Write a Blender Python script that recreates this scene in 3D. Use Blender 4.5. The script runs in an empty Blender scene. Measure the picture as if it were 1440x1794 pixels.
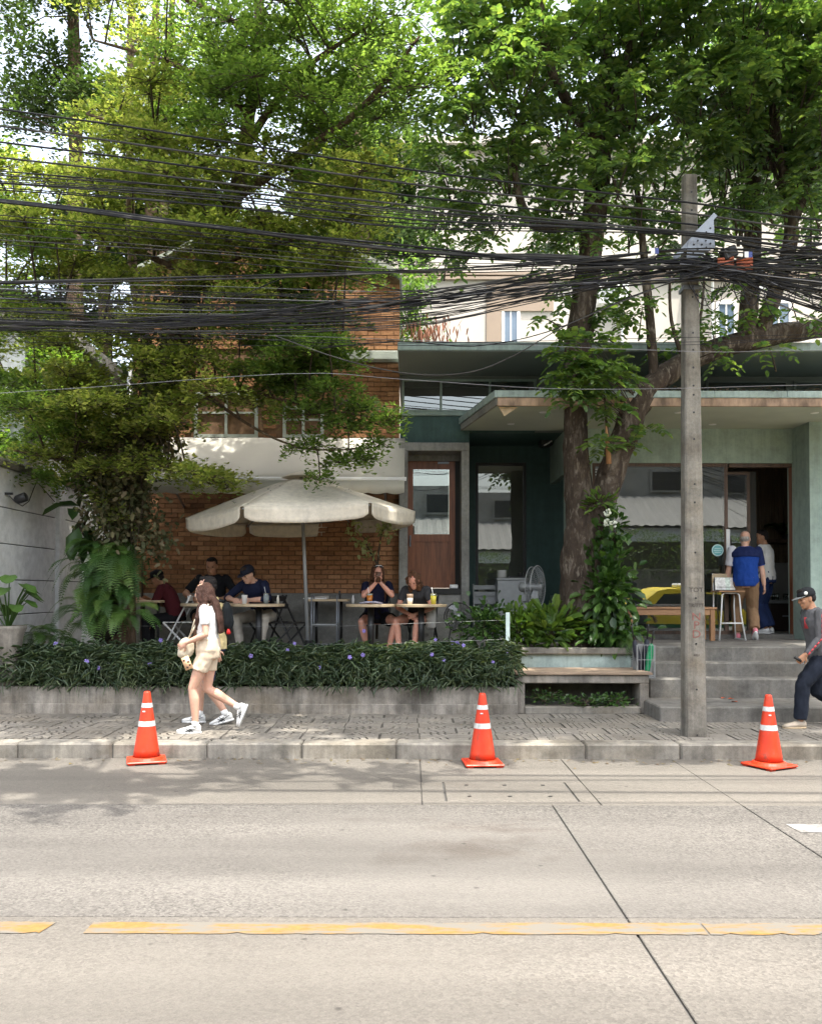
import bpy, bmesh, math, random
import numpy as np
from mathutils import Vector, Matrix, noise as mnoise
R = math.radians
random.seed(7)
rng = np.random.default_rng(7)
SC = bpy.context.scene
COL = SC.collection
PI = math.pi

# ------------------------------------------------------------------ camera, sky, sun, exposure
FPX, PITCH, SHIFT, CAMH = 1570.0, R(1.6), 94.0, 1.68
cd = bpy.data.cameras.new('camera')
cam = bpy.data.objects.new('camera', cd)
COL.objects.link(cam)
cd.sensor_fit = 'HORIZONTAL'
cd.sensor_width = 36.0
cd.lens = FPX / 1440.0 * 36.0
cd.shift_y = SHIFT / 1440.0
cd.clip_end = 2000
cam.location = (0, 0, CAMH)
cam.rotation_euler = (R(90) + PITCH, R(-0.12), 0)
SC.camera = cam

SUN_EL, SUN_AZ = R(74), R(150)          # azimuth measured from +Y towards +X
sdir = Vector((math.sin(SUN_AZ) * math.cos(SUN_EL), math.cos(SUN_AZ) * math.cos(SUN_EL), math.sin(SUN_EL)))
wd = bpy.data.worlds.new('World')
SC.world = wd
wd.use_nodes = True
wn = wd.node_tree.nodes
wl = wd.node_tree.links
bg = wn.get('Background') or wn.new('ShaderNodeBackground')
sky = wn.new('ShaderNodeTexSky')
sky.sky_type = 'NISHITA'
sky.sun_disc = False
sky.sun_elevation = SUN_EL
sky.sun_rotation = SUN_AZ
sky.air_density = 1.2
sky.dust_density = 6.0
sky.ozone_density = 1.0
hz = wn.new('ShaderNodeHueSaturation')          # milky tropical haze: less blue than a clear sky
hz.inputs['Saturation'].default_value = 0.55
wl.new(sky.outputs['Color'], hz.inputs['Color'])
wl.new(hz.outputs['Color'], bg.inputs['Color'])
bg.inputs['Strength'].default_value = 0.15
sl = bpy.data.lights.new('sun', 'SUN')
sl.energy = 2.1
sl.angle = R(0.6)
sl.color = (1.0, 0.95, 0.87)
so = bpy.data.objects.new('sun', sl)
COL.objects.link(so)
so.location = (3, 10, 30)
so.rotation_euler = (-sdir).to_track_quat('-Z', 'Y').to_euler()
SC.view_settings.view_transform = 'Standard'
SC.view_settings.look = 'None'
SC.view_settings.exposure = 2.2
SC.view_settings.gamma = 1.0
SC.view_settings.use_curve_mapping = False
SC.render.engine = 'CYCLES'
SC.cycles.use_denoising = True
SC.cycles.max_bounces = 8
SC.cycles.transparent_max_bounces = 24
SC.cycles.caustics_reflective = False
SC.cycles.caustics_refractive = False

# ------------------------------------------------------------------ layout helpers (photo sighting -> metres at a chosen depth)
def at(px, py, Y):
    cx = (px - 720.0) / FPX
    cy = (897.0 + SHIFT - py) / FPX
    dy = math.cos(PITCH) - cy * math.sin(PITCH)
    dz = math.sin(PITCH) + cy * math.cos(PITCH)
    t = Y / dy
    return Vector((cx * t, Y, CAMH + dz * t))
def XX(px, Y, py=1000): return at(px, py, Y).x
def ZZ(py, Y): return at(720, py, Y).z

# ------------------------------------------------------------------ mesh helpers
class MB:
    def __init__(s):
        s.v = []; s.f = []
    def add(s, vs, fs):
        n = len(s.v)
        s.v.extend([tuple(p) for p in vs])
        s.f.extend([tuple(i + n for i in f) for f in fs])
        return s
    def box(s, x0, x1, y0, y1, z0, z1):
        return s.add([(x0, y0, z0), (x1, y0, z0), (x1, y1, z0), (x0, y1, z0), (x0, y0, z1), (x1, y0, z1), (x1, y1, z1), (x0, y1, z1)],
                     [(0, 3, 2, 1), (4, 5, 6, 7), (0, 1, 5, 4), (1, 2, 6, 5), (2, 3, 7, 6), (3, 0, 4, 7)])
    def cbox(s, x0, x1, y0, y1, z0, z1, c=0.006, j=0.0):
        """box with chamfered edges; j = random waviness"""
        bm = bmesh.new()
        bmesh.ops.create_cube(bm, size=1)
        for v in bm.verts:
            v.co = Vector((x0 if v.co.x < 0 else x1, y0 if v.co.y < 0 else y1, z0 if v.co.z < 0 else z1))
            if j: v.co += Vector((random.uniform(-j, j), random.uniform(-j, j), random.uniform(-j, j)))
        bmesh.ops.bevel(bm, geom=bm.edges[:], offset=c, segments=1, affect='EDGES', clamp_overlap=True)
        s.bm(bm); bm.free()
        return s
    def bm(s, bm, M=None):
        bm.verts.index_update()
        return s.add([(M @ v.co) if M else v.co for v in bm.verts], [[v.index for v in f.verts] for f in bm.faces])
    def obox(s, c, size, M=None):
        x, y, z = size[0] / 2, size[1] / 2, size[2] / 2
        vs = [Vector(p) for p in ((-x, -y, -z), (x, -y, -z), (x, y, -z), (-x, y, -z), (-x, -y, z), (x, -y, z), (x, y, z), (-x, y, z))]
        if M: vs = [M @ p for p in vs]
        c = Vector(c)
        return s.add([p + c for p in vs], [(0, 3, 2, 1), (4, 5, 6, 7), (0, 1, 5, 4), (1, 2, 6, 5), (2, 3, 7, 6), (3, 0, 4, 7)])
    def bar(s, a, b, w, h=None, up=(0, 0, 1)):
        """rectangular bar from a to b"""
        a = Vector(a); b = Vector(b); h = h or w
        d = (b - a); L = d.length; d.normalize()
        u = Vector(up)
        if abs(d.dot(u)) > 0.98: u = Vector((0, 1, 0))
        x = d.cross(u).normalized(); y = x.cross(d)
        M = Matrix((x, d, y)).transposed()
        return s.obox((a + b) / 2, (w, L, h), M)
    def tube(s, pts, rad, n=8, cap=True, flat=1.0):
        pts = [Vector(p) for p in pts]
        if not hasattr(rad, '__len__'): rad = [rad] * len(pts)
        t0 = (pts[1] - pts[0]).normalized()
        u = Vector((0, 0, 1)) if abs(t0.z) < 0.9 else Vector((1, 0, 0))
        x = t0.cross(u).normalized()
        vs, fs = [], []
        for i, p in enumerate(pts):
            t = (pts[min(i + 1, len(pts) - 1)] - pts[max(i - 1, 0)]).normalized()
            x = (x - t * x.dot(t))
            if x.length < 1e-6: x = t.orthogonal()
            x.normalize(); y = t.cross(x)
            for k in range(n):
                a = 2 * PI * k / n
                vs.append(p + x * (math.cos(a) * rad[i]) + y * (math.sin(a) * rad[i] * flat))
        for i in range(len(pts) - 1):
            for k in range(n):
                k2 = (k + 1) % n
                fs.append((i * n + k, i * n + k2, (i + 1) * n + k2, (i + 1) * n + k))
        if cap:
            fs.append(tuple(range(n - 1, -1, -1)))
            m = (len(pts) - 1) * n
            fs.append(tuple(range(m, m + n)))
        return s.add(vs, fs)
    def lathe(s, prof, c=(0, 0, 0), n=20, M=None, cap=True):
        c = Vector(c); vs, fs = [], []
        for r, z in prof:
            for k in range(n):
                a = 2 * PI * k / n
                p = Vector((r * math.cos(a), r * math.sin(a), z))
                vs.append((M @ p if M else p) + c)
        for i in range(len(prof) - 1):
            for k in range(n):
                k2 = (k + 1) % n
                fs.append((i * n + k, i * n + k2, (i + 1) * n + k2, (i + 1) * n + k))
        if cap:
            fs.append(tuple(range(n - 1, -1, -1)))
            m = (len(prof) - 1) * n
            fs.append(tuple(range(m, m + n)))
        return s.add(vs, fs)
    def prism(s, poly, z0, z1):
        """poly: list of (x,y) counter-clockwise"""
        n = len(poly)
        return s.add([(p[0], p[1], z0) for p in poly] + [(p[0], p[1], z1) for p in poly],
                     [tuple(range(n - 1, -1, -1)), tuple(range(n, 2 * n))] + [(i, (i + 1) % n, n + (i + 1) % n, n + i) for i in range(n)])
    def ell(s, c, r, seg=12, rings=8, M=None):
        c = Vector(c)
        if not hasattr(r, '__len__'): r = (r, r, r)
        vs = []; fs = []
        for i in range(1, rings):
            th = PI * i / rings
            for k in range(seg):
                a = 2 * PI * k / seg
                p = Vector((r[0] * math.sin(th) * math.cos(a), r[1] * math.sin(th) * math.sin(a), r[2] * math.cos(th)))
                vs.append((M @ p if M else p) + c)
        top = Vector((0, 0, r[2])); bot = Vector((0, 0, -r[2]))
        vs.append((M @ top if M else top) + c); vs.append((M @ bot if M else bot) + c)
        for i in range(rings - 2):
            for k in range(seg):
                k2 = (k + 1) % seg
                fs.append((i * seg + k, (i + 1) * seg + k, (i + 1) * seg + k2, i * seg + k2))
        T = len(vs) - 2; B = T + 1
        for k in range(seg):
            k2 = (k + 1) % seg
            fs.append((T, k, k2))
            m = (rings - 2) * seg
            fs.append((m + k2, m + k, B))
        return s.add(vs, fs)
    def loft(s, rings, cap=True):
        """rings: list of equal-length point lists"""
        n = len(rings[0]); vs = []; fs = []
        for r in rings: vs.extend(r)
        for i in range(len(rings) - 1):
            for k in range(n):
                k2 = (k + 1) % n
                fs.append((i * n + k, i * n + k2, (i + 1) * n + k2, (i + 1) * n + k))
        if cap:
            fs.append(tuple(range(n - 1, -1, -1)))
            m = (len(rings) - 1) * n
            fs.append(tuple(range(m, m + n)))
        return s.add(vs, fs)
    def grid(s, rows):
        n = len(rows[0]); vs = [p for r in rows for p in r]
        return s.add(vs, [(j * n + i, j * n + i + 1, (j + 1) * n + i + 1, (j + 1) * n + i) for j in range(len(rows) - 1) for i in range(n - 1)])
    def mesh(s, name):
        me = bpy.data.meshes.new(name)
        me.from_pydata(s.v, [], s.f)
        me.update()
        return me
    def build(s, name, mat=None, parent=None, smooth=False, kind=None):
        return link(name, s.mesh(name), mat, parent, smooth, kind)

def link(name, me, mat=None, parent=None, smooth=False, kind=None):
    if mat is not None and not me.materials: me.materials.append(mat)
    if smooth: me.polygons.foreach_set('use_smooth', [True] * len(me.polygons))
    o = bpy.data.objects.new(name, me)
    COL.objects.link(o)
    if parent is not None: setp(o, parent)
    if kind: o['kind'] = kind
    return o
def setp(o, parent):
    o.parent = parent
    # things stand where their Empty stands; parts are modelled in place
    o.matrix_parent_inverse = parent.matrix_basis.inverted() if parent.parent is None else Matrix()
def empty(name, loc=(0, 0, 0)):
    o = bpy.data.objects.new(name, None)
    o.empty_display_size = 0.2
    COL.objects.link(o)
    o.location = loc
    o.matrix_basis = Matrix.Translation(Vector(loc))
    return o
def tag(o, label=None, cat=None, group=None, kind=None):
    if label: o['label'] = label
    if cat: o['category'] = cat
    if group: o['group'] = group
    if kind: o['kind'] = kind
    return o
def copy_tree(o, parent=None):
    c = o.copy(); COL.objects.link(c)
    if parent is not None: c.parent = parent
    for ch in list(o.children): copy_tree(ch, c)
    return c
def npmesh(name, V, n, F=None):
    """V (k,3) float array; faces of n corners each: F (m,n) int array"""
    me = bpy.data.meshes.new(name)
    V = np.asarray(V, dtype=np.float32); F = np.asarray(F, dtype=np.int32)
    me.vertices.add(len(V)); me.vertices.foreach_set('co', V.ravel())
    me.loops.add(F.size); me.loops.foreach_set('vertex_index', F.ravel())
    me.polygons.add(len(F))
    me.polygons.foreach_set('loop_start', np.arange(0, F.size, n, dtype=np.int32))
    me.polygons.foreach_set('loop_total', np.full(len(F), n, dtype=np.int32))
    me.update(calc_edges=True)
    me.validate()
    return me
def unit(a):
    return a / np.maximum(np.linalg.norm(a, axis=1, keepdims=True), 1e-9)
def leaf_mesh(name, P, D, N, L, W, fold=0.25, wide=0.45, droop=0.15, simple=False):
    """leaves as six-cornered blades folded on the midrib. P base, D direction, N up side, L length, W half-width"""
    P = np.asarray(P, float); D = unit(np.asarray(D, float)); N = np.asarray(N, float)
    S = unit(np.cross(D, N)); N = np.cross(S, D)
    L = np.asarray(L).reshape(-1, 1) * np.ones((len(P), 1)); W = np.asarray(W).reshape(-1, 1) * np.ones((len(P), 1))
    if simple:
        V = np.stack([P, P + D * L * .45 + S * W, P + D * L + N * L * .12, P + D * L * .45 - S * W], 1).reshape(-1, 3)
        return npmesh(name, V, 4, (np.arange(len(P)) * 4)[:, None] + np.array([[0, 1, 2, 3]]))
    up = N * W * fold; dz = np.array([[0, 0, -1.0]]) * L * droop
    a = P
    b = P + D * L * wide * 0.75 + S * W + up
    c = P + D * L * (wide + 0.35) + S * W * 0.72 + up + dz * 0.5
    d = P + D * L + dz
    e = P + D * L * (wide + 0.35) - S * W * 0.72 + up + dz * 0.5
    f = P + D * L * wide * 0.75 - S * W + up
    k = len(P)
    V = np.stack([a, b, c, d, e, f], 1).reshape(-1, 3)
    base = (np.arange(k) * 6)[:, None]
    F = np.concatenate([base + np.array([[0, 1, 2, 3]]), base + np.array([[0, 3, 4, 5]])], 0)
    return npmesh(name, V, 4, F)
def join_np(name, parts):
    """parts: list of (V, F(n,4))"""
    off = 0; VV = []; FF = []
    for V, F in parts:
        VV.append(V); FF.append(F + off); off += len(V)
    return npmesh(name, np.concatenate(VV), 4, np.concatenate(FF))
# ------------------------------------------------------------------ materials
class NT:
    def __init__(s, name):
        s.m = bpy.data.materials.new(name); s.m.use_nodes = True
        s.n = s.m.node_tree.nodes; s.l = s.m.node_tree.links
        s.b = s.n['Principled BSDF']; s.out = s.n['Material Output']
        s._pos = None
    def new(s, t, **k):
        nd = s.n.new(t)
        for a, v in k.items(): setattr(nd, a, v)
        return nd
    def set(s, sock, v):
        if isinstance(v, bpy.types.NodeSocket): s.l.new(v, sock)
        elif isinstance(v, (tuple, list)) and len(v) == 3 and sock.type == 'RGBA': sock.default_value = (*v, 1)
        else: sock.default_value = v
    @property
    def pos(s):
        if s._pos is None: s._pos = s.new('ShaderNodeNewGeometry').outputs['Position']
        return s._pos
    def mapped(s, scale=(1, 1, 1), src=None, loc=(0, 0, 0)):
        m = s.new('ShaderNodeMapping')
        s.l.new(src or s.pos, m.inputs['Vector'])
        m.inputs['Scale'].default_value = scale
        s.set(m.inputs['Location'], loc)
        return m.outputs['Vector']
    def noise(s, scale, detail=4, vec=None, rough=0.55, col=False, dist=0.0):
        n = s.new('ShaderNodeTexNoise')
        s.l.new(vec or s.pos, n.inputs['Vector'])
        n.inputs['Scale'].default_value = scale; n.inputs['Detail'].default_value = detail
        n.inputs['Roughness'].default_value = rough; n.inputs['Distortion'].default_value = dist
        return n.outputs['Color' if col else 'Fac']
    def voro(s, scale, vec=None, feature='F1', out='Distance'):
        n = s.new('ShaderNodeTexVoronoi'); n.feature = feature
        s.l.new(vec or s.pos, n.inputs['Vector']); n.inputs['Scale'].default_value = scale
        return n.outputs[out]
    def ramp(s, fac, stops):
        r = s.new('ShaderNodeValToRGB')
        s.l.new(fac, r.inputs['Fac'])
        e = r.color_ramp.elements
        while len(e) < len(stops): e.new(0.5)
        for i, (p, c) in enumerate(stops):
            e[i].position = p
            e[i].color = (*c, 1) if hasattr(c, '__len__') else (c, c, c, 1)
        return r.outputs['Color']
    def mix(s, f, a, b, mode='MIX'):
        m = s.new('ShaderNodeMix'); m.data_type = 'RGBA'; m.blend_type = mode
        s.set(m.inputs[0], f); s.set(m.inputs[6], a); s.set(m.inputs[7], b)
        return m.outputs[2]
    def math(s, op, a, b=0.0):
        m = s.new('ShaderNodeMath', operation=op)
        s.set(m.inputs[0], a); s.set(m.inputs[1], b)
        return m.outputs[0]
    def bump(s, h, strength=0.3, dist=0.02, nrm=None):
        b = s.new('ShaderNodeBump')
        b.inputs['Strength'].default_value = strength; b.inputs['Distance'].default_value = dist
        s.l.new(h, b.inputs['Height'])
        if nrm is not None: s.l.new(nrm, b.inputs['Normal'])
        s.l.new(b.outputs['Normal'], s.b.inputs['Normal'])
        return b.outputs['Normal']
    def base(s, col, rough=0.7, metal=0.0, spec=0.5):
        s.set(s.b.inputs['Base Color'], col); s.set(s.b.inputs['Roughness'], rough)
        s.set(s.b.inputs['Metallic'], metal); s.set(s.b.inputs['Specular IOR Level'], spec)
        return s
    def rnd(s): return s.new('ShaderNodeObjectInfo').outputs['Random']
    def island(s): return s.new('ShaderNodeNewGeometry').outputs['Random Per Island']

_mc = {}
def flat(name, col, rough=0.6, var=0.12, scale=6.0, bump=0.0, bscale=60, metal=0.0, spec=0.4, stretch=(1, 1, 1)):
    """plain painted / cloth / plastic surface with mild unevenness"""
    if name in _mc: return _mc[name]
    t = NT(name)
    v = t.mapped(stretch)
    n = t.noise(scale, 5, v)
    a = tuple(c * (1 - var) for c in col); b = tuple(min(1, c * (1 + var)) for c in col)
    t.base(t.ramp(n, [(0.3, a), (0.7, b)]), t.math('ADD', t.math('MULTIPLY', n, 0.2), rough - 0.1), metal, spec)
    if bump: t.bump(t.noise(bscale, 3, v), bump, 0.01)
    _mc[name] = t.m
    return t.m
def concrete(name, col, dark=0.55, stain=0.5, scale=1.6, warm=(1.0, 0.96, 0.9), streak=0.0, rough=0.88, grain=0.35, rnd=0.0):
    if name in _mc: return _mc[name]
    t = NT(name)
    n1 = t.noise(scale, 8, rough=0.62)
    n2 = t.noise(scale * 9, 6, rough=0.7)
    c = t.ramp(n1, [(0.28, tuple(x * dark for x in col)), (0.52, col), (0.8, tuple(min(1, x * w * 1.12) for x, w in zip(col, warm)))])
    c = t.mix(0.45, c, t.ramp(n2, [(0.35, 0.55), (0.6, 1.0)]), 'MULTIPLY')
    if streak:
        s = t.noise(2.2, 6, t.mapped((4.5, 4.5, 0.35)), rough=0.65)
        c = t.mix(streak, c, t.ramp(s, [(0.38, 0.32), (0.6, 1.0)]), 'MULTIPLY')
    if stain:
        d = t.noise(scale * 0.7, 3, t.mapped((1, 1, 1.7), loc=(7, 3, 1)))
        c = t.mix(stain, c, t.ramp(d, [(0.35, (0.55, 0.5, 0.42)), (0.55, (1, 1, 1))]), 'MULTIPLY')
    g = t.noise(90, 3)
    c = t.mix(grain, c, t.ramp(g, [(0.4, 0.72), (0.6, 1.08)]), 'MULTIPLY')
    if rnd:
        c = t.mix(rnd, c, t.ramp(t.rnd(), [(0, 0.6), (1, 1.15)]), 'MULTIPLY')
    t.base(c, rough, 0, 0.25)
    h = t.math('ADD', t.math('MULTIPLY', n2, 0.6), t.math('MULTIPLY', g, 0.5))
    t.bump(h, 0.35, 0.008)
    _mc[name] = t.m
    return t.m
def road_mat(name, col, expose=1.0, spot=None):
    t = NT(name)
    n1 = t.noise(0.45, 5, t.mapped((0.6, 1.6, 1)), rough=0.6)
    c = t.ramp(n1, [(0.3, tuple(x * 0.8 for x in col)), (0.55, col), (0.75, tuple(min(1, x * 1.12) for x in col))])
    # worn surface with exposed aggregate in patches
    agg = t.voro(75, out='Color'); ad = t.voro(75)
    a = t.new('ShaderNodeSeparateColor'); t.l.new(agg, a.inputs[0])
    pebble = t.ramp(a.outputs[0], [(0.0, 0.42), (0.35, 0.8), (0.7, 1.0), (1.0, 1.3)])
    gate = t.ramp(t.noise(0.5, 4, t.mapped((0.5, 1.3, 1), loc=(3, 8, 0))), [(0.36, 0.25), (0.62, expose)])
    c = t.mix(gate, c, t.mix(1.0, c, pebble, 'MULTIPLY'))
    pits = t.ramp(t.voro(38, t.mapped((1, 1, 1), loc=(2.3, 1.1, 0))), [(0.06, 0.25), (0.17, 1.0)])
    pg = t.ramp(t.noise(2.5, 4), [(0.5, 0.0), (0.7, 0.75)])
    c = t.mix(pg, c, t.mix(1.0, c, pits, 'MULTIPLY'))
    oil = t.ramp(t.noise(0.8, 6, t.mapped((0.45, 1.1, 1), loc=(11.4, 2.2, 0)), rough=0.7), [(0.60, (1, 1, 1)), (0.74, (0.62, 0.56, 0.53))])
    c = t.mix(0.8, c, oil, 'MULTIPLY')
    tyre = t.ramp(t.noise(1.0, 3, t.mapped((0.05, 1.4, 1), loc=(0, 0.6, 0))), [(0.35, 0.75), (0.6, 1.06)])
    c = t.mix(0.8, c, tyre, 'MULTIPLY')
    c = t.mix(0.3, c, t.ramp(t.noise(160, 2), [(0.4, 0.6), (0.6, 1.15)]), 'MULTIPLY')
    spots = t.ramp(t.voro(3.3, t.mapped((1, 1, 1), loc=(4.1, 9.7, 0))), [(0.035, 0.35), (0.07, 1.0)])
    c = t.mix(0.75, c, spots, 'MULTIPLY')
    ck = t.voro(.42, t.mix(.10, t.pos, t.noise(2.2, 5, col=True)), 'DISTANCE_TO_EDGE')          # hairline cracks here and there
    cm = t.math('MULTIPLY', t.ramp(ck, [(.0006, 1.0), (.0018, 0.0)]), t.ramp(t.noise(.35, 2, t.mapped(loc=(4, 1, 0))), [(.60, 0.0), (.68, .5)]))
    c = t.mix(cm, c, (.03, .028, .025))
    if spot:          # an old oil stain with a ragged edge
        v = t.new('ShaderNodeVectorMath', operation='DISTANCE'); t.l.new(t.mapped((.55, 1.0, 1)), v.inputs[0]); v.inputs[1].default_value = (spot[0] * .55, spot[1], 0)
        f = t.math('ADD', v.outputs['Value'], t.math('MULTIPLY', t.noise(3.5, 6), .9))
        c = t.mix(1.0, c, t.ramp(f, [(.45, (.74, .70, .67)), (.80, (1, 1, 1))]), 'MULTIPLY')
    t.base(c, 0.85, 0, 0.3)
    t.bump(t.math('ADD', ad, t.math('MULTIPLY', t.noise(60, 4), 0.6)), 0.45, 0.006)
    return t.m
def leaf_mat(name, cols, trans=0.4, rough=0.45, spec=0.35, tcol=1.6, clump=0.0, brown=None):
    """cols: list of greens picked per leaf"""
    if name in _mc: return _mc[name]
    t = NT(name)
    r = t.island()
    k = len(cols)
    c = t.ramp(r, [(i / max(1, k - 1), q) for i, q in enumerate(cols)])
    if clump or brown:
        n = t.noise(0.9, 3, t.mapped(loc=(5, 2, 9)))
        if brown is not None:
            c = t.mix(t.ramp(n, [(0.54, 0.0), (0.72, 0.65)]), c, t.mix(t.math('MULTIPLY', r, 0.9), brown, c))
        if clump:
            c = t.mix(clump, c, t.ramp(t.noise(1.3, 2), [(0.35, 0.7), (0.65, 1.25)]), 'MULTIPLY')
    t.base(c, rough, 0, spec)
    tr = t.new('ShaderNodeBsdfTranslucent')
    hs = t.mix(1.0, c, (tcol * 0.97, tcol, tcol * 0.45), 'MULTIPLY')
    t.l.new(hs, tr.inputs['Color'])
    mx = t.new('ShaderNodeMixShader'); mx.inputs[0].default_value = trans
    t.l.new(t.b.outputs[0], mx.inputs[1]); t.l.new(tr.outputs[0], mx.inputs[2])
    t.l.new(mx.outputs[0], t.out.inputs['Surface'])
    _mc[name] = t.m
    return t.m
def glass_mat(name, tint=(0.75, 0.82, 0.8), ior=1.6):
    if name in _mc: return _mc[name]
    t = NT(name)
    g = t.new('ShaderNodeBsdfGlossy'); g.inputs['Roughness'].default_value = 0.0
    g.inputs['Color'].default_value = (0.95, 1, 0.98, 1)
    tr = t.new('ShaderNodeBsdfTransparent'); tr.inputs['Color'].default_value = (*tint, 1)
    fr = t.new('ShaderNodeFresnel'); fr.inputs['IOR'].default_value = ior
    f2 = t.math('MULTIPLY', fr.outputs[0], 3.4)
    mx = t.new('ShaderNodeMixShader')
    t.l.new(f2, mx.inputs[0]); t.l.new(tr.outputs[0], mx.inputs[1]); t.l.new(g.outputs[0], mx.inputs[2])
    t.l.new(mx.outputs[0], t.out.inputs['Surface'])
    _mc[name] = t.m
    return t.m
def wood_mat(name, col, axis=0, rough=0.5, dark=0.55, scale=1.0):
    if name in _mc: return _mc[name]
    t = NT(name)
    s = [9 * scale] * 3; s[axis] = 0.7 * scale
    n = t.noise(2.4, 6, t.mapped(tuple(s)), dist=0.6)
    f = t.noise(14, 3, t.mapped(tuple(s)))
    c = t.ramp(n, [(0.3, tuple(x * dark for x in col)), (0.55, col), (0.75, tuple(min(1, x * 1.2) for x in col))])
    c = t.mix(0.4, c, t.ramp(f, [(0.4, 0.7), (0.6, 1.1)]), 'MULTIPLY')
    t.base(c, rough, 0, 0.4)
    t.bump(n, 0.15, 0.004)
    _mc[name] = t.m
    return t.m
def bark_mat(name, col, light, scale=1.0, moss=None):
    t = NT(name)
    v = t.mapped((1, 1, 0.35))
    n = t.noise(7 * scale, 8, v, rough=0.7, dist=0.7)
    vo = t.voro(16 * scale, t.mapped((1, 1, 0.4)))
    c = t.ramp(n, [(0.3, tuple(x * 0.45 for x in col)), (0.52, col), (0.72, light)])
    sp = t.ramp(t.noise(22 * scale, 4, v), [(0.58, 0.0), (0.68, 0.7)])
    c = t.mix(sp, c, light)
    if moss:
        c = t.mix(t.ramp(t.noise(2.2, 4), [(0.5, 0.0), (0.7, 0.6)]), c, moss)
    t.base(c, 0.9, 0, 0.2)
    t.bump(t.math('ADD', n, t.math('MULTIPLY', vo, 0.8)), 0.9, 0.03)
    return t.m
def brick_mat(name, col):
    t = NT(name)
    # a colour for each brick: by object for the single bricks, by loose piece for the rest
    r = t.math('FRACT', t.math('ADD', t.rnd(), t.math('MULTIPLY', t.island(), 7.3)))
    c = t.ramp(r, [(0.0, tuple(x * 0.55 for x in col)), (0.08, tuple(x * 0.82 for x in col)), (0.5, col),
                   (0.8, (col[0] * 1.1, col[1] * 1.12, col[2] * 1.1)), (1.0, (col[0] * 1.2, col[1] * 1.3, col[2] * 1.35))])
    c = t.mix(0.5, c, t.ramp(t.noise(25, 5), [(0.35, 0.6), (0.65, 1.15)]), 'MULTIPLY')
    c = t.mix(0.5, c, t.ramp(t.noise(0.9, 5, t.mapped((1, 1, 0.6))), [(0.35, (0.5, 0.46, 0.42)), (0.55, (1, 1, 1))]), 'MULTIPLY')
    t.base(c, 0.88, 0, 0.2)
    t.bump(t.noise(45, 5), 0.5, 0.006)
    return t.m

M = {}
M['asphalt'] = flat('joint_sealant', (0.06, 0.058, 0.055), 0.9, 0.3, 8)
M['road'] = road_mat('road_concrete', (0.116, 0.106, 0.092), 0.6)
M['lane'] = road_mat('worn_lane_concrete', (0.114, 0.106, 0.095), 1.0, (0.35, 5.85))
M['road2'] = road_mat('gutter_concrete', (0.130, 0.119, 0.102), 0.35)
M['kerb'] = concrete('kerb_concrete', (0.30, 0.28, 0.24), 0.5, 0.55, 2.2, streak=0.35, rnd=0.3)
M['tile'] = concrete('paving_concrete', (0.25, 0.23, 0.198), 0.62, 0.35, 1.2, rnd=0.35)
M['grout'] = flat('grout', (0.075, 0.068, 0.058), 0.95, 0.3, 12)
M['wallconc'] = concrete('planter_concrete', (0.36, 0.33, 0.285), 0.42, 0.6, 2.0, streak=0.55)
M['stepconc'] = concrete('step_concrete', (0.205, 0.195, 0.175), 0.5, 0.4, 2.6, streak=0.3)
M['poleconc'] = concrete('pole_concrete', (0.25, 0.233, 0.20), 0.5, 0.5, 3.0, streak=0.6)
M['frameconc'] = concrete('grey_render', (0.30, 0.30, 0.28), 0.6, 0.35, 2.2, streak=0.35)
M['plinth'] = concrete('plinth_render', (0.30, 0.295, 0.27), 0.6, 0.3, 2.0)
M['terrace'] = concrete('terrace_concrete', (0.28, 0.265, 0.24), 0.6, 0.4, 1.5)
M['soil'] = flat('soil', (0.035, 0.026, 0.018), 0.95, 0.5, 25, 0.8, 40)
M['ground'] = flat('earth', (0.16, 0.15, 0.12), 0.95, 0.3, 2)
M['wallwhite'] = concrete('painted_wall', (0.78, 0.79, 0.80), 0.84, 0.2, 0.9, warm=(1, 1, 1), grain=0.06, streak=0.05)
M['coping'] = concrete('coping_concrete', (0.3, 0.285, 0.25), 0.35, 0.6, 3.0, streak=0.4)
M['brick'] = brick_mat('brick', (0.37, 0.185, 0.092))
M['mortar'] = flat('mortar', (0.17, 0.10, 0.055), 0.95, 0.3, 12)
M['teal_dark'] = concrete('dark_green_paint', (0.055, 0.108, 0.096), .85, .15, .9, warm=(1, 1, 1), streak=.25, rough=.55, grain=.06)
M['teal_mid'] = concrete('grey_green_paint', (0.36, 0.46, 0.405), .86, .15, .8, warm=(1, 1, 1), streak=.22, rough=.65, grain=.06)
M['teal_up'] = flat('upper_green_paint', (0.18, 0.20, 0.175), 0.6, 0.1, 1.6, 0.05, 60)
M['teal_light'] = concrete('pale_teal_paint', (0.40, 0.50, 0.47), .8, .25, 1.6, warm=(1, 1, 1), streak=.35, rough=.6, grain=.08)
M['soffit'] = flat('soffit_paint', (0.42, 0.45, 0.37), 0.7, 0.08, 2)
M['ledge'] = flat('ledge_paint', (0.33, 0.36, 0.31), 0.7, 0.15, 5)
M['rust'] = flat('rusty_sheet', (0.31, 0.215, 0.15), 0.8, 0.55, 9, 0.3, 20, stretch=(1, 1, 0.4))
M['wood_door'] = wood_mat('door_wood', (0.24, 0.085, 0.034), 2, 0.4)
M['wood_brown'] = wood_mat('frame_wood', (0.11, 0.066, 0.044), 2, 0.45)
M['wood_bench'] = wood_mat('bench_wood', (0.40, 0.22, 0.11), 0, 0.5, 0.7)
M['wood_plank'] = wood_mat('weathered_plank', (0.34, 0.25, 0.175), 0, 0.85, 0.5)
M['wood_table'] = wood_mat('table_wood', (0.52, 0.40, 0.25), 0, 0.45, 0.8)
M['wood_panel'] = wood_mat('panel_wood', (0.15, 0.105, 0.065), 2, 0.5)
M['glass'] = glass_mat('window_glass')
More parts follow.
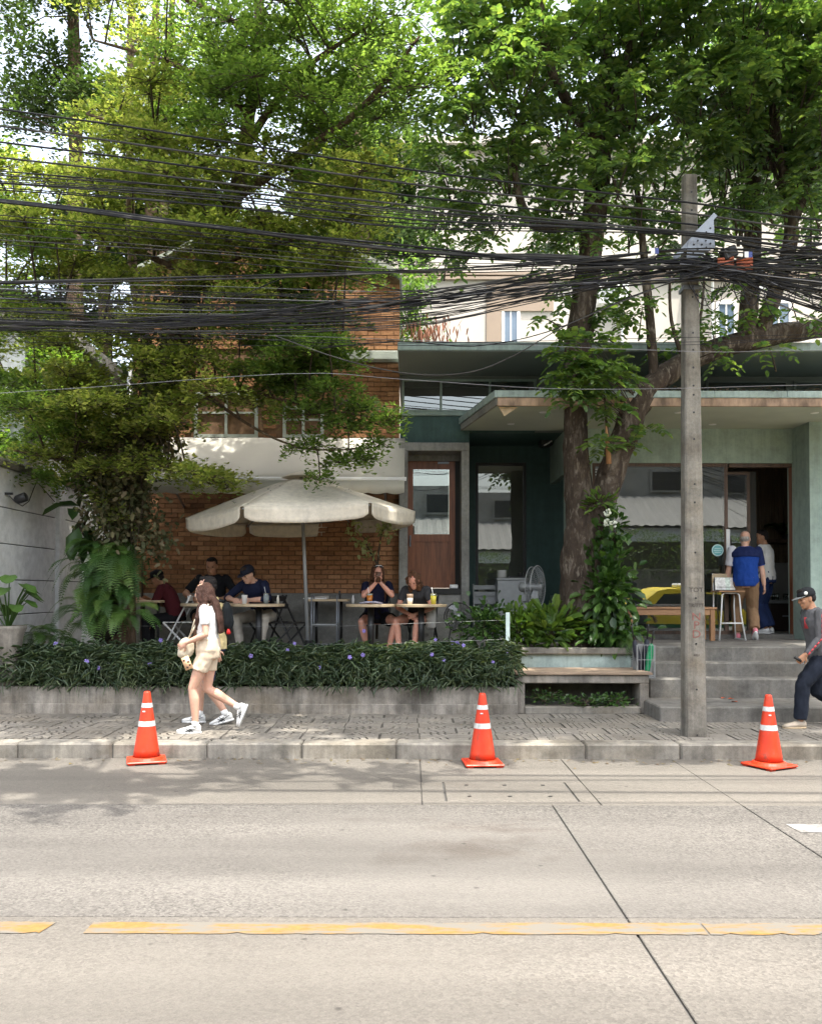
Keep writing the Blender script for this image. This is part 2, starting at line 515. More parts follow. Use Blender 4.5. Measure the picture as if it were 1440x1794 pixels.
M['glassdark'] = glass_mat('tinted_glass', (0.35, 0.4, 0.38))
M['black'] = flat('black_metal', (0.018, 0.018, 0.018), 0.45, 0.2, 20)
M['cable'] = flat('cable_black', (0.012, 0.012, 0.014), 0.6, 0.3, 3, spec=0.25)
M['cabledust'] = flat('cable_dusty', (0.055, 0.053, 0.05), 0.75, 0.4, 2, spec=0.2)
M['cablegrey'] = flat('cable_grey', (0.18, 0.18, 0.19), 0.5, 0.2, 3)
M['steel'] = flat('galvanised_steel', (0.24, 0.26, 0.285), 0.45, 0.15, 14, metal=0.6)
M['greymetal'] = flat('grey_metal', (0.30, 0.31, 0.31), 0.45, 0.1, 10, metal=0.4)
M['whitepaint'] = flat('white_paint', (0.74, 0.74, 0.72), 0.4, 0.05, 5)
M['canvas'] = concrete('umbrella_canvas', (0.86, 0.785, 0.65), .90, .18, 1.4, warm=(1, 1, 1), streak=.12, rough=.92, grain=.06)
M['awning'] = flat('awning_canvas', (0.56, 0.535, 0.465), 0.9, 0.10, 1.2, 0.1, 200, stretch=(1, 1, .5))
def cone_mat():
    t = NT('cone_plastic')
    c = t.ramp(t.noise(6, 4), [(.3, (0.50, 0.030, 0.008)), (.7, (0.60, 0.045, 0.012))])
    scuff = t.ramp(t.noise(16, 8, t.mapped((1, 1, .6)), rough=.75), [(.52, 0.0), (.68, .75)])
    c = t.mix(scuff, c, (0.15, 0.06, 0.04))
    t.base(c, t.math('ADD', t.math('MULTIPLY', scuff, .35), .42), 0, .4); t.bump(t.noise(70, 3), .12, .004)
    return t.m
def translucent(m, fac, tint):
    t = m.node_tree; b = t.nodes['Principled BSDF']; out = t.nodes['Material Output']
    tr = t.nodes.new('ShaderNodeBsdfTranslucent'); tr.inputs['Color'].default_value = (*tint, 1)
    mx = t.nodes.new('ShaderNodeMixShader'); mx.inputs[0].default_value = fac
    t.links.new(b.outputs[0], mx.inputs[1]); t.links.new(tr.outputs[0], mx.inputs[2]); t.links.new(mx.outputs[0], out.inputs['Surface'])
translucent(M['canvas'], .16, (0.70, 0.64, 0.52)); translucent(M['awning'], .25, (.62, .61, .56))
M['orange'] = cone_mat()
M['reflect'] = flat('reflective_band', (0.50, 0.50, 0.48), 0.4, 0.25, 28)
M['cream'] = flat('cream_render', (0.47, 0.43, 0.38), 0.85, 0.05, 1.2)
M['beige'] = flat('beige_render', (0.27, 0.21, 0.16), 0.85, 0.08, 1.2)
M['bluewin'] = flat('blue_grey_window', (0.10, 0.14, 0.19), 0.15, 0.1, 2, spec=0.8)  # even blue-grey tone for glossy opaque panes
M['curtain'] = flat('grey_curtain', (0.38, 0.38, 0.35), 0.9, 0.15, 10, stretch=(6, 1, 0.2))
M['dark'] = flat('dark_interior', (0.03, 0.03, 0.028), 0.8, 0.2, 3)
M['intwall'] = flat('interior_wall', (0.30, 0.29, 0.26), 0.8, 0.08, 2)
# ================================================================== GROUND AND STREET
g = MB(); g.add([(-400, -400, -0.08), (400, -400, -0.08), (400, 400, -0.08), (-400, 400, -0.08)], [(0, 1, 2, 3)])
tag(g.build('ground', M['ground']), 'bare earth under and behind the street', kind='structure')

KY = 9.0
road = tag(MB().box(-40, 40, -3.6, KY, -0.06, -0.014).build('road', M['asphalt']), 'sunlit concrete carriageway with sealed joints', kind='structure')
def slab(x0, x1, y0, y1, mat, gap=0.006, z=0.0, name='concrete_slab'):
    return MB().cbox(x0 + gap, x1 - gap, y0 + gap, y1 - gap, -0.05, z, 0.004).build(name, mat, road)
xs1 = [-40, -16.9, -12.4, -7.9, -3.4, 1.11, 5.6, 10.1, 14.6, 40]
xs2 = [-40, -16.9, -12.4, -7.9, -3.4, 1.11, 2.6, 7.1, 11.6, 40]
xs3 = [-40, -11.0, 0.09, 1.50, 2.6, 7.1, 12, 40]
for a, b in zip(xs1, xs1[1:]): slab(a, b, -3.6, 0.6, M['road']); slab(a, b, 0.6, 4.66, M['road'])
for a, b in zip(xs2, xs2[1:]): slab(a, b, 4.66, 7.074, M['lane'])
for a, b in zip(xs3, xs3[1:]):
    if a == 0.09: continue
    slab(a, b, 7.068, KY - 0.002, M['road2'], .0025)
# service chamber in the gutter strip: cover slab in a collar
cx0, cx1, cy0, cy1 = 0.28, 1.35, 7.20, 7.92
slab(0.09, 1.50, 7.07, cy0, M['road2']); slab(0.09, 1.50, cy1, KY - 0.004, M['road2'])
slab(0.09, cx0, cy0, cy1, M['road2'], 0.004); slab(cx1, 1.50, cy0, cy1, M['road2'], 0.004)
mh = empty('chamber_cover', ((cx0 + cx1) / 2, (cy0 + cy1) / 2, 0))
tag(mh, 'rectangular concrete chamber cover with lifting holes set in the gutter', 'manhole cover')
MB().cbox(cx0 + 0.012, cx1 - 0.012, cy0 + 0.012, cy1 - 0.012, -0.05, 0.001, 0.006).build('cover_slab', M['road2'], mh)
for i in range(3):
    for yy in (cy0 + 0.16, cy1 - 0.14):
        hx = cx0 + 0.2 + i * 0.33
        MB().lathe([(0.018, 0), (0.018, 0.004)], (hx, yy, 0.0), 10).build('lifting_hole', M['black'], mh)
# painted lines
def yellow():
    t = NT('yellow_line_paint')
    wear = t.ramp(t.noise(5, 7, t.mapped((0.5, 2.2, 1)), rough=0.7), [(0.46, 0.0), (0.57, 1.0)])
    c = t.mix(t.math('MULTIPLY', wear, 0.9), (0.112, 0.103, 0.087), t.ramp(t.noise(28, 4), [(0.35, (0.15, 0.082, 0.016)), (0.65, (0.185, 0.108, 0.026))]))
    t.base(c, 0.8, 0, 0.3); t.bump(t.noise(80, 3), 0.3, 0.004)
    return t.m
M['yellow'] = yellow()
def line(name, poly, mat):
    m = MB(); n = len(poly)
    m.add([(x, y, 0.004) for x, y in poly], [tuple(range(n))])
    o = m.build(name, mat, road); return o
def road_poly(pts): return [(p.x, p.y) for p in (road_pt(*q) for q in pts)]
def road_pt(px, py):
    lo, hi = 1.0, 60.0
    for _ in range(60):
        mid = (lo + hi) / 2
        if at(px, py, mid).z > 0: hi = mid
        else: lo = mid
        if at(px, py, lo).z * 1 > 0: pass
    # z grows towards the horizon: find where the sight line meets the road
    best = min((abs(at(px, py, y).z), y) for y in np.linspace(2.5, 14, 2301))
    return at(px, py, best[1])
yl0, yl1 = 4.42, 4.57
for a, b in ((-12.0, -2.02), (-1.80, -1.795), ):
    pass
xl = road_pt(100, 1619).x; xr = road_pt(165, 1619).x; xe = road_pt(1232, 1626).x
def ragged(x0, x1, y0, y1, cut):
    n = max(8, int((x1 - x0) / .05)); lo, hi = [], []
    for i in range(n + 1):
        f = i / n; x = x0 + (x1 - x0) * f
        chip = .02 if random.random() < .04 else 0
        lo.append((x + (cut * .5 if i == 0 else -cut * .5 if i == n else 0), y0 + random.uniform(-.004, .004) + chip)); hi.append((x, y1 + random.uniform(-.004, .004) - (.018 if random.random() < .04 else 0)))
    m = MB(); m.grid([[(x, y, .004) for x, y in lo], [(x, y, .004) for x, y in hi]])
    return m
for x0, x1 in ((-12, xl), (xr, xe), (xe + 0.012, 12)):
    ragged(x0, x1, yl0, yl1, .06 if abs(x1 - x0) > 1 and x1 < xe else .0).build('yellow_line', M['yellow'], road)
def whitel():
    t = NT('white_line_paint')
    wear = t.ramp(t.noise(7, 7, rough=0.7), [(0.36, 0.0), (0.5, 1.0)])
    t.base(t.mix(wear, (0.115, 0.108, 0.098), (0.22, 0.214, 0.204)), 0.8, 0, 0.3)
    return t.m
M['whiteline'] = whitel()
ragged(2.70, 8.0, 6.28, 6.5, .03).build('white_bay_line', M['whiteline'], road)

# kerb
KT = 0.15
kerb = tag(MB().box(-40, 40, KY + 0.02, KY + 0.24, -0.05, KT - 0.03).build('kerb', M['grout']), 'row of weathered concrete kerb stones', kind='structure')
PER = 0.947
for i in range(-14, 15):
    x0 = 1.749 + i * PER
    if abs(x0) > 11: continue
    MB().cbox(x0 + 0.004, x0 + PER - 0.004, KY + random.uniform(-.004, .004), KY + 0.26, -0.04, KT + random.uniform(-.004, .003), 0.018, 0.0015).build('kerb_stone', M['kerb'], kerb)
MB().box(-40, 1.749 - 11 * PER, KY, KY + 0.26, -0.04, KT).build('kerb_run', M['kerb'], kerb)
MB().box(1.749 + 10 * PER, 40, KY, KY + 0.26, -0.04, KT).build('kerb_run', M['kerb'], kerb)

# pavement of grooved tiles
SY0, SY1 = KY + 0.265, 11.20
pave = tag(MB().box(-40, 40, SY0 - 0.003, 12.2, 0.0, KT - 0.012).build('sidewalk', M['grout']), 'pavement of grooved concrete tiles in tree shade', kind='structure')
TS = (SY1 - SY0) / 5
def arc(cx, cy, r, a0, a1, n=8): return [(cx + r * math.cos(a0 + (a1 - a0) * i / n), cy + r * math.sin(a0 + (a1 - a0) * i / n)) for i in range(n + 1)]
def tile_curvy():
    m = MB(); s = TS - 0.010; g_ = 0.021; z0, z1 = -0.02, 0.0
    rmax = s * 0.70; w = (rmax - 3 * g_) / 4
    for (cx, cy, a) in ((0, 0, 0), (s, s, PI)):
        for k in range(4):
            r = k * (w + g_); r1 = r + w
            if k == 0: poly = [(cx, cy)] + arc(cx, cy, r1, a, a + PI / 2, 5)
            else: poly = arc(cx, cy, r1, a, a + PI / 2, 7) + arc(cx, cy, r, a + PI / 2, a, 7)
            m.prism(poly, z0, z1)
    ro = rmax + g_
    for flip in (0, 1):
        poly = arc(s, s, ro, PI * 1.5, PI * 1.275, 4) + arc(0, 0, ro, PI * .225, 0, 4) + [(s, 0)]
        if flip: poly = [(y, x) for x, y in poly]
        else: poly = poly[::-1]
        m.prism(poly[::-1] if not flip else poly[::-1], z0, z1)
    return m.mesh('paving_tile')
def tile_angle():
    m = MB(); s = TS - 0.006; g_ = 0.011; z0, z1 = -0.02, 0.0
    n = 6; w = s / n
    for i in range(n):
        a, b = i * w, (i + 1) * w - g_
        if i == n - 1: b = s
        k = s * (0.55 if i % 2 else 0.72)
        m.prism([(a, 0), (b, 0), (b, k - g_), (a, k - g_)], z0, z1)
        m.prism([(a, k), (b, k), (b, s), (a, s)], z0, z1)
    return m.mesh('paving_tile')
tA, tB = tile_curvy(), tile_angle()
for me in (tA, tB): me.materials.append(M['tile'])
for i in range(-19, 17):
    for j in range(5):
        x = i * TS * 1.06 + 0.1; y = SY0 + j * TS
        curvy = x < 1.15
        o = bpy.data.objects.new('paving_tile', tA if curvy else tB)
        COL.objects.link(o); setp(o, pave)
        k = (i + 2 * j) % 4 if curvy else (i + j) % 2
        k = random.choice((0, 2, 1, 3)) if curvy and random.random() < .35 else k
        s = TS - 0.006
        off = [(0, 0), (s, 0), (s, s), (0, s)][k]
        o.matrix_basis = Matrix.Translation((x + off[0], y + off[1], KT + random.uniform(-.003, .003))) @ Matrix.Rotation(k * PI / 2, 4, 'Z') @ Matrix.Scale(1.05, 4, (1, 0, 0) if k % 2 == 0 else (0, 1, 0))
# plain pavement past the tiles on either side
MB().box(-40, -7.9, SY0, 12.2, 0.0, KT).build('plain_paving', M['tile'], pave)
MB().box(6.9, 40, SY0, 12.2, 0.0, KT).build('plain_paving', M['tile'], pave)

# ================================================================== TERRACE, PLANTER WALL, BENCH, STEPS
TZ = 0.75
tag(MB().box(-5.3, 2.6, 12.25, 14.6, 0.0, TZ).build('terrace', M['terrace']), 'raised concrete dining terrace', kind='structure')
PW0 = 11.17
pw = empty('planter_wall', (-3, PW0, KT))
tag(pw, 'long low stained concrete planter wall along the pavement under the flowering hedge', 'planter wall')
xw1 = XX(906, PW0)
MB().cbox(-9, xw1, PW0 - 0.03, PW0 + 0.1, 0.05, KT + 0.12, 0.008).build('plinth', M['wallconc'], pw)
MB().cbox(-9, xw1 + 0.005, PW0, PW0 + 0.14, 0.1, 0.475, 0.012).build('wall', M['wallconc'], pw)
MB().box(-9, 1.25, PW0 + 0.14, 12.25, 0.1, 0.43).build('soil_bed', M['soil'], pw)

pb = empty('planter_bench', (2.2, 11.4, KT))
tag(pb, 'concrete bench with weathered plank seat built against the pale teal planter by the steps', 'bench')
BY = 11.25
bx0, bx1 = XX(905, BY), XX(1136, BY)
bz0, bz1 = ZZ(1197, BY), ZZ(1182, BY)
MB().cbox(bx0, bx1, BY, 11.95, bz0, bz1, 0.01).build('seat_beam', M['wallconc'], pb)
MB().cbox(bx0, bx0 + 0.10, BY + 0.003, 11.9, 0.14, bz0, 0.008).build('leg', M['wallconc'], pb)
MB().cbox(bx1 - 0.115, bx1 - 0.003, BY + 0.003, 11.9, 0.14, bz0, 0.008).build('leg', M['wallconc'], pb)
MB().cbox(bx0 + 0.1, bx1 - 0.115, BY - 0.03, 11.5, 0.14, 0.235, 0.01).build('sill', M['kerb'], pb)
MB().box(bx0 + 0.1, bx1 - 0.115, 11.9, 11.96, 0.14, bz0).build('back_wall', M['stepconc'], pb)
for i, (ya, yb) in enumerate(((BY - 0.035, BY + 0.2), (BY + 0.21, BY + 0.44), (BY + 0.45, 11.96))):
    MB().cbox(bx0 - 0.02, bx1 + 0.03 + random.uniform(-.02, .02), ya, yb, bz1 + 0.002, bz1 + 0.034, 0.006, 0.002).build('plank', M['wood_plank'], pb)
px1 = XX(1110, 11.97)
MB().box(bx0 - 0.2, px1 - 0.04, 11.97, 12.05, bz1, 0.84).build('teal_panel', M['teal_light'], pb)
MB().bar((px1 - 0.03, 11.965, bz1), (px1 - 0.03, 11.965, 0.86), 0.016).build('corner_post', M['greymetal'], pb)
MB().cbox(bx0 - 0.25, px1 + 0.02, 11.90, 12.08, 0.84, 0.925, 0.012, 0.002).build('coping', M['kerb'], pb)
MB().box(bx0 - 0.2, px1 - 0.03, 12.08, 13.1, 0.2, 0.88).build('soil_bed', M['soil'], pb)
MB().cbox(bx0 - 0.25, px1 + 0.02, 13.1, 13.2, 0.2, 0.92, 0.01).build('back_coping', M['kerb'], pb)
MB().cbox(px1 - 0.06, px1 + 0.018, 12.08, 13.1, 0.2, 0.92, 0.01).build('end_coping', M['kerb'], pb)

st = empty('entrance_steps', (5, 11, KT))
tag(st, 'four broad grey concrete steps up to the shop entrance', 'steps')
PZ = 0.934
sx0 = XX(1155, 10.53)
sy = [10.53, 11.44, 11.77, 12.06]; szs = [0.324, 0.563, 0.745, PZ]; zb = [KT - 0.02, 0.31, 0.55, 0.73]
for i in range(4):
    x0 = sx0 if i == 0 else sx0 + 0.12
    MB().cbox(x0, 9.5, sy[i], (sy[i + 1] + 0.1) if i < 3 else 14.2, zb[i] if i else 0.05, szs[i], 0.014, 0.001).build('step', M['stepconc'], st)
MB().box(sx0 + 0.2, 9.5, 11.5, 14.0, 0.05, 0.5).build('step_core', M['stepconc'], st)
lf = MB()
for _ in range(1): lf.add([(-.05, -.02, 0), (.0, -.035, .012), (.055, .0, .004), (.0, .03, .015)], [(0, 1, 2, 3)])
for i, (a, b, c) in enumerate(((1278, 1232, 11.3), (1284, 1235, 11.0), (1266, 1222, 11.38))):
    o = lf.build('fallen_leaf', flat('dry_leaf', (0.42, 0.09, 0.04), 0.7, 0.3, 30))
    o.location = (XX(a, c), c, 0.326); o.rotation_euler = (0, 0.1, i * 1.9)
    tag(o, 'small dry red leaf lying on the lowest step', 'leaf', 'dry red leaves on the lowest step')

# ================================================================== LEFT BOUNDARY WALL
WX = -5.28
bw = empty('boundary_wall', (WX, 12.6, 0.4))
tag(bw, 'tall grey-white panelled boundary wall with dark coping beside the big tree', 'wall')
ztop = 3.27
zs = [0.2, ZZ(1080, 11.5), ZZ(1017, 11.5), ZZ(953, 11.5), ZZ(889, 11.5), ztop]
for za, zb_ in zip(zs, zs[1:]):
    MB().cbox(WX - 0.15, WX, 9.4 + 1.6, 13.30, za + 0.006, zb_ - 0.006, 0.006).build('panel', M['wallwhite'], bw)
    MB().cbox(WX - 0.15, WX, 13.52, 14.4, za + 0.006, zb_ - 0.006, 0.006).build('panel', M['wallwhite'], bw)
MB().box(WX - 0.14, WX - 0.02, 11.04, 14.38, 0.2, ztop - 0.01).build('core', M['dark'], bw)
MB().cbox(WX - 0.2, WX + 0.06, 13.30, 13.52, 0.2, ztop, 0.01).build('pilaster', M['wallwhite'], bw)
MB().cbox(WX - 0.22, WX + 0.09, 10.95, 14.5, ztop, ztop + 0.1, 0.03, 0.003).build('coping', M['coping'], bw)
MB().box(WX - 0.1, -4.42, 14.45, 14.6, 0.2, 3.2).build('return_panel', M['wallwhite'], bw)
# lamp on the wall with its loose wire
lp = empty('wall_spotlight', (WX + 0.1, 11.6, 2.9))
tag(lp, 'small black spotlight with a looping wire fixed high on the grey-white wall', 'spotlight')
MB().lathe([(0.035, 0), (0.06, 0.03), (0.062, 0.15), (0.05, 0.16)], (WX + 0.13, 11.62, 2.84), 14, Matrix.Rotation(R(70), 3, 'Y')).build('lamp_head', M['black'], lp, True)
MB().bar((WX, 11.62, 2.93), (WX + 0.1, 11.62, 2.93), 0.03).build('bracket', M['black'], lp)
wire = [at(14, 870, 11.7), at(22, 882, 11.9), at(34, 888, 12.1), at(46, 880, 12.3), at(56, 858, 12.45), at(60, 845, 12.55)]
wire = [Vector((WX + 0.02, p.y, p.z)) for p in wire] + [Vector((WX + 0.02, 13.2, 2.98))]
MB().tube(wire, 0.006, 5).build('wire', M['black'], lp)

# ================================================================== BRICK HOUSE
BYW = 14.2
bh = empty('brick_house', (-2.3, BYW, TZ))
tag(bh, 'orange-brown brick house with a gabled top behind the dining terrace', 'house')
bX0, bX1 = -4.42, XX(699, BYW)
plz = ZZ(1040, BYW)
gx, gz = -2.35, 7.7                      # gable apex
def gable(x): return gz - abs(x - gx) * 0.48
MB().box(bX0, bX1 - 0.002, BYW + 0.022, BYW + 0.3, plz - 0.05, 5.45).build('wall', M['mortar'], bh)
m = MB(); pr = [(bX0, 5.45), (bX1 - 0.002, 5.45), (bX1 - 0.002, gable(bX1)), (gx, gz), (bX0, gable(bX0))]
m.add([(x, BYW + 0.023, z) for x, z in pr] + [(x, BYW + 0.3, z) for x, z in pr], [(0, 1, 2, 3, 4), (9, 8, 7, 6, 5)] + [(i, 5 + i, 5 + (i + 1) % 5, (i + 1) % 5) for i in range(5)])
m.build('gable_wall', M['mortar'], bh)
MB().cbox(bX0, bX1 + 0.003, BYW - 0.03, BYW + 0.2, TZ - 0.1, plz, 0.006).build('plinth', M['plinth'], bh)
MB().box(bX0 + .05, bX1 - .1, BYW + 0.3, 19, 0, 5.4).build('side_walls', M['mortar'], bh)
wins = [(XX(338, BYW), XX(450, BYW), ZZ(767, BYW), ZZ(688, BYW)), (XX(494, BYW), XX(566, BYW), ZZ(767, BYW), ZZ(712, BYW))]
bw_, bh_, mo = 0.196, 0.064, 0.011
bricks = []
row = 0; z = plz + 0.004
while z < gz:
    x = bX0 + (0 if row % 2 else -0.5 * (bw_ + mo))
    while x < bX1:
        a, b = max(x, bX0), min(x + bw_, bX1)
        if b - a > 0.03 and z + bh_ < gable(a) - 0.02 and z + bh_ < gable(b) - 0.02:
            if not any(a < w1 + .03 and b > w0 - .03 and z < z1 + .03 and z + bh_ > z0 - .03 for w0, w1, z0, z1 in wins):
                if not (5.33 < z + bh_ and z < 5.5): bricks.append((a, b, z))
        x += bw_ + mo
    z += bh_ + mo; row += 1
def score(q):
    a, b, z = q; cx = (a + b) / 2
    if 4.1 < z < 5.4 and cx > -1.45: return 0 + abs(cx) * 0.1          # bare brick beside the green shop
    if 1.55 < z < 2.75: return 1 + abs(cx + 1.4) * 0.1 + z * 0.2       # behind the tables
    return 9
bricks.sort(key=score)
bmesh_cache = {}
rest = MB()
for i, (a, b, z) in enumerate(bricks):
    d = random.uniform(-0.004, 0.003)
    if i < 298:
        w = round(b - a, 3)
        if w not in bmesh_cache:
            bmesh_cache[w] = MB().cbox(0, w, 0, 0.05, 0, bh_, 0.004).mesh('brick'); bmesh_cache[w].materials.append(M['brick'])
        o = bpy.data.objects.new('brick', bmesh_cache[w]); COL.objects.link(o); setp(o, bh)
        o.matrix_basis = Matrix.Translation((a, BYW + d, z)) @ Matrix.Rotation(random.uniform(-.006, .006), 4, 'Y')
    else:
        rest.box(a, b, BYW + d, BYW + 0.05, z, z + bh_)
rest.build('brickwork', M['brick'], bh, kind='stuff')
# concrete band with the stained corner
MB().cbox(XX(560, 14.05), bX1 + 0.02, 14.03, BYW + 0.1, ZZ(629, 14.03), ZZ(614, 14.03), 0.008).build('ledge', M['ledge'], bh)
m = MB(); e = 0.07
for s_ in (1, -1):
    xe_ = bX1 + 0.03 if s_ == 1 else bX0 - 0.12
    m.add([(gx, BYW - 0.12, gz + 0.03), (xe_, BYW - 0.12, gable(xe_) + 0.03), (xe_, BYW - 0.12, gable(xe_) + 0.03 + e), (gx, BYW - 0.12, gz + 0.03 + e),
           (gx, 19, gz + 0.03), (xe_, 19, gable(xe_) + 0.03), (xe_, 19, gable(xe_) + 0.03 + e), (gx, 19, gz + 0.03 + e)],
          [(0, 1, 2, 3), (7, 6, 5, 4), (0, 4, 5, 1), (3, 2, 6, 7), (1, 5, 6, 2)])
m.build('roof', M['ledge'], bh)
for (w0, w1, z0, z1) in wins:
    fr = MB(); t_ = 0.05
    fr.box(w0, w1, BYW - 0.02, BYW + 0.06, z0, z0 + t_); fr.box(w0, w1, BYW - 0.02, BYW + 0.06, z1 - t_, z1)
    fr.box(w0, w0 + t_, BYW - 0.021, BYW + 0.06, z0 + t_, z1 - t_); fr.box(w1 - t_, w1, BYW - 0.021, BYW + 0.06, z0 + t_, z1 - t_)
    wf = fr.build('window', M['ledge'], bh)
    mid = (w0 + w1) / 2
    MB().box(mid - 0.02, mid + 0.02, BYW - 0.015, BYW + 0.05, z0 + t_, z1 - t_).build('mullion', M['ledge'], wf)
    MB().box(w0 + t_, w1 - t_, BYW - 0.012, BYW + 0.05, (z0 + z1) / 2 + 0.02, (z0 + z1) / 2 + 0.05).build('transom', M['ledge'], wf)
    c = MB(); n = 26
    for k in range(n):
        xa = w0 + t_ + (w1 - w0 - 2 * t_) * k / n; xb = w0 + t_ + (w1 - w0 - 2 * t_) * (k + 1) / n
        ya = BYW + 0.075 + 0.02 * math.sin(k * 1.7); yb = BYW + 0.075 + 0.02 * math.sin((k + 1) * 1.7)
        c.add([(xa, ya, z0 + t_), (xb, yb, z0 + t_), (xb, yb, z1 - t_), (xa, ya, z1 - t_)], [(0, 1, 2, 3)])
    MB().box(w0 + t_, mid - 0.02, BYW + 0.03, BYW + 0.036, z0 + t_, z1 - t_).build('pane', M['glass'], wf)
    MB().box(mid + 0.02, w1 - t_, BYW + 0.03, BYW + 0.036, z0 + t_, z1 - t_).build('pane', M['glass'], wf)
    c.build('curtain', M['curtain'], wf)
pipe = MB().tube([(bX0 - 0.05, BYW - 0.05, 0.8), (bX0 - 0.05, BYW - 0.05, 5.2)], 0.045, 10).build('rain_pipe', M['greymetal'], bh, True)
MB().tube([(bX0 + 0.17, BYW - 0.03, 0.9), (bX0 + 0.17, BYW - 0.03, 5.2)], 0.02, 6).build('conduit', M['wood_brown'], bh, True)

# awning
aw = empty('awning', (-2, 13.7, 3.3))
tag(aw, 'faded white canvas awning with scalloped valance on the brick house', 'awning')
ax0, ax1 = -3.9, XX(708, 13.25)
zt, zf = ZZ(768, BYW - 0.02), ZZ(838, 13.25)
m = MB(); n = 44; k = 8
rows = []
for j in range(k + 1):
    r_ = []
    for i in range(n + 1):
        u = i / n; v = j / k
        x = ax0 + (ax1 - ax0) * u + (0.0 if u < 1 else 0.0)
        y = BYW - 0.02 + (13.25 - BYW + 0.02) * v
        zz = zt + (zf - zt) * v - 0.05 * math.sin(PI * v) * (0.6 + 0.4 * math.sin(u * 21)) + 0.004 * math.sin(u * 23 + v * 3)
        r_.append((x, y, zz))
    rows.append(r_)
m.grid(rows)
cv = m.build('canvas', M['awning'], aw, True)
md = cv.modifiers.new('thick', 'SOLIDIFY'); md.thickness = 0.006
MB().tube([(ax0 - 0.02, 13.25, zf - 0.01), (ax1 + 0.03, 13.25, zf - 0.01)], 0.03, 10).build('front_bar', M['whitepaint'], aw, True)
n = 168
def vp(u, b):
    x = ax0 + (ax1 - ax0) * u
    return (x, 13.235 + 0.006 * math.sin(u * 40) * b, (zf - 0.03) if not b else zf - 0.215 - 0.022 * abs(math.sin(u * PI * 14)))
m = MB().grid([[vp(i / n, b) for i in range(n + 1)] for b in (0, 1)])
vl = m.build('valance', M['awning'], aw, True)
vl.modifiers.new('thick', 'SOLIDIFY').thickness = 0.004
for ax in (ax0 + 0.3, ax1 - 0.3):
    MB().tube([(ax, BYW, 3.0), (ax, 13.3, zf - 0.03)], 0.018, 8).build('arm', M['greymetal'], aw, True)

# leaf litter and grit washed against the kerb
k = 420
lx_ = rng.uniform(-7, 7, k); ly_ = KY - .02 - np.abs(rng.normal(0, .16, k)); ly_[:90] = rng.uniform(SY0, 11.1, 90)
lz_ = np.where(ly_ > KY, KT + .004, .004)
me = leaf_mesh('leaf_litter', np.stack([lx_, ly_, lz_], 1), np.stack([rng.normal(size=k), rng.normal(size=k), rng.normal(0, .05, k)], 1), np.tile([0, 0, 1.], (k, 1)), rng.uniform(.015, .055, k), rng.uniform(.005, .012, k), droop=.02)
tag(link('leaf_litter', me, leaf_mat('litter_leaf', [(.05, .035, .02), (.12, .07, .03), (.16, .13, .04), (.09, .05, .03)], .1)), 'dry leaves and grit scattered along the kerb', kind='stuff')
# ================================================================== GREEN SHOP
gs = empty('green_shop', (4, 14.2, PZ))
tag(gs, 'low green painted cafe building with wide glazed front and projecting canopy', 'shop')
GY, UY, RY = 14.1, 14.3, 15.8          # glazed front, upper wall, back of the recess
gX0 = bX1 + 0.01
ez0, ez1 = ZZ(613, 12.8), ZZ(598, 12.8)
# roof eave slab
ev = MB().cbox(gX0 - 0.02, 10, 12.8, 20, ez0, ez1, 0.006).build('roof', M['teal_light'], gs)
MB().box(gX0 - 0.01, 10, 12.83, UY, ez0 - 0.012, ez0 - 0.002).build('roof_soffit', M['teal_up'], ev)
# upper wall with the ribbon windows
uw0, uw1 = gX0 + 0.03, XX(940, UY)
wz0, wz1 = ZZ(722, UY), ZZ(664, UY)
cz = 4.25                                 # canopy underside
MB().box(gX0, 10, UY, UY + 0.2, wz1, ez0 - 0.014).build('upper_wall', M['teal_up'], gs)
MB().box(uw1, 10, UY, UY + 0.2, cz, wz1).build('upper_wall', M['teal_up'], gs)
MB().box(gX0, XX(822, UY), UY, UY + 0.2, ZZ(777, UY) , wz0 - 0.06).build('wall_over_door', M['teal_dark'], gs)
MB().cbox(gX0, uw1, UY - 0.05, UY + 0.2, wz0 - 0.06, wz0, 0.006).build('window_sill', M['teal_mid'], gs)
def window(x0, x1, y, z0, z1, fw, fmat, gmat, mull=(), parent=gs, name='window', tilt=0.0, back=None, fd=0.07):
    f = MB()
    f.box(x0, x1, y - 0.02, y + fd, z0, z0 + fw); f.box(x0, x1, y - 0.02, y + fd, z1 - fw, z1)
    f.box(x0, x0 + fw, y - 0.0205, y + fd, z0 + fw, z1 - fw); f.box(x1 - fw, x1, y - 0.0205, y + fd, z0 + fw, z1 - fw)
    fo = f.build(name, fmat, parent)
    cuts = [x0 + fw] + list(mull) + [x1 - fw]
    for mx_ in mull: MB().box(mx_ - fw / 2, mx_ + fw / 2, y - 0.018, y + fd - .004, z0 + fw, z1 - fw).build('mullion', fmat, fo)
    for i, (a, b) in enumerate(zip(cuts, cuts[1:])):
        a2 = a + (fw / 2 if i else 0); b2 = b - (fw / 2 if i < len(cuts) - 2 else 0)
        dy = math.tan(tilt) * (z1 - z0 - 2 * fw)
        MB().add([(a2, y + 0.02, z0 + fw), (b2, y + 0.02, z0 + fw), (b2, y + 0.02 - dy, z1 - fw), (a2, y + 0.02 - dy, z1 - fw),
                  (a2, y + 0.026, z0 + fw), (b2, y + 0.026, z0 + fw), (b2, y + 0.026 - dy, z1 - fw), (a2, y + 0.026 - dy, z1 - fw)],
                 [(0, 1, 2, 3)]).build('pane', gmat, fo)
    return fo
window(uw0, uw1, UY, wz0, wz1, 0.035, M['teal_mid'], M['glassdark'], [XX(772, UY), XX(858, UY)])
MB().box(uw0, uw1, UY + 0.9, UY + 1.0, wz0 - .2, wz1 + .2).build('room_back', M['dark'], gs)
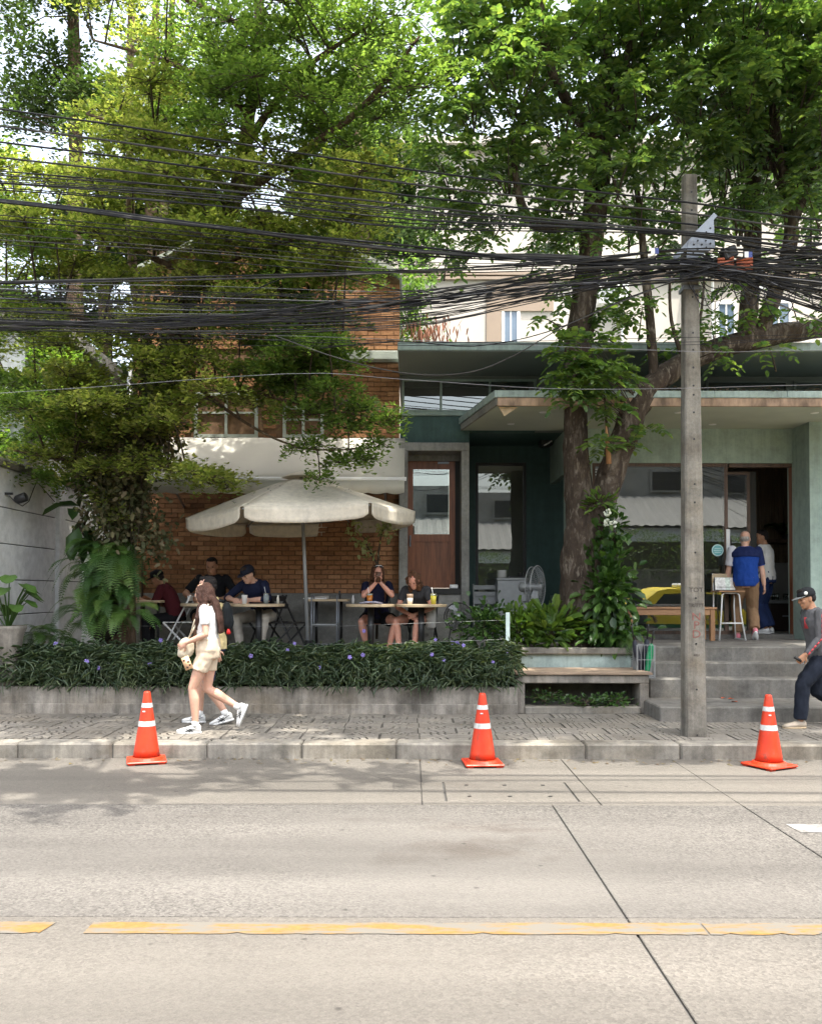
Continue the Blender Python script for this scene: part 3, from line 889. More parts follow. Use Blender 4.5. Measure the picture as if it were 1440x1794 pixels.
for a, b in ((1238, 1382), (1392, 1560)):
    window(XX(a, UY), XX(b, UY), UY - 0.03, cz + 0.2, ZZ(666, UY), 0.035, M['teal_up'], M['glassdark'])
# concrete portal with the wooden door
FY = 13.98
fx0, fx1 = gX0 - 0.01, XX(822, FY)
fz1 = ZZ(775, FY)
MB().cbox(fx0, XX(714, FY), FY, 14.7, TZ - .05, fz1 - 0.13, 0.006).build('door_portal', M['frameconc'], gs)
MB().cbox(XX(808, FY), fx1, FY, 14.7, TZ - .05, fz1 - 0.13, 0.006).build('door_portal', M['frameconc'], gs)
MB().cbox(fx0, fx1, FY - 0.003, 14.7, fz1 - 0.13, fz1, 0.006).build('door_portal', M['frameconc'], gs)
DY = 14.5
dx0, dx1 = XX(713, DY), XX(797, DY)
dz0, dz1 = ZZ(1030, DY), ZZ(808, DY)
MB().box(XX(714, FY), XX(808, FY), DY - 0.03, DY + 0.06, dz1 + 0.003, fz1 - 0.13).build('transom_panel', M['frameconc'], gs)
MB().box(XX(714, FY), XX(808, FY), FY + 0.06, DY + 0.1, TZ - .05, dz0 - 0.1).build('door_plinth', M['plinth'], gs)
MB().cbox(XX(712, FY), XX(808, FY), FY + 0.03, DY + 0.08, dz0 - 0.1, dz0 - 0.01, 0.006).build('threshold', M['dark'], gs)
MB().box(dx1, XX(808, FY), DY, DY + 0.05, dz0 - .1, dz1).build('door_side_panel', M['dark'], gs)
door = MB(); fw = 0.095
door.box(dx0, dx0 + fw, DY, DY + 0.05, dz0, dz1); door.box(dx1 - fw, dx1, DY, DY + 0.05, dz0, dz1)
pz = ZZ(936, DY)
door.box(dx0 + fw, dx1 - fw, DY + .001, DY + 0.05, dz1 - 0.13, dz1); door.box(dx0 + fw, dx1 - fw, DY + .001, DY + 0.05, dz0, dz0 + 0.13)
door.box(dx0 + fw, dx1 - fw, DY + .001, DY + 0.05, pz - 0.12, pz)
door = door.build('door', M['wood_door'], gs)
MB().box(dx0 + fw, dx1 - fw, DY + 0.02, DY + 0.04, dz0 + 0.13, pz - 0.12).build('lower_panel', M['wood_door'], door)
MB().box(dx0 + fw, dx1 - fw, DY + 0.012, DY + 0.018, pz, dz1 - 0.13).build('pane', M['glass'], door)
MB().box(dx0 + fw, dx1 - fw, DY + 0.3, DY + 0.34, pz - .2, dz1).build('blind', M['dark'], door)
MB().box(dx1 - 0.28, dx1 - 0.1, DY - 0.04, DY - 0.002, dz1 - 0.045, dz1 - 0.012).build('door_closer', M['steel'], door)
MB().tube([(dx0 + 0.05, DY - 0.03, pz - 0.02), (dx0 + 0.05, DY - 0.03, pz - 0.2)], 0.012, 8).build('handle', M['steel'], door)
# recess wall with tall window, ceiling, return wall
rX = XX(993, GY)
rw0, rw1, rz0, rz1 = XX(833, RY), XX(922, RY), TZ + 0.5, ZZ(810, RY)
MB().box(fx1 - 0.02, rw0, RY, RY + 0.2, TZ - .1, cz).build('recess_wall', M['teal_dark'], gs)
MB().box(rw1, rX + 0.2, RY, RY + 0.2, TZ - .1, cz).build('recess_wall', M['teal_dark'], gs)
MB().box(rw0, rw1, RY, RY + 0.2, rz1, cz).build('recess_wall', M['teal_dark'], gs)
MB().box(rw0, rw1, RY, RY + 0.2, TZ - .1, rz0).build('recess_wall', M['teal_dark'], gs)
window(rw0, rw1, RY + 0.04, rz0, rz1, 0.05, M['black'], M['glass'])
MB().box(rw0 - .4, rw1 + .4, RY + 1.4, RY + 1.5, TZ, cz).build('room_back', M['intwall'], gs)
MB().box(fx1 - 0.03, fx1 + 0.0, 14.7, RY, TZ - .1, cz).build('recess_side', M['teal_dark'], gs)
sw = MB().box(rX, rX + 0.2, GY + 0.02, RY, ZZ(858, RY) + .1, cz).box(rX, rX + 0.2, GY + 0.02, GY + 0.3, TZ - .1, ZZ(858, RY) + .1).box(rX, rX + 0.2, GY + 0.3, RY, TZ - .1, 1.6).build('return_wall', M['teal_mid'], gs)
MB().box(rX + 0.05, rX + 0.056, GY + 0.34, RY, 1.6, ZZ(858, RY) + .1).build('side_pane', M['glassdark'], gs)
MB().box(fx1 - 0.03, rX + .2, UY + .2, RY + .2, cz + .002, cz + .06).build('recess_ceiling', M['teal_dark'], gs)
# glazed front: lintel, pilasters, brown timber framing
lz0 = ZZ(810, GY)
MB().box(rX, XX(1402, GY), GY + 0.002, GY + 0.2, lz0, cz + 0.05).build('lintel', M['teal_mid'], gs)
gx0, gx1 = XX(1038, GY), XX(1402, GY)
MB().box(rX - .004, gx0, GY, GY + 0.2, TZ, lz0).build('pilaster', M['teal_mid'], gs)
pX = XX(1420, 13.5)
MB().box(pX, 10, 13.5, GY + 0.2, PZ - .1, cz + 0.05).build('side_wall', M['teal_mid'], gs)
md_ = XX(1277, GY)
fz = 1.0
shopwin = window(gx0, md_, GY + 0.05, fz, lz0 - 0.002, 0.055, M['wood_brown'], M['glass'], [], tilt=R(1.05), name='shop_window', fd=.09)
MB().box(md_ + 0.03, gx1, GY + 0.03, GY + 0.14, lz0 - 0.06, lz0 - 0.003).build('door_head', M['wood_brown'], gs)
MB().box(gx1 - 0.11, gx1, GY + 0.03, GY + 0.15, fz - .06, lz0 - 0.06).build('door_jamb', M['wood_door'], gs)
MB().box(gx0, gx1, GY + 0.0, GY + 0.2, PZ - 0.02, fz).build('door_sill', M['stepconc'], gs)
MB().box(md_ - 0.03, md_ + 0.028, GY + 0.022, GY + 0.028, 1.68 + 0.55, 1.68 + 0.98).build('push_notice', M['whitepaint'], shopwin)
# sliding leaf pushed back behind the door post
sl0, sl1 = md_ + 0.03, XX(1312, GY + .35)
window(sl0, sl1, GY + 0.3, fz, lz0 - 0.1, 0.05, M['wood_brown'], M['glass'], [], tilt=R(1.0), name='sliding_door')
MB().box(sl1 + .002, sl1 + 0.1, GY + 0.28, GY + 0.4, fz, lz0 - 0.1).build('inner_post', M['dark'], gs)
# round sticker
sk = MB().lathe([(0.095, 0), (0.095, 0.002)], at(1257, 963, GY + 0.03), 24, Matrix.Rotation(R(90), 3, 'X')).build('round_sticker', flat('sticker_teal', (0.16, 0.45, 0.46), 0.5, 0.05), shopwin)
sk2 = MB()
for q in range(28):
    a, b = q / 28 * 2 * PI, (q + 1) / 28 * 2 * PI
    c_ = at(1257, 963, GY + 0.024)
    sk2.add([c_ + Vector((math.cos(t) * r, 0, math.sin(t) * r)) for t, r in ((a, .08), (a, .092), (b, .092), (b, .08))], [(0, 1, 2, 3)])
for zz, w in ((.03, .05), (.0, .065), (-.03, .05)): sk2.box(c_.x - w, c_.x + w, c_.y - .001, c_.y, c_.z + zz - .006, c_.z + zz + .004)
sk2.build('sticker_mark', flat('sticker_pale', (0.6, 0.75, 0.72), 0.5, 0.05), shopwin)
# house number plate by the window head
nb = MB(); p0 = at(1043, 826, GY - 0.01)
for zz, w in ((0.03, 0.03), (-0.01, 0.03), (-0.055, 0.034)): nb.box(p0.x - 0.005, p0.x + 0.06, GY - 0.012, GY - 0.004, p0.z + zz, p0.z + zz + 0.02)
nb.build('number_plate', M['whitepaint'], gs)
# interior
MB().box(rX + 0.2, 9, GY + 0.2, 19, fz - 0.1, fz - 0.001).build('shop_floor', M['stepconc'], gs)
MB().box(rX + 0.2, 9, GY + 0.2, 19, cz + 0.05, cz + 0.1).build('shop_ceiling', M['intwall'], gs)
MB().box(rX + 0.2, 9, 18.5, 18.6, fz, cz + 0.05).build('shop_back_wall', M['intwall'], gs)
MB().box(8.6, 8.7, GY + 0.2, 18.5, fz, cz + 0.05).build('shop_end_wall', M['intwall'], gs)
for i in range(10):
    x = XX(1316, 16.2) + i * 0.085
    MB().box(x, x + 0.078, 16.2, 16.24, fz + 1.2, cz).build('wall_slat', M['wood_panel'], gs)
MB().box(XX(1316, 16.2), 8.6, 16.245, 16.3, fz, cz).build('partition', M['intwall'], gs)
MB().box(XX(1330, 16.1), 8.4, 15.95, 16.19, ZZ(950, 16.1), ZZ(944, 16.1)).build('wall_shelf', M['wood_brown'], gs)
# canopy
cn = empty('entrance_canopy', (4, 13, cz))
tag(cn, 'flat pale teal canopy with rusty front strip over the shop entrance', 'canopy')
CY = 12.3
cL0, cL1 = XX(870, CY), XX(808, GY)
zc1 = ZZ(684, CY); zc2 = ZZ(696, CY); zc3 = ZZ(711, CY)
m = MB()
pl = [(cL0, CY), (10, CY), (10, UY - 0.01), (cL1, UY - 0.01)]
MB().prism([(a + (0.03 if i in (0, 3) else 0), b + (0.03 if i < 2 else 0)) for i, (a, b) in enumerate(pl)], cz + 0.0, cz + 0.05).build('soffit', M['soffit'], cn)
MB().prism(pl, cz + 0.052, zc1 - 0.01).build('deck', M['teal_light'], cn)
for i in range(9):
    xa = cL0 + i * 1.0
    MB().cbox(xa + 0.002, min(xa + 0.998, 10), CY - 0.03, CY - 0.002, zc2, zc1, 0.004).build('fascia_board', M['teal_light'], cn)
MB().cbox(cL0 + 0.01, 10, CY - 0.018, CY + 0.025, zc3, zc2 - 0.002, 0.004, 0.002).build('rusty_strip', M['rust'], cn)
d = Vector((cL1 - cL0, UY - .012 - CY, 0)).normalized()
MB().bar((cL0 - 0.015, CY - 0.03, (zc2 + zc1) / 2), (cL1 - 0.015, UY - 0.02, (zc2 + zc1) / 2), 0.03, zc1 - zc2).build('side_board', M['teal_light'], cn)
MB().bar((cL0 + 0.01, CY, (cz + zc2) / 2 - .002), (cL1 + 0.01, UY - 0.02, (cz + zc2) / 2 - .002), 0.03, zc2 - cz).build('side_strip', M['plinth'], cn)
q = at(888, 712, CY + 0.05)
MB().add([q + Vector((-.12, 0, 0)), q + Vector((.15, 0.02, 0)), q + Vector((-.04, .01, -.13)), q + Vector((-.12, 0.02, 0)), q + Vector((.15, 0.04, 0)), q + Vector((-.04, .03, -.13))],
         [(0, 2, 1), (3, 4, 5), (0, 3, 5, 2), (2, 5, 4, 1)]).build('peeling_flap', flat('peeling_sheet', (0.55, 0.42, 0.26), 0.8, 0.25, 12), cn)
for px, py in ((952, 721), (895, 746), (1190, 722), (1430, 724), (1250, 738)):
    yy = CY + 0.5 if py < 730 else GY - 0.4
    pz_ = cz - 0.004
    MB().lathe([(0.06, 0), (0.055, -0.006), (0.03, -0.008)], (XX(px, yy), yy, pz_), 14).build('downlight', M['whitepaint'], cn)
# dead leaves heaped along the canopy edge
k = 1400
P = np.stack([rng.uniform(cL0, 9, k), rng.uniform(CY - .02, CY + .5, k), rng.uniform(0, .05, k) + zc1 - .01], 1)
me = leaf_mesh('leaf_litter', P, rng.normal(size=(k, 3)) * (1, 1, .4), rng.normal(size=(k, 3)) + (0, 0, 1), rng.uniform(.04, .09, k), .014)
link('leaf_litter', me, flat('litter', (0.06, 0.045, 0.03), 0.9, 0.5, 30), cn, kind='stuff')
# black spotlight box on the return wall
wb = empty('wall_camera', (rX - .1, 15.0, 3.9))
tag(wb, 'black box camera with white wires on the dark green recess wall under the canopy', 'camera')
p = at(957, 766, 15.2)
MB().cbox(p.x - 0.1, p.x + 0.1, 15.2, 15.5, p.z - 0.13, p.z + 0.12, 0.015).build('housing', M['black'], wb)
MB().tube([p + Vector((-.05, -.02, -.14)), p + Vector((.03, -.04, -.1)), p + Vector((.08, -.03, -.06))], 0.012, 6).build('white_wire', M['whitepaint'], wb)
MB().bar(p + Vector((.09, .15, 0)), (rX + .05, 15.35, p.z), 0.04).build('bracket', M['black'], wb)
# shop counter with glassware
ct = empty('shop_counter', (6.6, 15.5, 1.0))
tag(ct, 'dark wooden shop counter with grey top inside the doorway', 'counter')
c0 = XX(1345, 15.6)
MB().box(c0, 8.4, 15.5, 15.94, 1.001, ZZ(1056, 15.5)).build('cabinet', flat('dark_cabinet', (0.035, 0.022, 0.018), 0.4, 0.15, 5), ct)
MB().cbox(c0 - 0.03, 8.4, 15.46, 15.94, ZZ(1056, 15.5) + .001, ZZ(1050, 15.5), 0.006).build('counter_top', M['greymetal'], ct)
MB().bar((c0 + .2, 15.48, ZZ(1078, 15.5)), (c0 + .55, 15.48, ZZ(1078, 15.5)), .018).build('handle', M['steel'], ct)
for i in range(5):
    gl = MB().lathe([(.03, 0), (.036, .11), (.033, .11), (.027, .008)], (c0 + .1 + i * .1, 15.62 + (i % 2) * .08, ZZ(1050, 15.5) + .001), 12).build('drinking_glass', M['glass'], None, True)
    tag(gl, 'clear drinking glass on the shop counter inside the doorway', 'glass', 'glasses on the shop counter')

# ================================================================== CREAM BLOCK BEHIND
cb = empty('cream_building', (6, 24, 0))
tag(cb, 'tall cream apartment block with bands seen behind the trees and shop roof', 'building')
CBY = 24.0
cx0_ = XX(650, CBY)
MB().box(cx0_, 16, CBY, CBY + 8, 0, ZZ(262, CBY)).build('wall', M['cream'], cb)
MB().box(cx0_ - 0.4, 16.3, CBY - 0.4, CBY + 8, ZZ(262, CBY) + .002, ZZ(250, CBY)).build('roof', M['cream'], cb)
for y_ in (478, 486):
    MB().box(cx0_ - .05, 16, CBY - 0.12, CBY, ZZ(y_ + 5, CBY), ZZ(y_, CBY)).build('band', M['beige'], cb)
MB().box(XX(852, CBY), XX(970, CBY), CBY - 0.06, CBY - .002, ZZ(545, CBY), ZZ(494, CBY)).build('beige_panel', M['beige'], cb)
MB().box(XX(852, CBY), XX(878, CBY), CBY - 0.07, CBY - .002, ZZ(612, CBY), ZZ(546, CBY)).build('beige_panel', M['beige'], cb)
for (a, b, c, d_) in ((884, 906, 536, 612), (1262, 1288, 532, 600), (1330, 1360, 470, 500), (1350, 1385, 530, 575)):
    x0, x1, z0, z1 = XX(a, CBY), XX(b, CBY), ZZ(d_, CBY), ZZ(c, CBY)
    wfr = MB().box(x0 - .08, x0, CBY - .05, CBY + .1, z0 - .08, z1 + .08).box(x1, x1 + .08, CBY - .05, CBY + .1, z0 - .08, z1 + .08).box(x0, x1, CBY - .05, CBY + .1, z1, z1 + .08).box(x0, x1, CBY - .05, CBY + .1, z0 - .08, z0).build('window', M['whitepaint'], cb)
    MB().box(x0, x1, CBY - .02, CBY - .004, z0, z1).build('pane', M['bluewin'], wfr)
    MB().box((x0 + x1) / 2 - .02, (x0 + x1) / 2 + .02, CBY - .035, CBY - .021, z0, z1).build('mullion', M['whitepaint'], wfr)
for a, b in ((1068, 520), (1225, 470)):
    p = at(a, b, CBY)
    ac = MB().cbox(p.x - .4, p.x + .4, CBY - .45, CBY - .05, p.z - .3, p.z + .3, .02).build('air_conditioner', M['whitepaint'], cb)
    MB().lathe([(.22, 0), (.22, .01)], (p.x - .1, CBY - .452, p.z), 18, Matrix.Rotation(R(90), 3, 'X')).build('grille', M['greymetal'], ac)
    MB().tube([(p.x + .3, CBY - .1, p.z - .3), (p.x + .3, CBY - .1, 4)], .04, 6).build('pipe', M['whitepaint'], cb)
for i in range(18):      # balcony railing at the far right
    x = XX(1330, 22) + i * 0.12
    MB().bar((x, 22.0, ZZ(612, 22)), (x, 22.0, ZZ(580, 22)), 0.03).build('railing_bar', M['whitepaint'], cb)
MB().bar((XX(1325, 22), 22, ZZ(579, 22)), (XX(1330, 22) + 2.3, 22, ZZ(579, 22)), 0.05).build('top_rail', M['whitepaint'], cb)
MB().box(XX(1320, 22), XX(1330, 22) + 2.4, 21.9, 24, ZZ(618, 22), ZZ(612, 22)).build('balcony', M['cream'], cb)

# ================================================================== ACROSS THE STREET (seen mirrored in the shop windows)
tag(MB().box(-40, 40, -6.0, -3.6, -0.05, 0.15).build('opposite_sidewalk', M['tile']), 'pavement on the near side of the street', kind='structure')
hw = empty('garden_wall', (4, -6, 0))
tag(hw, 'grey garden wall under a clipped hedge, mirrored in the shop window', 'wall')
MB().box(-30, 30, -6.3, -6.0, 0, 1.7).build('wall', M['stepconc'], hw)
MB().box(-30, 30, -6.35, -5.95, 1.7, 1.78).build('coping', M['coping'], hw)
n = 26000
P = np.stack([rng.uniform(-9, 16, n), rng.uniform(-6.7, -5.75, n), rng.uniform(0.9, 3.2, n)], 1)
keep = (P[:, 1] > -5.98) | (P[:, 2] > 3.0) | (rng.random(n) < .25)
P = P[keep]; n = len(P)
P[:, 2] += .12 * np.sin(P[:, 0] * 2.3) + rng.normal(0, .05, n)
me = leaf_mesh('hedge', P, rng.normal(size=(n, 3)) + (0, .6, -.2), rng.normal(size=(n, 3)) + (0, .3, 1), rng.uniform(.07, .13, n), rng.uniform(.025, .04, n), simple=True)
ho = link('hedge', me, leaf_mat('hedge_leaf', [(0.05, 0.09, 0.02), (0.08, 0.14, 0.03), (0.15, 0.21, 0.05)], .4))
tag(ho, 'clipped green hedge over the garden wall, mirrored in the shop window', 'hedge', kind='stuff')
MB().box(-12, 18, -6.6, -6.32, 0.5, 2.85).build('hedge_core', M['soil'], hw)
oh = empty('opposite_house', (6, -12, 0))
tag(oh, 'pale house with a tiled lean-to roof, mirrored in the shop window', 'house')
m = MB()
for i in range(70):
    x = -10 + i * 0.42
    m.add([(x, -8.0, 3.5), (x + .21, -8.0, 3.56), (x + .42, -8.0, 3.5), (x, -11.0, 4.9), (x + .21, -11.0, 4.96), (x + .42, -11.0, 4.9)], [(0, 3, 4, 1), (1, 4, 5, 2)])
m.build('roof', flat('grey_roof', (0.17, 0.165, 0.155), 0.7, 0.3, 6, stretch=(3, .4, 1)), oh)
MB().box(-10, 19.4, -11.2, -8.3, 0, 3.45).build('wall', M['wallwhite'], oh)
MB().box(-8, 17, -16, -11.2, 0, 6.4).build('upper_wall', M['plinth'], oh)
for i in range(7):
    wfr = MB().box(-6 + i * 3.3, -4.2 + i * 3.3, -11.2, -11.12, 5.1, 6.1).build('window', M['plinth'], oh)
    MB().box(-5.9 + i * 3.3, -4.3 + i * 3.3, -11.12, -11.1, 5.2, 6.0).build('pane', M['dark'], wfr)

# next plot to the left, past the boundary wall (out of frame)
nh = empty('neighbour_house', (-12, 14, 0))
tag(nh, 'plain grey house on the next plot past the boundary wall', 'house')
MB().box(-24, -6.6, 15.2, 24, 0, 6.2).build('wall', M['wallwhite'], nh)
MB().cbox(-24.4, -6.2, 14.8, 24.4, 6.2, 6.45, .02).build('roof', M['coping'], nh)
for i in range(5):
    x = -9.2 - i * 2.9
    for z in (1.2, 4.0):
        w_ = MB().box(x, x + 1.5, 15.12, 15.2, z, z + 1.3).build('window', M['whitepaint'], nh)
        MB().box(x + .08, x + 1.42, 15.1, 15.119, z + .08, z + 1.22).build('pane', M['bluewin'], w_)
nw = empty('neighbour_wall', (-12, 11.2, KT))
tag(nw, 'rendered street wall of the next plot past the boundary wall', 'wall')
for i in range(7):
    MB().cbox(-5.46 - (i + 1) * 2.4, -5.48 - i * 2.4, 11.42, 11.6, .1, 2.3, .01).build('panel', M['wallwhite'], nw)
MB().cbox(-22.4, -5.44, 11.38, 11.64, 2.302, 2.4, .02).build('coping', M['coping'], nw)
# ================================================================== TREES AND PLANTS
def smooth_path(pts, n=6):
    """Catmull-Rom through (point, radius) pairs"""
    P = [Vector(p) for p, _ in pts]; Rr = [r for _, r in pts]
    out, rad = [], []
    for i in range(len(P) - 1):
        p0, p1, p2, p3 = P[max(i - 1, 0)], P[i], P[i + 1], P[min(i + 2, len(P) - 1)]
        for k in range(n):
            t = k / n
            out.append(0.5 * ((2 * p1) + (p2 - p0) * t + (2 * p0 - 5 * p1 + 4 * p2 - p3) * t * t + (3 * p1 - p0 - 3 * p2 + p3) * t ** 3))
            rad.append(Rr[i] + (Rr[i + 1] - Rr[i]) * t)
    out.append(P[-1]); rad.append(Rr[-1])
    return out, rad
def limb(m, pts, n=6, sides=12, rough=0.06):
    out, rad = smooth_path(pts, n)
    k0 = len(m.v)
    m.tube(out, rad, sides)
    for i in range(k0, len(m.v)):          # knobbly surface
        p = Vector(m.v[i]); c = out[min((i - k0) // sides, len(out) - 1)]
        d = p - c
        m.v[i] = tuple(c + d * (1 + rough * 3 * mnoise.noise(p * 5) + rough * mnoise.noise(p * 16)))
    return out
M['bark_dark'] = bark_mat('grey_brown_bark', (0.07, 0.052, 0.039), (0.235, 0.20, 0.16))
M['bark_brown'] = bark_mat('brown_bark', (0.11, 0.07, 0.045), (0.2, 0.15, 0.1), 1.3, (0.05, 0.06, 0.02))
M['twig'] = flat('twig_bark', (0.06, 0.045, 0.03), 0.9, 0.3, 20)
M['leafolive'] = leaf_mat('olive_leaf', [(0.085, 0.12, 0.034), (0.135, 0.175, 0.046), (0.19, 0.215, 0.064), (0.25, 0.255, 0.10)], .58, .5, .3, 2.1, 0.4, brown=(0.20, 0.155, 0.07))
M['leafgreen'] = leaf_mat('fresh_leaf', [(0.065, 0.115, 0.034), (0.105, 0.165, 0.046), (0.15, 0.21, 0.06)], .58, .5, .3, 2.1, 0.5)
M['leafbright'] = leaf_mat('bright_leaf', [(0.06, 0.12, 0.022), (0.09, 0.165, 0.03), (0.14, 0.21, 0.045)], .45, .5, .3, 1.8, 0.4)
M['leaffar'] = leaf_mat('far_leaf', [(0.04, 0.075, 0.022), (0.06, 0.105, 0.03), (0.09, 0.14, 0.04)], .32, .55, .3, 1.5, 0.4)
M['leafpin'] = leaf_mat('pinnate_leaf', [(0.055, 0.11, 0.042), (0.085, 0.15, 0.05), (0.12, 0.19, 0.056), (0.175, 0.24, 0.065)], .5, .38, .45, 1.9, 0.4)
M['vineleaf'] = leaf_mat('vine_leaf', [(0.05, 0.07, 0.03), (0.09, 0.10, 0.045), (0.15, 0.14, 0.07), (0.19, 0.15, 0.09)], .2, .6, .25, 1.3)

def pad_leaves(c, rx, ry, n, size=(0.05, 0.085), thick=0.05, tilt=(0, 0), droop=0.16, wide=0.30, tw=13):
    """a flat spray: twigs fan out from the centre, leaves in rows along them"""
    a0 = rng.uniform(0, 2 * PI)
    tk = rng.integers(0, tw, n)
    ang = a0 + tk * 2 * PI / tw + rng.normal(0, .10, n)
    r = np.sqrt(rng.random(n)) * (0.75 + 0.35 * np.sin(tk * 2.4 + a0))
    zoff = rng.normal(0, thick, n) - droop * r * r + (tk % 3) * 0.035
    x = np.cos(ang) * r * rx; y = np.sin(ang) * r * ry
    z = zoff + x * tilt[0] + y * tilt[1]
    P = np.stack([c[0] + x, c[1] + y, c[2] + z], 1)
    sa = ang + rng.choice([-1, 1], n) * rng.uniform(.3, 1.2, n)
    D = np.stack([np.cos(sa), np.sin(sa), rng.normal(.1, .3, n)], 1)
    N = np.stack([rng.normal(0, .45, n), rng.normal(-.2, .45, n), np.ones(n)], 1)
    L = rng.uniform(size[0], size[1], n)
    return P, D, N, L, L * wide
def pad_twigs(m, c, rx, ry, tilt, k=7):
    for i in range(k):
        a = i * 2 * PI / k + random.uniform(-.3, .3); r = random.uniform(.7, 1.0)
        e = Vector((math.cos(a) * r * rx, math.sin(a) * r * ry, 0)); e.z = e.x * tilt[0] + e.y * tilt[1] - .1
        c_ = Vector(c)
        m.tube([c_ - Vector((0, 0, .05)), c_ + e * .55 + Vector((0, 0, .04)), c_ + e], [.008, .005, .002], 3, False)
def gather(name, pads, mat, parent, fold=.2, wide=.45, droop=.1, simple=False):
    A = [np.concatenate([p[i] for p in pads]) for i in range(5)]
    return link(name, leaf_mesh(name, *A, fold=fold, wide=wide, droop=droop, simple=simple), mat, parent)
def path_eval(out, t):
    i = min(int(t * (len(out) - 1)), len(out) - 2); f = t * (len(out) - 1) - i
    return out[i].lerp(out[i + 1], f)

# ---------------- big layered tree on the left
lt = empty('layered_tree', (-3.95, 12.4, 0.5))
tag(lt, 'large tree with tiered sprays of tiny olive leaves spreading over the umbrella and terrace', 'tree')
tm = MB()
trunk_px = [(214, 1130, 12.45, .21), (212, 960, 12.4, .175), (224, 850, 12.35, .15), (252, 740, 12.3, .135), (290, 640, 12.2, .125), (345, 490, 12.1, .115), (410, 345, 12.0, .10), (436, 200, 11.9, .085), (450, 60, 11.9, .07), (456, -120, 11.9, .05), (460, -330, 11.9, .03)]
tpath = limb(tm, [(at(a, b, c), r) for a, b, c, r in trunk_px], 5, 14, .07)
tp2 = limb(tm, [(at(212, 930, 12.4), .11), (at(250, 800, 12.8), .10), (at(262, 650, 13.0), .085), (at(232, 480, 13.2), .07), (at(226, 250, 13.3), .055), (at(228, 0, 13.3), .05), (at(230, -200, 13.3), .03)], 5, 10)
br = MB()
hold = [p for p in tpath] + tp2
for q in (((285, 650, 12.2, .035), (450, 690, 11.7, .024), (560, 715, 11.4, .014), (690, 738, 11.3, .006)), ((300, 640, 12.2, .03), (420, 735, 11.7, .020), (530, 785, 11.5, .012), (650, 785, 11.4, .005)),
          ((345, 490, 12.1, .06), (480, 555, 11.8, .04), (600, 600, 11.5, .015)), ((412, 345, 12.0, .075), (545, 255, 11.6, .055), (640, 180, 11.3, .04), (735, 60, 11.0, .015)), ((432, 250, 11.9, .06), (520, 130, 11.5, .04), (650, 40, 11.2, .015)),
          ((224, 850, 12.3, .05), (130, 810, 11.8, .035), (20, 790, 11.7, .012)), ((252, 740, 12.3, .05), (150, 705, 11.9, .035), (20, 690, 12.2, .012)), ((345, 490, 12.1, .055), (200, 425, 11.8, .035), (30, 385, 11.8, .012)),
          ((290, 640, 12.2, .055), (180, 570, 11.8, .035), (10, 530, 11.7, .012)), ((410, 345, 12.0, .06), (300, 255, 11.7, .04), (150, 200, 11.6, .015)), ((436, 200, 11.9, .05), (320, 120, 11.6, .035), (160, 70, 11.6, .012)), ((450, 60, 11.9, .05), (300, -10, 11.6, .03), (120, -50, 11.6, .012)), ((240, 800, 12.3, .03), (310, 820, 11.6, .028), (395, 850, 11.2, .01)), ((345, 490, 12.1, .05), (440, 440, 11.6, .035), (600, 400, 11.4, .012))):
    hold += limb(tm, [(at(a, b, c), r) for a, b, c, r in q], 5, 8, .04)
pads_o, pads_g = [], []
def inside(px, py):
    if py < 250: return 180 < px < 745 - max(0, (60 - py)) * .3
    if py < 560: return -40 < px < 690 - (py - 250) * .18
    if py < 720: return -40 < px < 620
    if py < 850: return 20 < px < 400
    return False
cand = []
tries = 0
while len(cand) < 215 and tries < 5000:
    tries += 1
    px, py = random.uniform(-60, 745), random.uniform(-40, 845)
    if not inside(px, py) and py > -10: continue
    if py < -10 and not (100 < px < 700): continue
    cand.append((px, py, random.uniform(10.5, 13.0)))
cand = [q for q in cand if not (q[2] > 13.2 and q[1] > 540)]
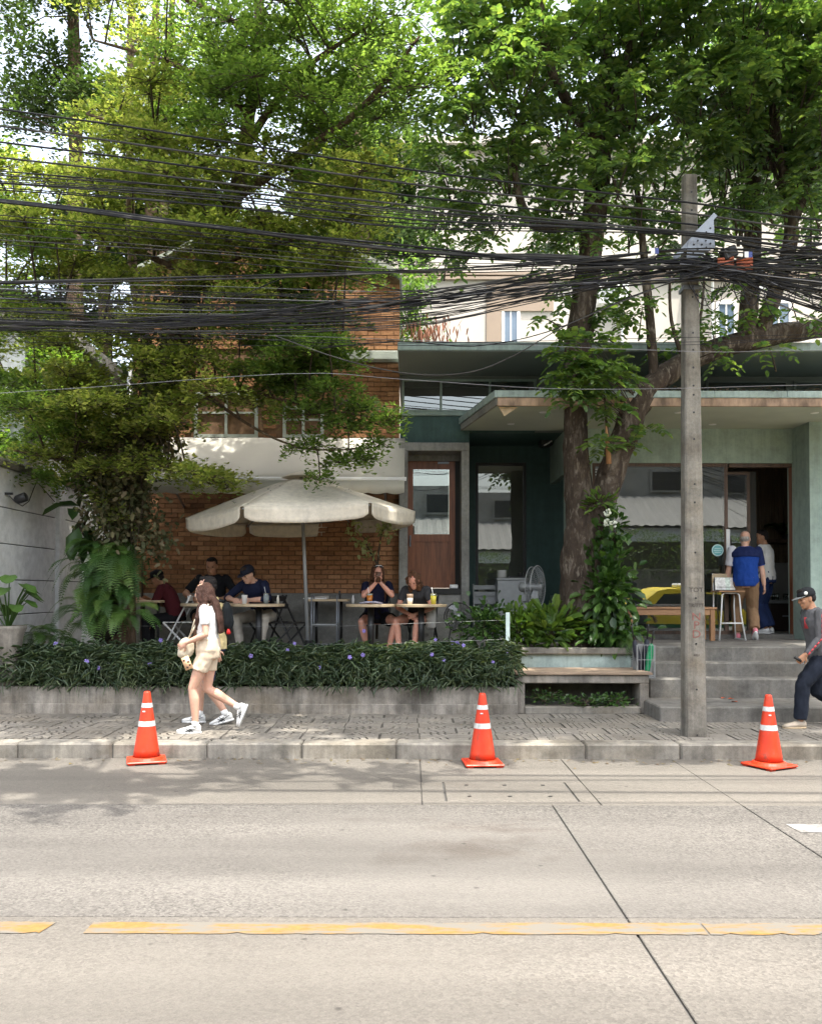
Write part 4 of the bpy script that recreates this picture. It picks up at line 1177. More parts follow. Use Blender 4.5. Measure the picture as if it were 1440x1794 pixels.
explicit = [(x_, y_, 11.3, .55, .45, k_) for x_, y_, k_ in ((440, 430, 'o'), (500, 400, 'o'), (560, 420, 'g'), (610, 380, 'g'), (480, 470, 'o'), (540, 500, 'o'), (600, 480, 'g'), (440, 520, 'o'), (500, 560, 'o'), (560, 600, 'g'), (420, 580, 'o'), (450, 650, 'g'), (400, 640, 'o'), (360, 560, 'o'), (330, 620, 'o'), (380, 470, 'o'), (320, 500, 'o'), (250, 560, 'o'), (200, 600, 'o'), (280, 430, 'o'), (620, 300, 'g'), (560, 320, 'g'))] + [  # low sprays whose outlines show against the house and awning
    (665, 738, 11.4, .34, .4, 'g'), (610, 745, 11.5, .5, .5, 'g'), (545, 720, 11.5, .55, .5, 'g'), (600, 805, 11.6, .45, .4, 'g'), (655, 778, 11.5, .26, .3, 'g'),
    (560, 835, 11.4, .22, .3, 'g'), (540, 780, 11.5, .4, .4, 'g'), (690, 728, 11.3, .22, .3, 'g'), (630, 715, 11.4, .35, .35, 'g'), (640, 800, 11.4, .3, .3, 'g'), (520, 640, 11.4, .5, .4, 'g'), (500, 660, 11.6, .6, .5, 'g'), (585, 640, 11.6, .45, .4, 'g'), (570, 560, 11.8, .6, .5, 'g'), (470, 600, 11.9, .7, .5, 'g'),
    (330, 825, 11.3, .45, .4, 'o'), (370, 842, 11.2, .3, .3, 'o'), (290, 815, 11.4, .45, .4, 'o'), (250, 800, 11.3, .4, .4, 'o'), (395, 850, 11.3, .2, .3, 'o'),
    (100, 800, 11.6, .6, .5, 'o'), (60, 790, 11.8, .5, .4, 'o'), (160, 770, 11.5, .55, .5, 'o'), (200, 745, 11.4, .5, .5, 'o'), (140, 820, 11.9, .4, .4, 'o'), (300, 725, 11.5, .4, .4, 'o'),
    (180, 870, 11.9, .3, .3, 'o'), (205, 905, 12.0, .25, .25, 'o'), (170, 690, 11.6, .5, .5, 'o'), (120, 730, 12.0, .6, .5, 'o'), (40, 720, 12.4, .5, .4, 'o'),
    (720, 70, 11.0, .5, .5, 'g'), (700, 140, 11.2, .6, .5, 'g'), (660, 200, 11.3, .6, .5, 'g'), (610, 250, 11.4, .6, .5, 'g'), (640, 60, 11.2, .7, .6, 'g'), (560, 130, 11.3, .7, .6, 'g'), (600, 20, 11.2, .7, .6, 'g'),
    (500, 60, 11.4, .8, .6, 'g'), (430, 110, 11.5, .7, .6, 'g'), (400, 30, 11.6, .7, .6, 'g'), (690, 20, 11.1, .6, .5, 'g'), (540, 210, 11.5, .6, .5, 'g'), (470, 180, 11.6, .7, .5, 'g'), (360, 150, 11.7, .6, .5, 'g'),
    (330, 40, 11.8, .6, .5, 'g'), (460, 245, 11.6, .6, .5, 'o'), (380, 250, 11.5, .6, .5, 'o'), (420, 300, 11.4, .5, .5, 'o')]
allp = [(px, py, Y, random.uniform(.42, .75), random.uniform(.4, .65), 'g' if (py < 255 and px > 280) or (px > 455 and py > 480) or (px < 110 and random.random() < .5) else 'o') for px, py, Y in cand] + explicit
for px, py, Y, rx, ry, kind in allp:
    c = at(px, py, Y)
    # attach to the trunk somewhat below the spray
    a = min(hold, key=lambda p: (p - c).length + (.6 if p.z > c.z + .1 else 0))
    side = 1 if c.x > a.x else -1
    tilt = (random.uniform(.02, .2) * side, random.uniform(-.12, .12))
    mid = a.lerp(c, .55) + Vector((0, 0, .05 + .05 * random.random()))
    r0 = .010 + .008 * (c - a).length
    out, rad = smooth_path([(a, r0), (mid, r0 * .6), (c, .010)], 4)
    br.tube(out, rad, 5, False)
    pad_twigs(br, c, rx, ry, tilt)
    n = int((430 if py < 120 else 600 if py < 255 else 720 if py < 600 or kind == 'o' else 1050) * rx * ry / .36)
    (pads_g if kind == 'g' else pads_o).append(pad_leaves(c, rx, ry, n, tilt=tilt))
    # smaller spray halfway along long branches
    if (c - a).length > 1.2 and random.random() < .7:
        c2 = a.lerp(c, random.uniform(.5, .75)) + Vector((random.uniform(-.3, .3), random.uniform(-.4, .2), .15))
        (pads_g if kind == 'g' else pads_o).append(pad_leaves(c2, .4, .4, 380, tilt=tilt))
# boughs that leave the trunk above the picture and reach out over the pavement and gutter
fork = tpath[-1]
for bx_, by_ in ((-4.6, 6.2), (-3.2, 5.2), (-1.6, 5.6), (.2, 6.4), (-3.4, 7.8), (-1.0, 8.2), (1.0, 7.6)):
    end = Vector((bx_, by_, random.uniform(8.3, 8.9)))
    bough = limb(tm, [(fork, .06), (fork.lerp(end, .5) + Vector((0, 0, .8)), .045), (end, .02)], 6, 7)
    for k in range(13):
        b0 = path_eval(bough, random.uniform(.35, 1.0))
        c = Vector((b0.x + random.uniform(-.9, .9), b0.y + random.uniform(-.8, .8), 0)); c.z = max(b0.z - .3 + random.uniform(0, .4), CAMH + .70 * c.y + .2)
        rx, ry = random.uniform(.45, .7), random.uniform(.45, .65)
        br.tube([b0, b0.lerp(c, .5) + Vector((0, 0, .1)), c], [.02, .014, .008], 4, False)
        pads_g.append(pad_leaves(c, rx, ry, int(520 * rx * ry / .36), (.08, .13), tilt=(0, 0)))
tm.build('trunk', M['bark_brown'], lt, True)
br.build('branches', M['twig'], lt, True, kind='stuff')
gather('crown', pads_o, M['leafolive'], lt, simple=True)
gather('crown', pads_g, M['leafgreen'], lt, simple=True)
# creeper wrapped round the trunk
vp = []
for i in range(30):
    t = random.uniform(.10, .5); p = path_eval(tpath, t)
    c = p + Vector((random.uniform(-.42, .42), random.uniform(-.45, .05), random.uniform(-.15, .15)))
    n = 300
    P = np.array(c)[None] + rng.normal(0, 1, (n, 3)) * (.17, .12, .22)
    D = rng.normal(0, 1, (n, 3)) * (1, .8, .5) + (0, -.5, -.5)
    N = rng.normal(0, .6, (n, 3)) + (0, -.7, .6)
    L = rng.uniform(.06, .11, n)
    vp.append((P, D, N, L, L * .26))
cr = empty('creeper', tuple(path_eval(tpath, .2)))
tag(cr, 'dense pale-leaved creeper hanging round the trunk of the layered tree', 'creeper')
gather('foliage', vp, M['vineleaf'], cr)
vm = MB()
for i in range(46):
    t = random.uniform(.1, .6); p = path_eval(tpath, t) + Vector((random.uniform(-.25, .25), random.uniform(-.3, -.05), 0))
    vm.tube([p, p + Vector((random.uniform(-.1, .1), -.05, -.4)), p + Vector((random.uniform(-.2, .2), -.02, -.9 - random.random() * .6))], [.008, .007, .004], 4, False)
vm.build('stems', M['twig'], cr, True)

# ---------------- leaning pinnate tree on the right
rt = empty('pinnate_tree', (2.35, 12.6, .88))
tag(rt, 'forked tree with broad feathery leaves growing from the planter by the steps', 'tree')
rm = MB()
TY = 12.5
def A(*q): return [(at(a, b, TY + (dy or 0)), r) for a, b, dy, r in q]
limb(rm, A((1016, 1150, 0, .31), (1015, 1085, 0, .285), (1016, 1000, 0, .27), (1022, 930, 0, .275), (1016, 880, 0, .21), (1009, 800, 0, .17), (1008, 700, 0, .165), (1013, 600, 0, .19), (1028, 480, 0, .17), (1044, 330, 0, .175), (1050, 250, 0, .15), (1060, 120, .1, .09), (1064, -60, .2, .05), (1070, -300, .2, .03)), 5, 18, .06)
rp = limb(rm, A((1024, 985, 0, .15), (1050, 895, -.06, .185), (1084, 790, -.1, .19), (1118, 705, -.1, .18), (1165, 655, -.05, .16), (1240, 615, 0, .15), (1318, 592, .1, .15), (1400, 578, .2, .14), (1520, 560, .3, .12), (1700, 500, .4, .08)), 5, 16, .06)
for q in (((1146, 690, -.1, .07), (1140, 590, -.1, .068), (1130, 480, -.1, .06), (1120, 380, 0, .045), (1105, 250, .2, .03)),
          ((1050, 260, 0, .13), (1020, 215, -.3, .09), (985, 165, -.6, .07), (955, 90, -.9, .055), (940, -60, -1.1, .03)),
          ((1046, 300, 0, .10), (1075, 215, -.2, .07), (1095, 120, -.4, .05), (1110, -50, -.5, .03)),
          ((1042, 390, 0, .09), (975, 396, -.2, .085), (930, 388, -.3, .08), (905, 330, -.5, .05), (895, 230, -.6, .035)),
          ((1305, 590, .1, .13), (1314, 500, .15, .13), (1317, 400, .2, .125), (1318, 260, .2, .11), (1325, 120, .1, .07), (1335, -80, 0, .04)),
          ((1330, 590, .1, .12), (1360, 500, 0, .11), (1385, 410, -.1, .105), (1372, 300, -.2, .08), (1350, 180, -.3, .05), (1340, 40, -.3, .03)),
          ((1385, 400, -.1, .07), (1420, 300, -.3, .05), (1440, 180, -.5, .035), (1450, 20, -.6, .02)),
          ((1200, 640, -.05, .04), (1175, 560, -.1, .025), (1172, 470, -.1, .016)), ((1215, 625, 0, .03), (1228, 540, 0, .02), (1236, 440, 0, .012)),
          ((1060, 830, -.2, .05), (1066, 790, -.3, .035), (1062, 740, -.35, .02), (1058, 690, -.4, .012))):
    limb(rm, A(*q), 5, 8, .05)
for (bx, by) in ((1372, 330), (1300, 430), (1340, 300), (1050, 250), (1090, 240), (1380, 380)):      # water shoots
    for i in range(9):
        b = at(bx + random.uniform(-12, 12), by, TY - .2)
        e = b + Vector((random.uniform(-.5, .5), random.uniform(-.5, .2), random.uniform(1.0, 2.0)))
        rm.tube([b, b.lerp(e, .5) + Vector((random.uniform(-.08, .08), 0, 0)), e], [.014, .011, .006], 5, False)
rm.build('trunk', M['bark_dark'], rt, True)
stub = at(1064, 800, TY - .3)
MB().tube([at(1066, 812, TY - .3), at(1063, 770, TY - .34), at(1060, 730, TY - .36)], [.035, .03, .004], 7).build('torn_branch', flat('torn_wood', (0.38, 0.2, 0.09), .8, .2, 20, stretch=(3, 3, .3)), rt, True)

def compound(B, D, L, k=4, lw=.30, ls=.34):
    """pinnate leaves: k pairs of leaflets and a terminal one. returns leaflet arrays"""
    n = len(B); D = unit(D)
    up = np.tile([0., 0, 1], (n, 1)); S = unit(np.cross(D, up)); U = np.cross(S, D)
    Ps, Ds, Ns, Ls, Ws = [], [], [], [], []
    for i in range(k + 1):
        for sg in ((-1, 1) if i < k else (0,)):
            t = .25 + .75 * i / k
            pos = B + D * (L * t)[:, None] + np.array([[0, 0, -1.]]) * (L * .42 * t * t)[:, None]
            dd = D + np.array([[0, 0, -1.]]) * .75 * t
            d = unit(dd) * (.55 if sg else 1) + S * sg * .85 + rng.normal(0, .14, (n, 3))
            nn = U + S * sg * .15 + rng.normal(0, .22, (n, 3))
            ll = L * ls * (1 - .25 * abs(t - .65)) * rng.uniform(.85, 1.15, n)
            Ps.append(pos); Ds.append(d); Ns.append(nn); Ls.append(ll); Ws.append(ll * lw)
    return [np.concatenate(q) for q in (Ps, Ds, Ns, Ls, Ws)]
def clusters(lobes, dens, leaves=8, Lr=(.22, .36), sp=.10):
    Bs, Ds = [], []
    tips = []
    for px, py, Y, rx, ry, rz in lobes:
        c = np.array(at(px, py, Y)); n = max(1, int(dens * rx * rz * (.6 + ry)))
        for _ in range(n):
            v = rng.normal(size=3); v /= np.linalg.norm(v); v *= rng.random() ** (1 / 2.2)
            p = c + v * (rx, ry, rz)
            tips.append((p, v))
            m_ = leaves
            ang = rng.uniform(0, 2 * PI, m_)
            el = rng.uniform(-.35, .75, m_)
            d = np.stack([np.cos(ang) * np.cos(el), np.sin(ang) * np.cos(el), np.sin(el)], 1) + v * .35
            Bs.append(p + rng.normal(0, sp * .35, (m_, 3))); Ds.append(d)
    B = np.concatenate(Bs); D = np.concatenate(Ds)
    return compound(B, D, rng.uniform(*Lr, len(B))), tips
lobes = [  # photo sightings of leaf masses: px, py, depth, radii
    (800, 60, 12.2, .7, .8, .7), (880, 40, 12.0, .8, .9, .8), (830, 190, 12.0, .75, .8, .75), (790, 300, 12.1, .6, .7, .5), (900, 150, 11.8, .8, .9, .8), (960, 60, 12.0, .8, 1.0, .8),
    (980, 220, 11.9, .7, .9, .7), (890, 290, 11.9, .75, .8, .55), (1040, 40, 12.3, .7, 1.0, .7), (1120, 60, 12.2, .8, 1.1, .8), (1110, 180, 12.0, .8, 1.0, .7), (1060, 160, 12.9, .7, .8, .7),
    (1200, 60, 12.2, .8, 1.1, .8), (1210, 190, 12.1, .8, 1.1, .75), (1160, 290, 12.3, .75, .9, .55), (1290, 50, 12.2, .8, 1.1, .8), (1290, 180, 12.0, .8, 1.1, .7), (1260, 310, 12.4, .7, .9, .5),
    (1380, 50, 12.1, .8, 1.1, .8), (1380, 170, 11.9, .8, 1.0, .7), (1430, 260, 11.8, .6, .9, .6), (1440, 110, 11.8, .7, 1.0, .8), (1500, 200, 12, .8, 1, .9), (1340, 260, 12.7, .6, .7, .5),
    (760, 360, 12.3, .5, .5, .35), (780, 420, 12.4, .35, .4, .25), (960, 340, 12.6, .6, .6, .4), (1000, 420, 12.9, .5, .5, .35), (930, 400, 12.3, .4, .4, .25), (1080, 300, 11.8, .5, .5, .5), (1100, 400, 12.8, .5, .5, .35),
    (1010, 520, 12.4, .5, .4, .3), (1060, 560, 12.1, .4, .4, .28), (960, 545, 12.3, .22, .3, .16), (1120, 545, 12.3, .35, .35, .22), (1190, 590, 12.5, .3, .3, .22), (1250, 560, 12.2, .45, .4, .28), (1290, 500, 12.5, .4, .4, .25), (1240, 610, 12.1, .25, .3, .16),
    (860, 370, 12.0, .6, .6, .3), (820, 420, 12.2, .45, .5, .25), (930, 440, 12.4, .45, .5, .25), (1000, 330, 11.8, .55, .6, .4), (1120, 340, 12.1, .6, .6, .4), (1150, 400, 12.5, .5, .5, .35), (1290, 370, 12.3, .55, .6, .35), (1250, 410, 12.6, .45, .5, .3), (1350, 340, 12.2, .5, .5, .35), (1040, 400, 12.0, .4, .4, .3), (1420, 400, 12.2, .45, .5, .3), (1090, 520, 12.3, .35, .35, .2), (980, 480, 12.4, .35, .35, .2), (1210, 500, 12.6, .35, .35, .25),
    (1320, 555, 12.2, .35, .35, .2), (1390, 560, 12.3, .35, .35, .18), (1430, 540, 12.2, .3, .3, .18), (1350, 610, 12.2, .2, .25, .12),
    (1430, 340, 11.9, .45, .5, .3), (1420, 480, 12.6, .4, .4, .3), (1390, 520, 12.8, .3, .3, .2), (1180, 460, 12.9, .35, .4, .3), (1090, 480, 12.9, .3, .4, .3), (1400, 440, 12.9, .4, .4, .25),
    (850, -120, 11.8, .8, 1.0, .5), (1050, -120, 11.8, .9, 1.0, .5), (1250, -120, 11.8, .9, 1.0, .5), (1450, -120, 11.6, .9, 1.0, .5),
    (1650, 0, 12, 1.0, 1.2, .9), (1650, 250, 12, .9, 1.0, .7)]
over = []; rm2 = MB()
for xo, yo in ((1.6, 8.9), (2.9, 8.8), (4.1, 8.9), (5.4, 8.8), (6.6, 8.6), (1.8, 7.5), (3.2, 7.4), (4.6, 7.5), (6.0, 7.3), (2.4, 10.2), (4.2, 10.3), (6.0, 10.2)):
    zo = random.uniform(8.5, 9.0) + max(0, yo - 8.9) * .7
    over.append((720 + xo / yo * FPX, 1035 - (zo - CAMH) / yo * FPX, yo, .9, .85, .3))          # boughs over the pavement, above the picture
A5, tips = clusters(lobes, 36, 6)
A7, tips7 = clusters(over, 100, 6, (.28, .42))
link('crown', leaf_mesh('crown', *A7, fold=.22, wide=.5, droop=.12), M['leafpin'], rt)
tips = tips + tips7
for e_ in over[::2]: limb(rm2, [(at(1064, -60, TY + .2), .05), (at(1064, -60, TY).lerp(at(e_[0], e_[1], e_[2]), .5) + Vector((0, 0, .6)), .035), (at(e_[0], e_[1], e_[2]), .015)], 5, 6)
rm2.build('bough', M['bark_dark'], rt, True)
me = leaf_mesh('crown', *A5, fold=.22, wide=.5, droop=.12)
link('crown', me, M['leafpin'], rt)
tw = MB()
for i, (p, v) in enumerate(tips):
    if i % 2: continue
    p = Vector(p)
    tw.tube([p - Vector(v) * .55 - Vector((0, 0, .35)), p - Vector(v) * .2 - Vector((0, 0, .1)), p], [.012, .008, .004], 4, False)
tw.build('twigs', M['twig'], rt, True, kind='stuff')
# low hanging sprays in front of the shop
low = [(1040, 612, 11.75, .5, .3, .16), (1025, 660, 11.7, .42, .3, .18), (1065, 640, 11.75, .32, .3, .2), (1050, 715, 11.8, .26, .22, .22), (1040, 765, 11.9, .14, .16, .2), (1105, 780, 12.0, .12, .15, .09), (1000, 640, 11.7, .25, .2, .12), (1150, 745, 12.1, .12, .1, .1), (1015, 700, 11.8, .22, .2, .18)]
A6, t2 = clusters(low, 105, 5, (.24, .38), .08)
link('crown', leaf_mesh('crown', *A6, fold=.22, wide=.5, droop=.18), M['leafpin'], rt)
tw2 = MB()
for p, v in t2:
    p = Vector(p); j = min(range(len(rp)), key=lambda i: (rp[i] - p).length)
    tw2.tube([rp[j], rp[j].lerp(p, .5) + Vector((0, 0, .08)), p], [.01, .007, .003], 4, False)
tw2.build('twigs', M['twig'], rt, True, kind='stuff')

# ---------------- background trees
def slender(name, label, stems, pads, mat, leafsize=(.06, .10), dens=520, wide=.34, bark='bark_brown'):
    Yb = stems[0][0][2]
    root = empty(name, tuple(at(stems[0][0][0], 1100, Yb)))
    tag(root, label, 'tree', 'trees beyond the terrace')
    m = MB()
    dense = []
    for s_ in stems: dense += limb(m, [(at(a, b, c), r) for a, b, c, r in s_], 8, 8)
    m.build('trunk', M[bark], root, True)
    L = []; b = MB()
    for px, py, Y, rx, ry in pads:
        c = at(px, py, Y); tl = (random.uniform(-.15, .15), random.uniform(-.1, .1))
        L.append(pad_leaves(c, rx, ry, int(dens * rx * ry / .36), leafsize, .12, tl, .2, wide, 9)); pad_twigs(b, c, rx, ry, tl, 5)
        base = min(dense, key=lambda q: (q - c).length + (.5 if q.z > c.z else 0))
        b.tube([base, base.lerp(c, .5) + Vector((0, 0, .15)), c], [.022, .015, .008], 4, False)
    b.build('branches', M['twig'], root, True, kind='stuff')
    gather('crown', L, mat, root, simple=True)
    return root
def rp_(n, x0, x1, y0, y1, d0, d1, r0, r1): return [(random.uniform(x0, x1), random.uniform(y0, y1), random.uniform(d0, d1), random.uniform(r0, r1), random.uniform(r0, r1)) for _ in range(n)]
slender('slender_tree', 'tall thin-stemmed tree with bare lower trunk rising at the upper left corner', [[(128, 900, 17.5, .2), (130, 500, 17.5, .17), (131, 270, 17.5, .14), (128, 90, 17.5, .13), (120, -150, 17.5, .08)]],
        rp_(34, -30, 200, -60, 330, 16.6, 18.5, .6, 1.1) + rp_(8, 0, 190, 560, 700, 17, 18.5, .7, 1.1), M['leaffar'], (.07, .12), 260)
slender('slender_tree', 'thin dark tree whose twin stems show against the sky above the layered tree', [[(262, 900, 18.5, .16), (264, 300, 18.5, .12), (270, 60, 18.5, .09), (276, -120, 18.5, .06)], [(292, 900, 18.6, .14), (285, 300, 18.6, .1), (300, 0, 18.6, .06), (304, -120, 18.6, .05)]],
        rp_(22, 180, 420, -80, 320, 17.8, 19.5, .6, 1.1), M['leaffar'], (.07, .12), 260)
slender('leafy_tree', 'bright green leafy tree behind the grey-white boundary wall', [[(40, 1000, 15.6, .1), (45, 800, 15.6, .09), (50, 680, 15.5, .06), (45, 600, 15.5, .03)]],
        rp_(46, -60, 130, 590, 800, 14.9, 16.3, .35, .6), M['leafbright'], (.06, .1), 700)
slender('slender_tree', 'distant tree filling the gap between the layered tree and the wall top', [[(180, 1000, 20, .2), (185, 700, 20, .18), (180, 400, 20, .12)]],
        rp_(40, -60, 420, 330, 760, 19.5, 22, .9, 1.5), M['leaffar'], (.10, .16), 420)
slender('leafy_tree', 'dark tree whose crown shows over the brick gable beside the cream block', [[(650, 1000, 19.6, .2), (640, 600, 19.6, .18), (630, 300, 19.6, .14), (620, 100, 19.6, .1)]],
        rp_(24, 520, 720, 280, 470, 19.2, 21, .7, 1.2) + rp_(8, 540, 680, 60, 250, 19.2, 21, .6, 1.1), M['leaffar'], (.10, .15), 420)
slender('leafy_tree', 'tree standing behind the shop roof at the far right', [[(1480, 1000, 19.6, .2), (1470, 600, 19.6, .18), (1460, 300, 19.6, .14)]],
        rp_(26, 1290, 1560, -40, 420, 18.8, 21, .8, 1.3), M['leaffar'], (.12, .18), 300)
# yellow-green shrub on the roof beside the gable
sh = empty('roof_shrub', tuple(at(735, 600, 14.9)))
tag(sh, 'yellow-green shrub with hanging brown seed pods on the shop roof beside the gable', 'shrub')
n = 900
P = np.array(at(722, 530, 15.2))[None] + rng.normal(0, 1, (n, 3)) * (.16, .2, .38)
link('foliage', leaf_mesh('foliage', P, rng.normal(0, 1, (n, 3)), rng.normal(0, 1, (n, 3)) + (0, -.5, 1), rng.uniform(.07, .13, n), .024), M['leafbright'], sh)
n = 160
P = np.array(at(752, 575, 14.9))[None] + rng.normal(0, 1, (n, 3)) * (.22, .15, .10)
link('seed_pods', leaf_mesh('seed_pods', P, rng.normal(0, .25, (n, 3)) + (0, 0, -1), rng.normal(0, 1, (n, 3)), rng.uniform(.12, .2, n), .014), flat('brown_pod', (0.22, 0.09, 0.05), .7, .3, 20), sh, kind='stuff')
MB().tube([at(735, 602, 15), at(728, 560, 15.1), at(722, 500, 15.2)], [.03, .02, .01], 6).build('stem', M['twig'], sh, True)

# ---------------- flowering hedge along the terrace
fh = empty('flower_hedge', (-2.8, 11.7, .45))
tag(fh, 'long hedge of narrow dark leaves dotted with small violet flowers above the planter wall', 'hedge')
xa, xb = -7.2, XX(900, 11.6)
ns = 2700
sx = rng.uniform(xa, xb, ns); sy = rng.uniform(PW0 + .04, 12.2, ns)
hgt = np.array([.50 + .12 * mnoise.noise(Vector((x * 1.3, y * 1.5, 0))) + .08 * mnoise.noise(Vector((x * 4, y * 3, 5))) for x, y in zip(sx, sy)])
taper = np.clip((sx - (xb - .5)) / .5, 0, 1)
P, D, N, L, W = [], [], [], [], []
for j in range(9):
    f = (j + rng.random(ns)) / 9
    z = .44 + hgt * (.12 + .88 * f)
    out = (sy < PW0 + .35)
    off = rng.normal(0, .035, (ns, 2))
    P.append(np.stack([sx + off[:, 0], sy + off[:, 1] - .05 * out * f, z], 1))
    a = rng.uniform(0, 2 * PI, ns)
    el = rng.uniform(-.25, .95, ns)
    D.append(np.stack([np.cos(a) * np.cos(el), np.sin(a) * np.cos(el) - .25 * out, np.sin(el)], 1))
    N.append(np.stack([rng.normal(0, .3, ns), rng.normal(-.2, .3, ns), np.ones(ns)], 1))
    l = rng.uniform(.09, .17, ns); L.append(l); W.append(rng.uniform(.0045, .008, ns))
P, D, N, L, W = [np.concatenate(q) for q in (P, D, N, L, W)]
# trailing sprigs over the wall face
n = 2600
P2 = np.stack([rng.uniform(xa, xb, n), rng.uniform(PW0 - .10, PW0 + .06, n), rng.uniform(.50, .82, n)], 1)
D2 = np.stack([rng.normal(0, .8, n), rng.normal(-.5, .4, n), rng.normal(-.1, .6, n)], 1)
P = np.concatenate([P, P2]); D = np.concatenate([D, D2]); N = np.concatenate([N, rng.normal(0, .4, (n, 3)) + (0, -.3, 1)]); L = np.concatenate([L, rng.uniform(.08, .15, n)]); W = np.concatenate([W, rng.uniform(.0045, .008, n)])
M['ruellia'] = leaf_mat('narrow_leaf', [(0.045, 0.078, 0.045), (0.07, 0.11, 0.06), (0.105, 0.15, 0.08), (0.15, 0.185, 0.10)], .28, .42, .4, 1.3)
link('foliage', leaf_mesh('foliage', P, D, N, L, W, fold=.3, wide=.5, droop=.38), M['ruellia'], fh, kind='stuff')
fm = MB()
for q in range(5):
    a = q * 2 * PI / 5
    def pp(r, da, y): return (math.cos(a + da) * r, y, math.sin(a + da) * r)
    fm.add([(0, 0, 0), pp(.022, -.6, -.008), pp(.036, -.3, -.004), pp(.038, .3, -.004), pp(.022, .6, -.008)], [(0, 1, 2, 3, 4)])
fm.lathe([(.006, 0), (.004, .03)], (0, 0, 0), 6, Matrix.Rotation(R(-90), 3, 'X'))
fme = fm.mesh('flower'); fme.materials.append(flat('violet_petal', (0.22, 0.17, 0.46), .6, .2, 60))
for px, py in ((32, 1137), (98, 1130), (152, 1160), (282, 1123), (263, 1164), (173, 1172), (516, 1128), (504, 1140), (611, 1138), (613, 1152), (638, 1106), (636, 1148), (757, 1147), (778, 1157), (793, 1127), (812, 1131), (801, 1127), (889, 1143), (864, 1160), (763, 1121), (560, 1170), (700, 1175), (440, 1150)):
    Yf = 11.75 if py < 1130 else (11.5 if py < 1145 else 11.13)
    p = at(px, py, Yf)
    o = bpy.data.objects.new('flower', fme); COL.objects.link(o); setp(o, fh)
    o.matrix_basis = Matrix.Translation(p) @ Matrix.Rotation(random.uniform(-.5, .5), 4, 'Z') @ Matrix.Rotation(random.uniform(-.6, .2), 4, 'X') @ Matrix.Rotation(random.uniform(0, 2), 4, 'Y') @ Matrix.Scale(random.uniform(.6, .9), 4)

# ---------------- ferns: fronds are single pieces
def frond_mesh(L, drop, k=24, w=.10):
    m = MB(); pts = []
    n = 10
    for i in range(n + 1):
        t = i / n
        pts.append(Vector((L * (math.sin(t * 1.25) / 1.25 * .9), 0, L * (.38 * t - drop * t * t))))
    m.tube(pts, [.0035 - .0028 * i / n for i in range(n + 1)], 3, False)
    for i in range(k):
        t = .08 + .92 * i / k
        p = path_eval(pts, t); q = path_eval(pts, min(1, t + .05)); d = (q - p).normalized()
        wl_ = w * (math.sin(PI * min(1, .25 + .8 * t)) ** .7 + .12) * random.uniform(.85, 1.1)
        b = .27 * L / k
        for sg in (-1, 1):
            s_ = Vector((d.x * .28, sg, -.22)).normalized()
            a = p - d * b; c = p + d * b; e = p + s_ * wl_ + d * b * .6
            mid = p + s_ * wl_ * .55
            m.add([a, mid - d * b * .75, e, mid + d * b * .9, c], [(0, 1, 2, 3, 4)])
    return m.mesh('frond')
M['fern'] = leaf_mat('fern_green', [(0.05, 0.10, 0.02), (0.075, 0.15, 0.025)], .3, .45, .35, 1.5)
def fern_mat(name, cols):
    t = NT(name)
    c = t.ramp(t.rnd(), [(i / (len(cols) - 1), q) for i, q in enumerate(cols)])
    t.base(c, .45, 0, .35)
    tr = t.new('ShaderNodeBsdfTranslucent'); t.l.new(t.mix(1.0, c, (1.6, 1.5, .5), 'MULTIPLY'), tr.inputs['Color'])
    mx = t.new('ShaderNodeMixShader'); mx.inputs[0].default_value = .3
    t.l.new(t.b.outputs[0], mx.inputs[1]); t.l.new(tr.outputs[0], mx.inputs[2]); t.l.new(mx.outputs[0], t.out.inputs['Surface'])
    return t.m
M['fern'] = fern_mat('fern_frond', [(0.03, 0.075, 0.018), (0.05, 0.115, 0.025), (0.08, 0.155, 0.032), (0.12, 0.19, 0.045)])
FR = [frond_mesh(.62, .85), frond_mesh(.55, 1.05), frond_mesh(.7, .7), frond_mesh(.48, .55), frond_mesh(.6, 1.2)]
for me in FR: me.materials.append(M['fern'])
def fern(name, label, spots, cat='fern', group=None, sc=(.85, 1.15)):
    c = sum((s_[0] for s_ in spots), Vector()) / len(spots)
    root = empty(name, tuple(c)); tag(root, label, cat, group)
    for p, az in spots:
        o = bpy.data.objects.new('frond', random.choice(FR)); COL.objects.link(o); setp(o, root)
        s_ = random.uniform(*sc)
        o.matrix_basis = Matrix.Translation(p) @ Matrix.Rotation(az, 4, 'Z') @ Matrix.Rotation(random.uniform(-.35, .35), 4, 'X') @ Matrix.Rotation(random.uniform(-.3, .25), 4, 'Y') @ Matrix.Scale(s_, 4)
    return root
spots = []
for i in range(165):
    py = random.uniform(950, 1090); f = (py - 955) / 130
    wpx = 28 + 22 * min(1, f * 1.5)
    spots.append((at(188 + random.uniform(-wpx, wpx), py, 12.2 - .15 * f + random.uniform(-.1, .06)), -PI / 2 + random.uniform(-1.35, 1.35)))
wfn = fern('wall_fern', 'big cascading fern covering the foot of the layered tree trunk', spots)
rb = MB().ell(at(186, 1050, 12.36), (.34, .12, .62), 16, 12)  # dark mass added behind the fronds to darken the gaps between them
rb.v = [tuple(Vector(v) * (1 + .02 * mnoise.noise(Vector(v) * 9))) for v in rb.v]
rb.build('dark_backing', M['soil'], wfn, True)
spots = [(at(80 + random.uniform(-35, 45), 1105 + random.uniform(-8, 20), 12.0 + random.uniform(-.1, .2)), random.uniform(-PI, 0)) for i in range(30)]
fern('ground_fern', 'low straggling fern in front of the grey-white boundary wall', spots, sc=(.6, .9))
spots = [(at(1096 + random.uniform(-12, 14), 1118 + random.uniform(-8, 8), 12.05), -PI / 2 + random.uniform(-.9, 1.0)) for i in range(14)]
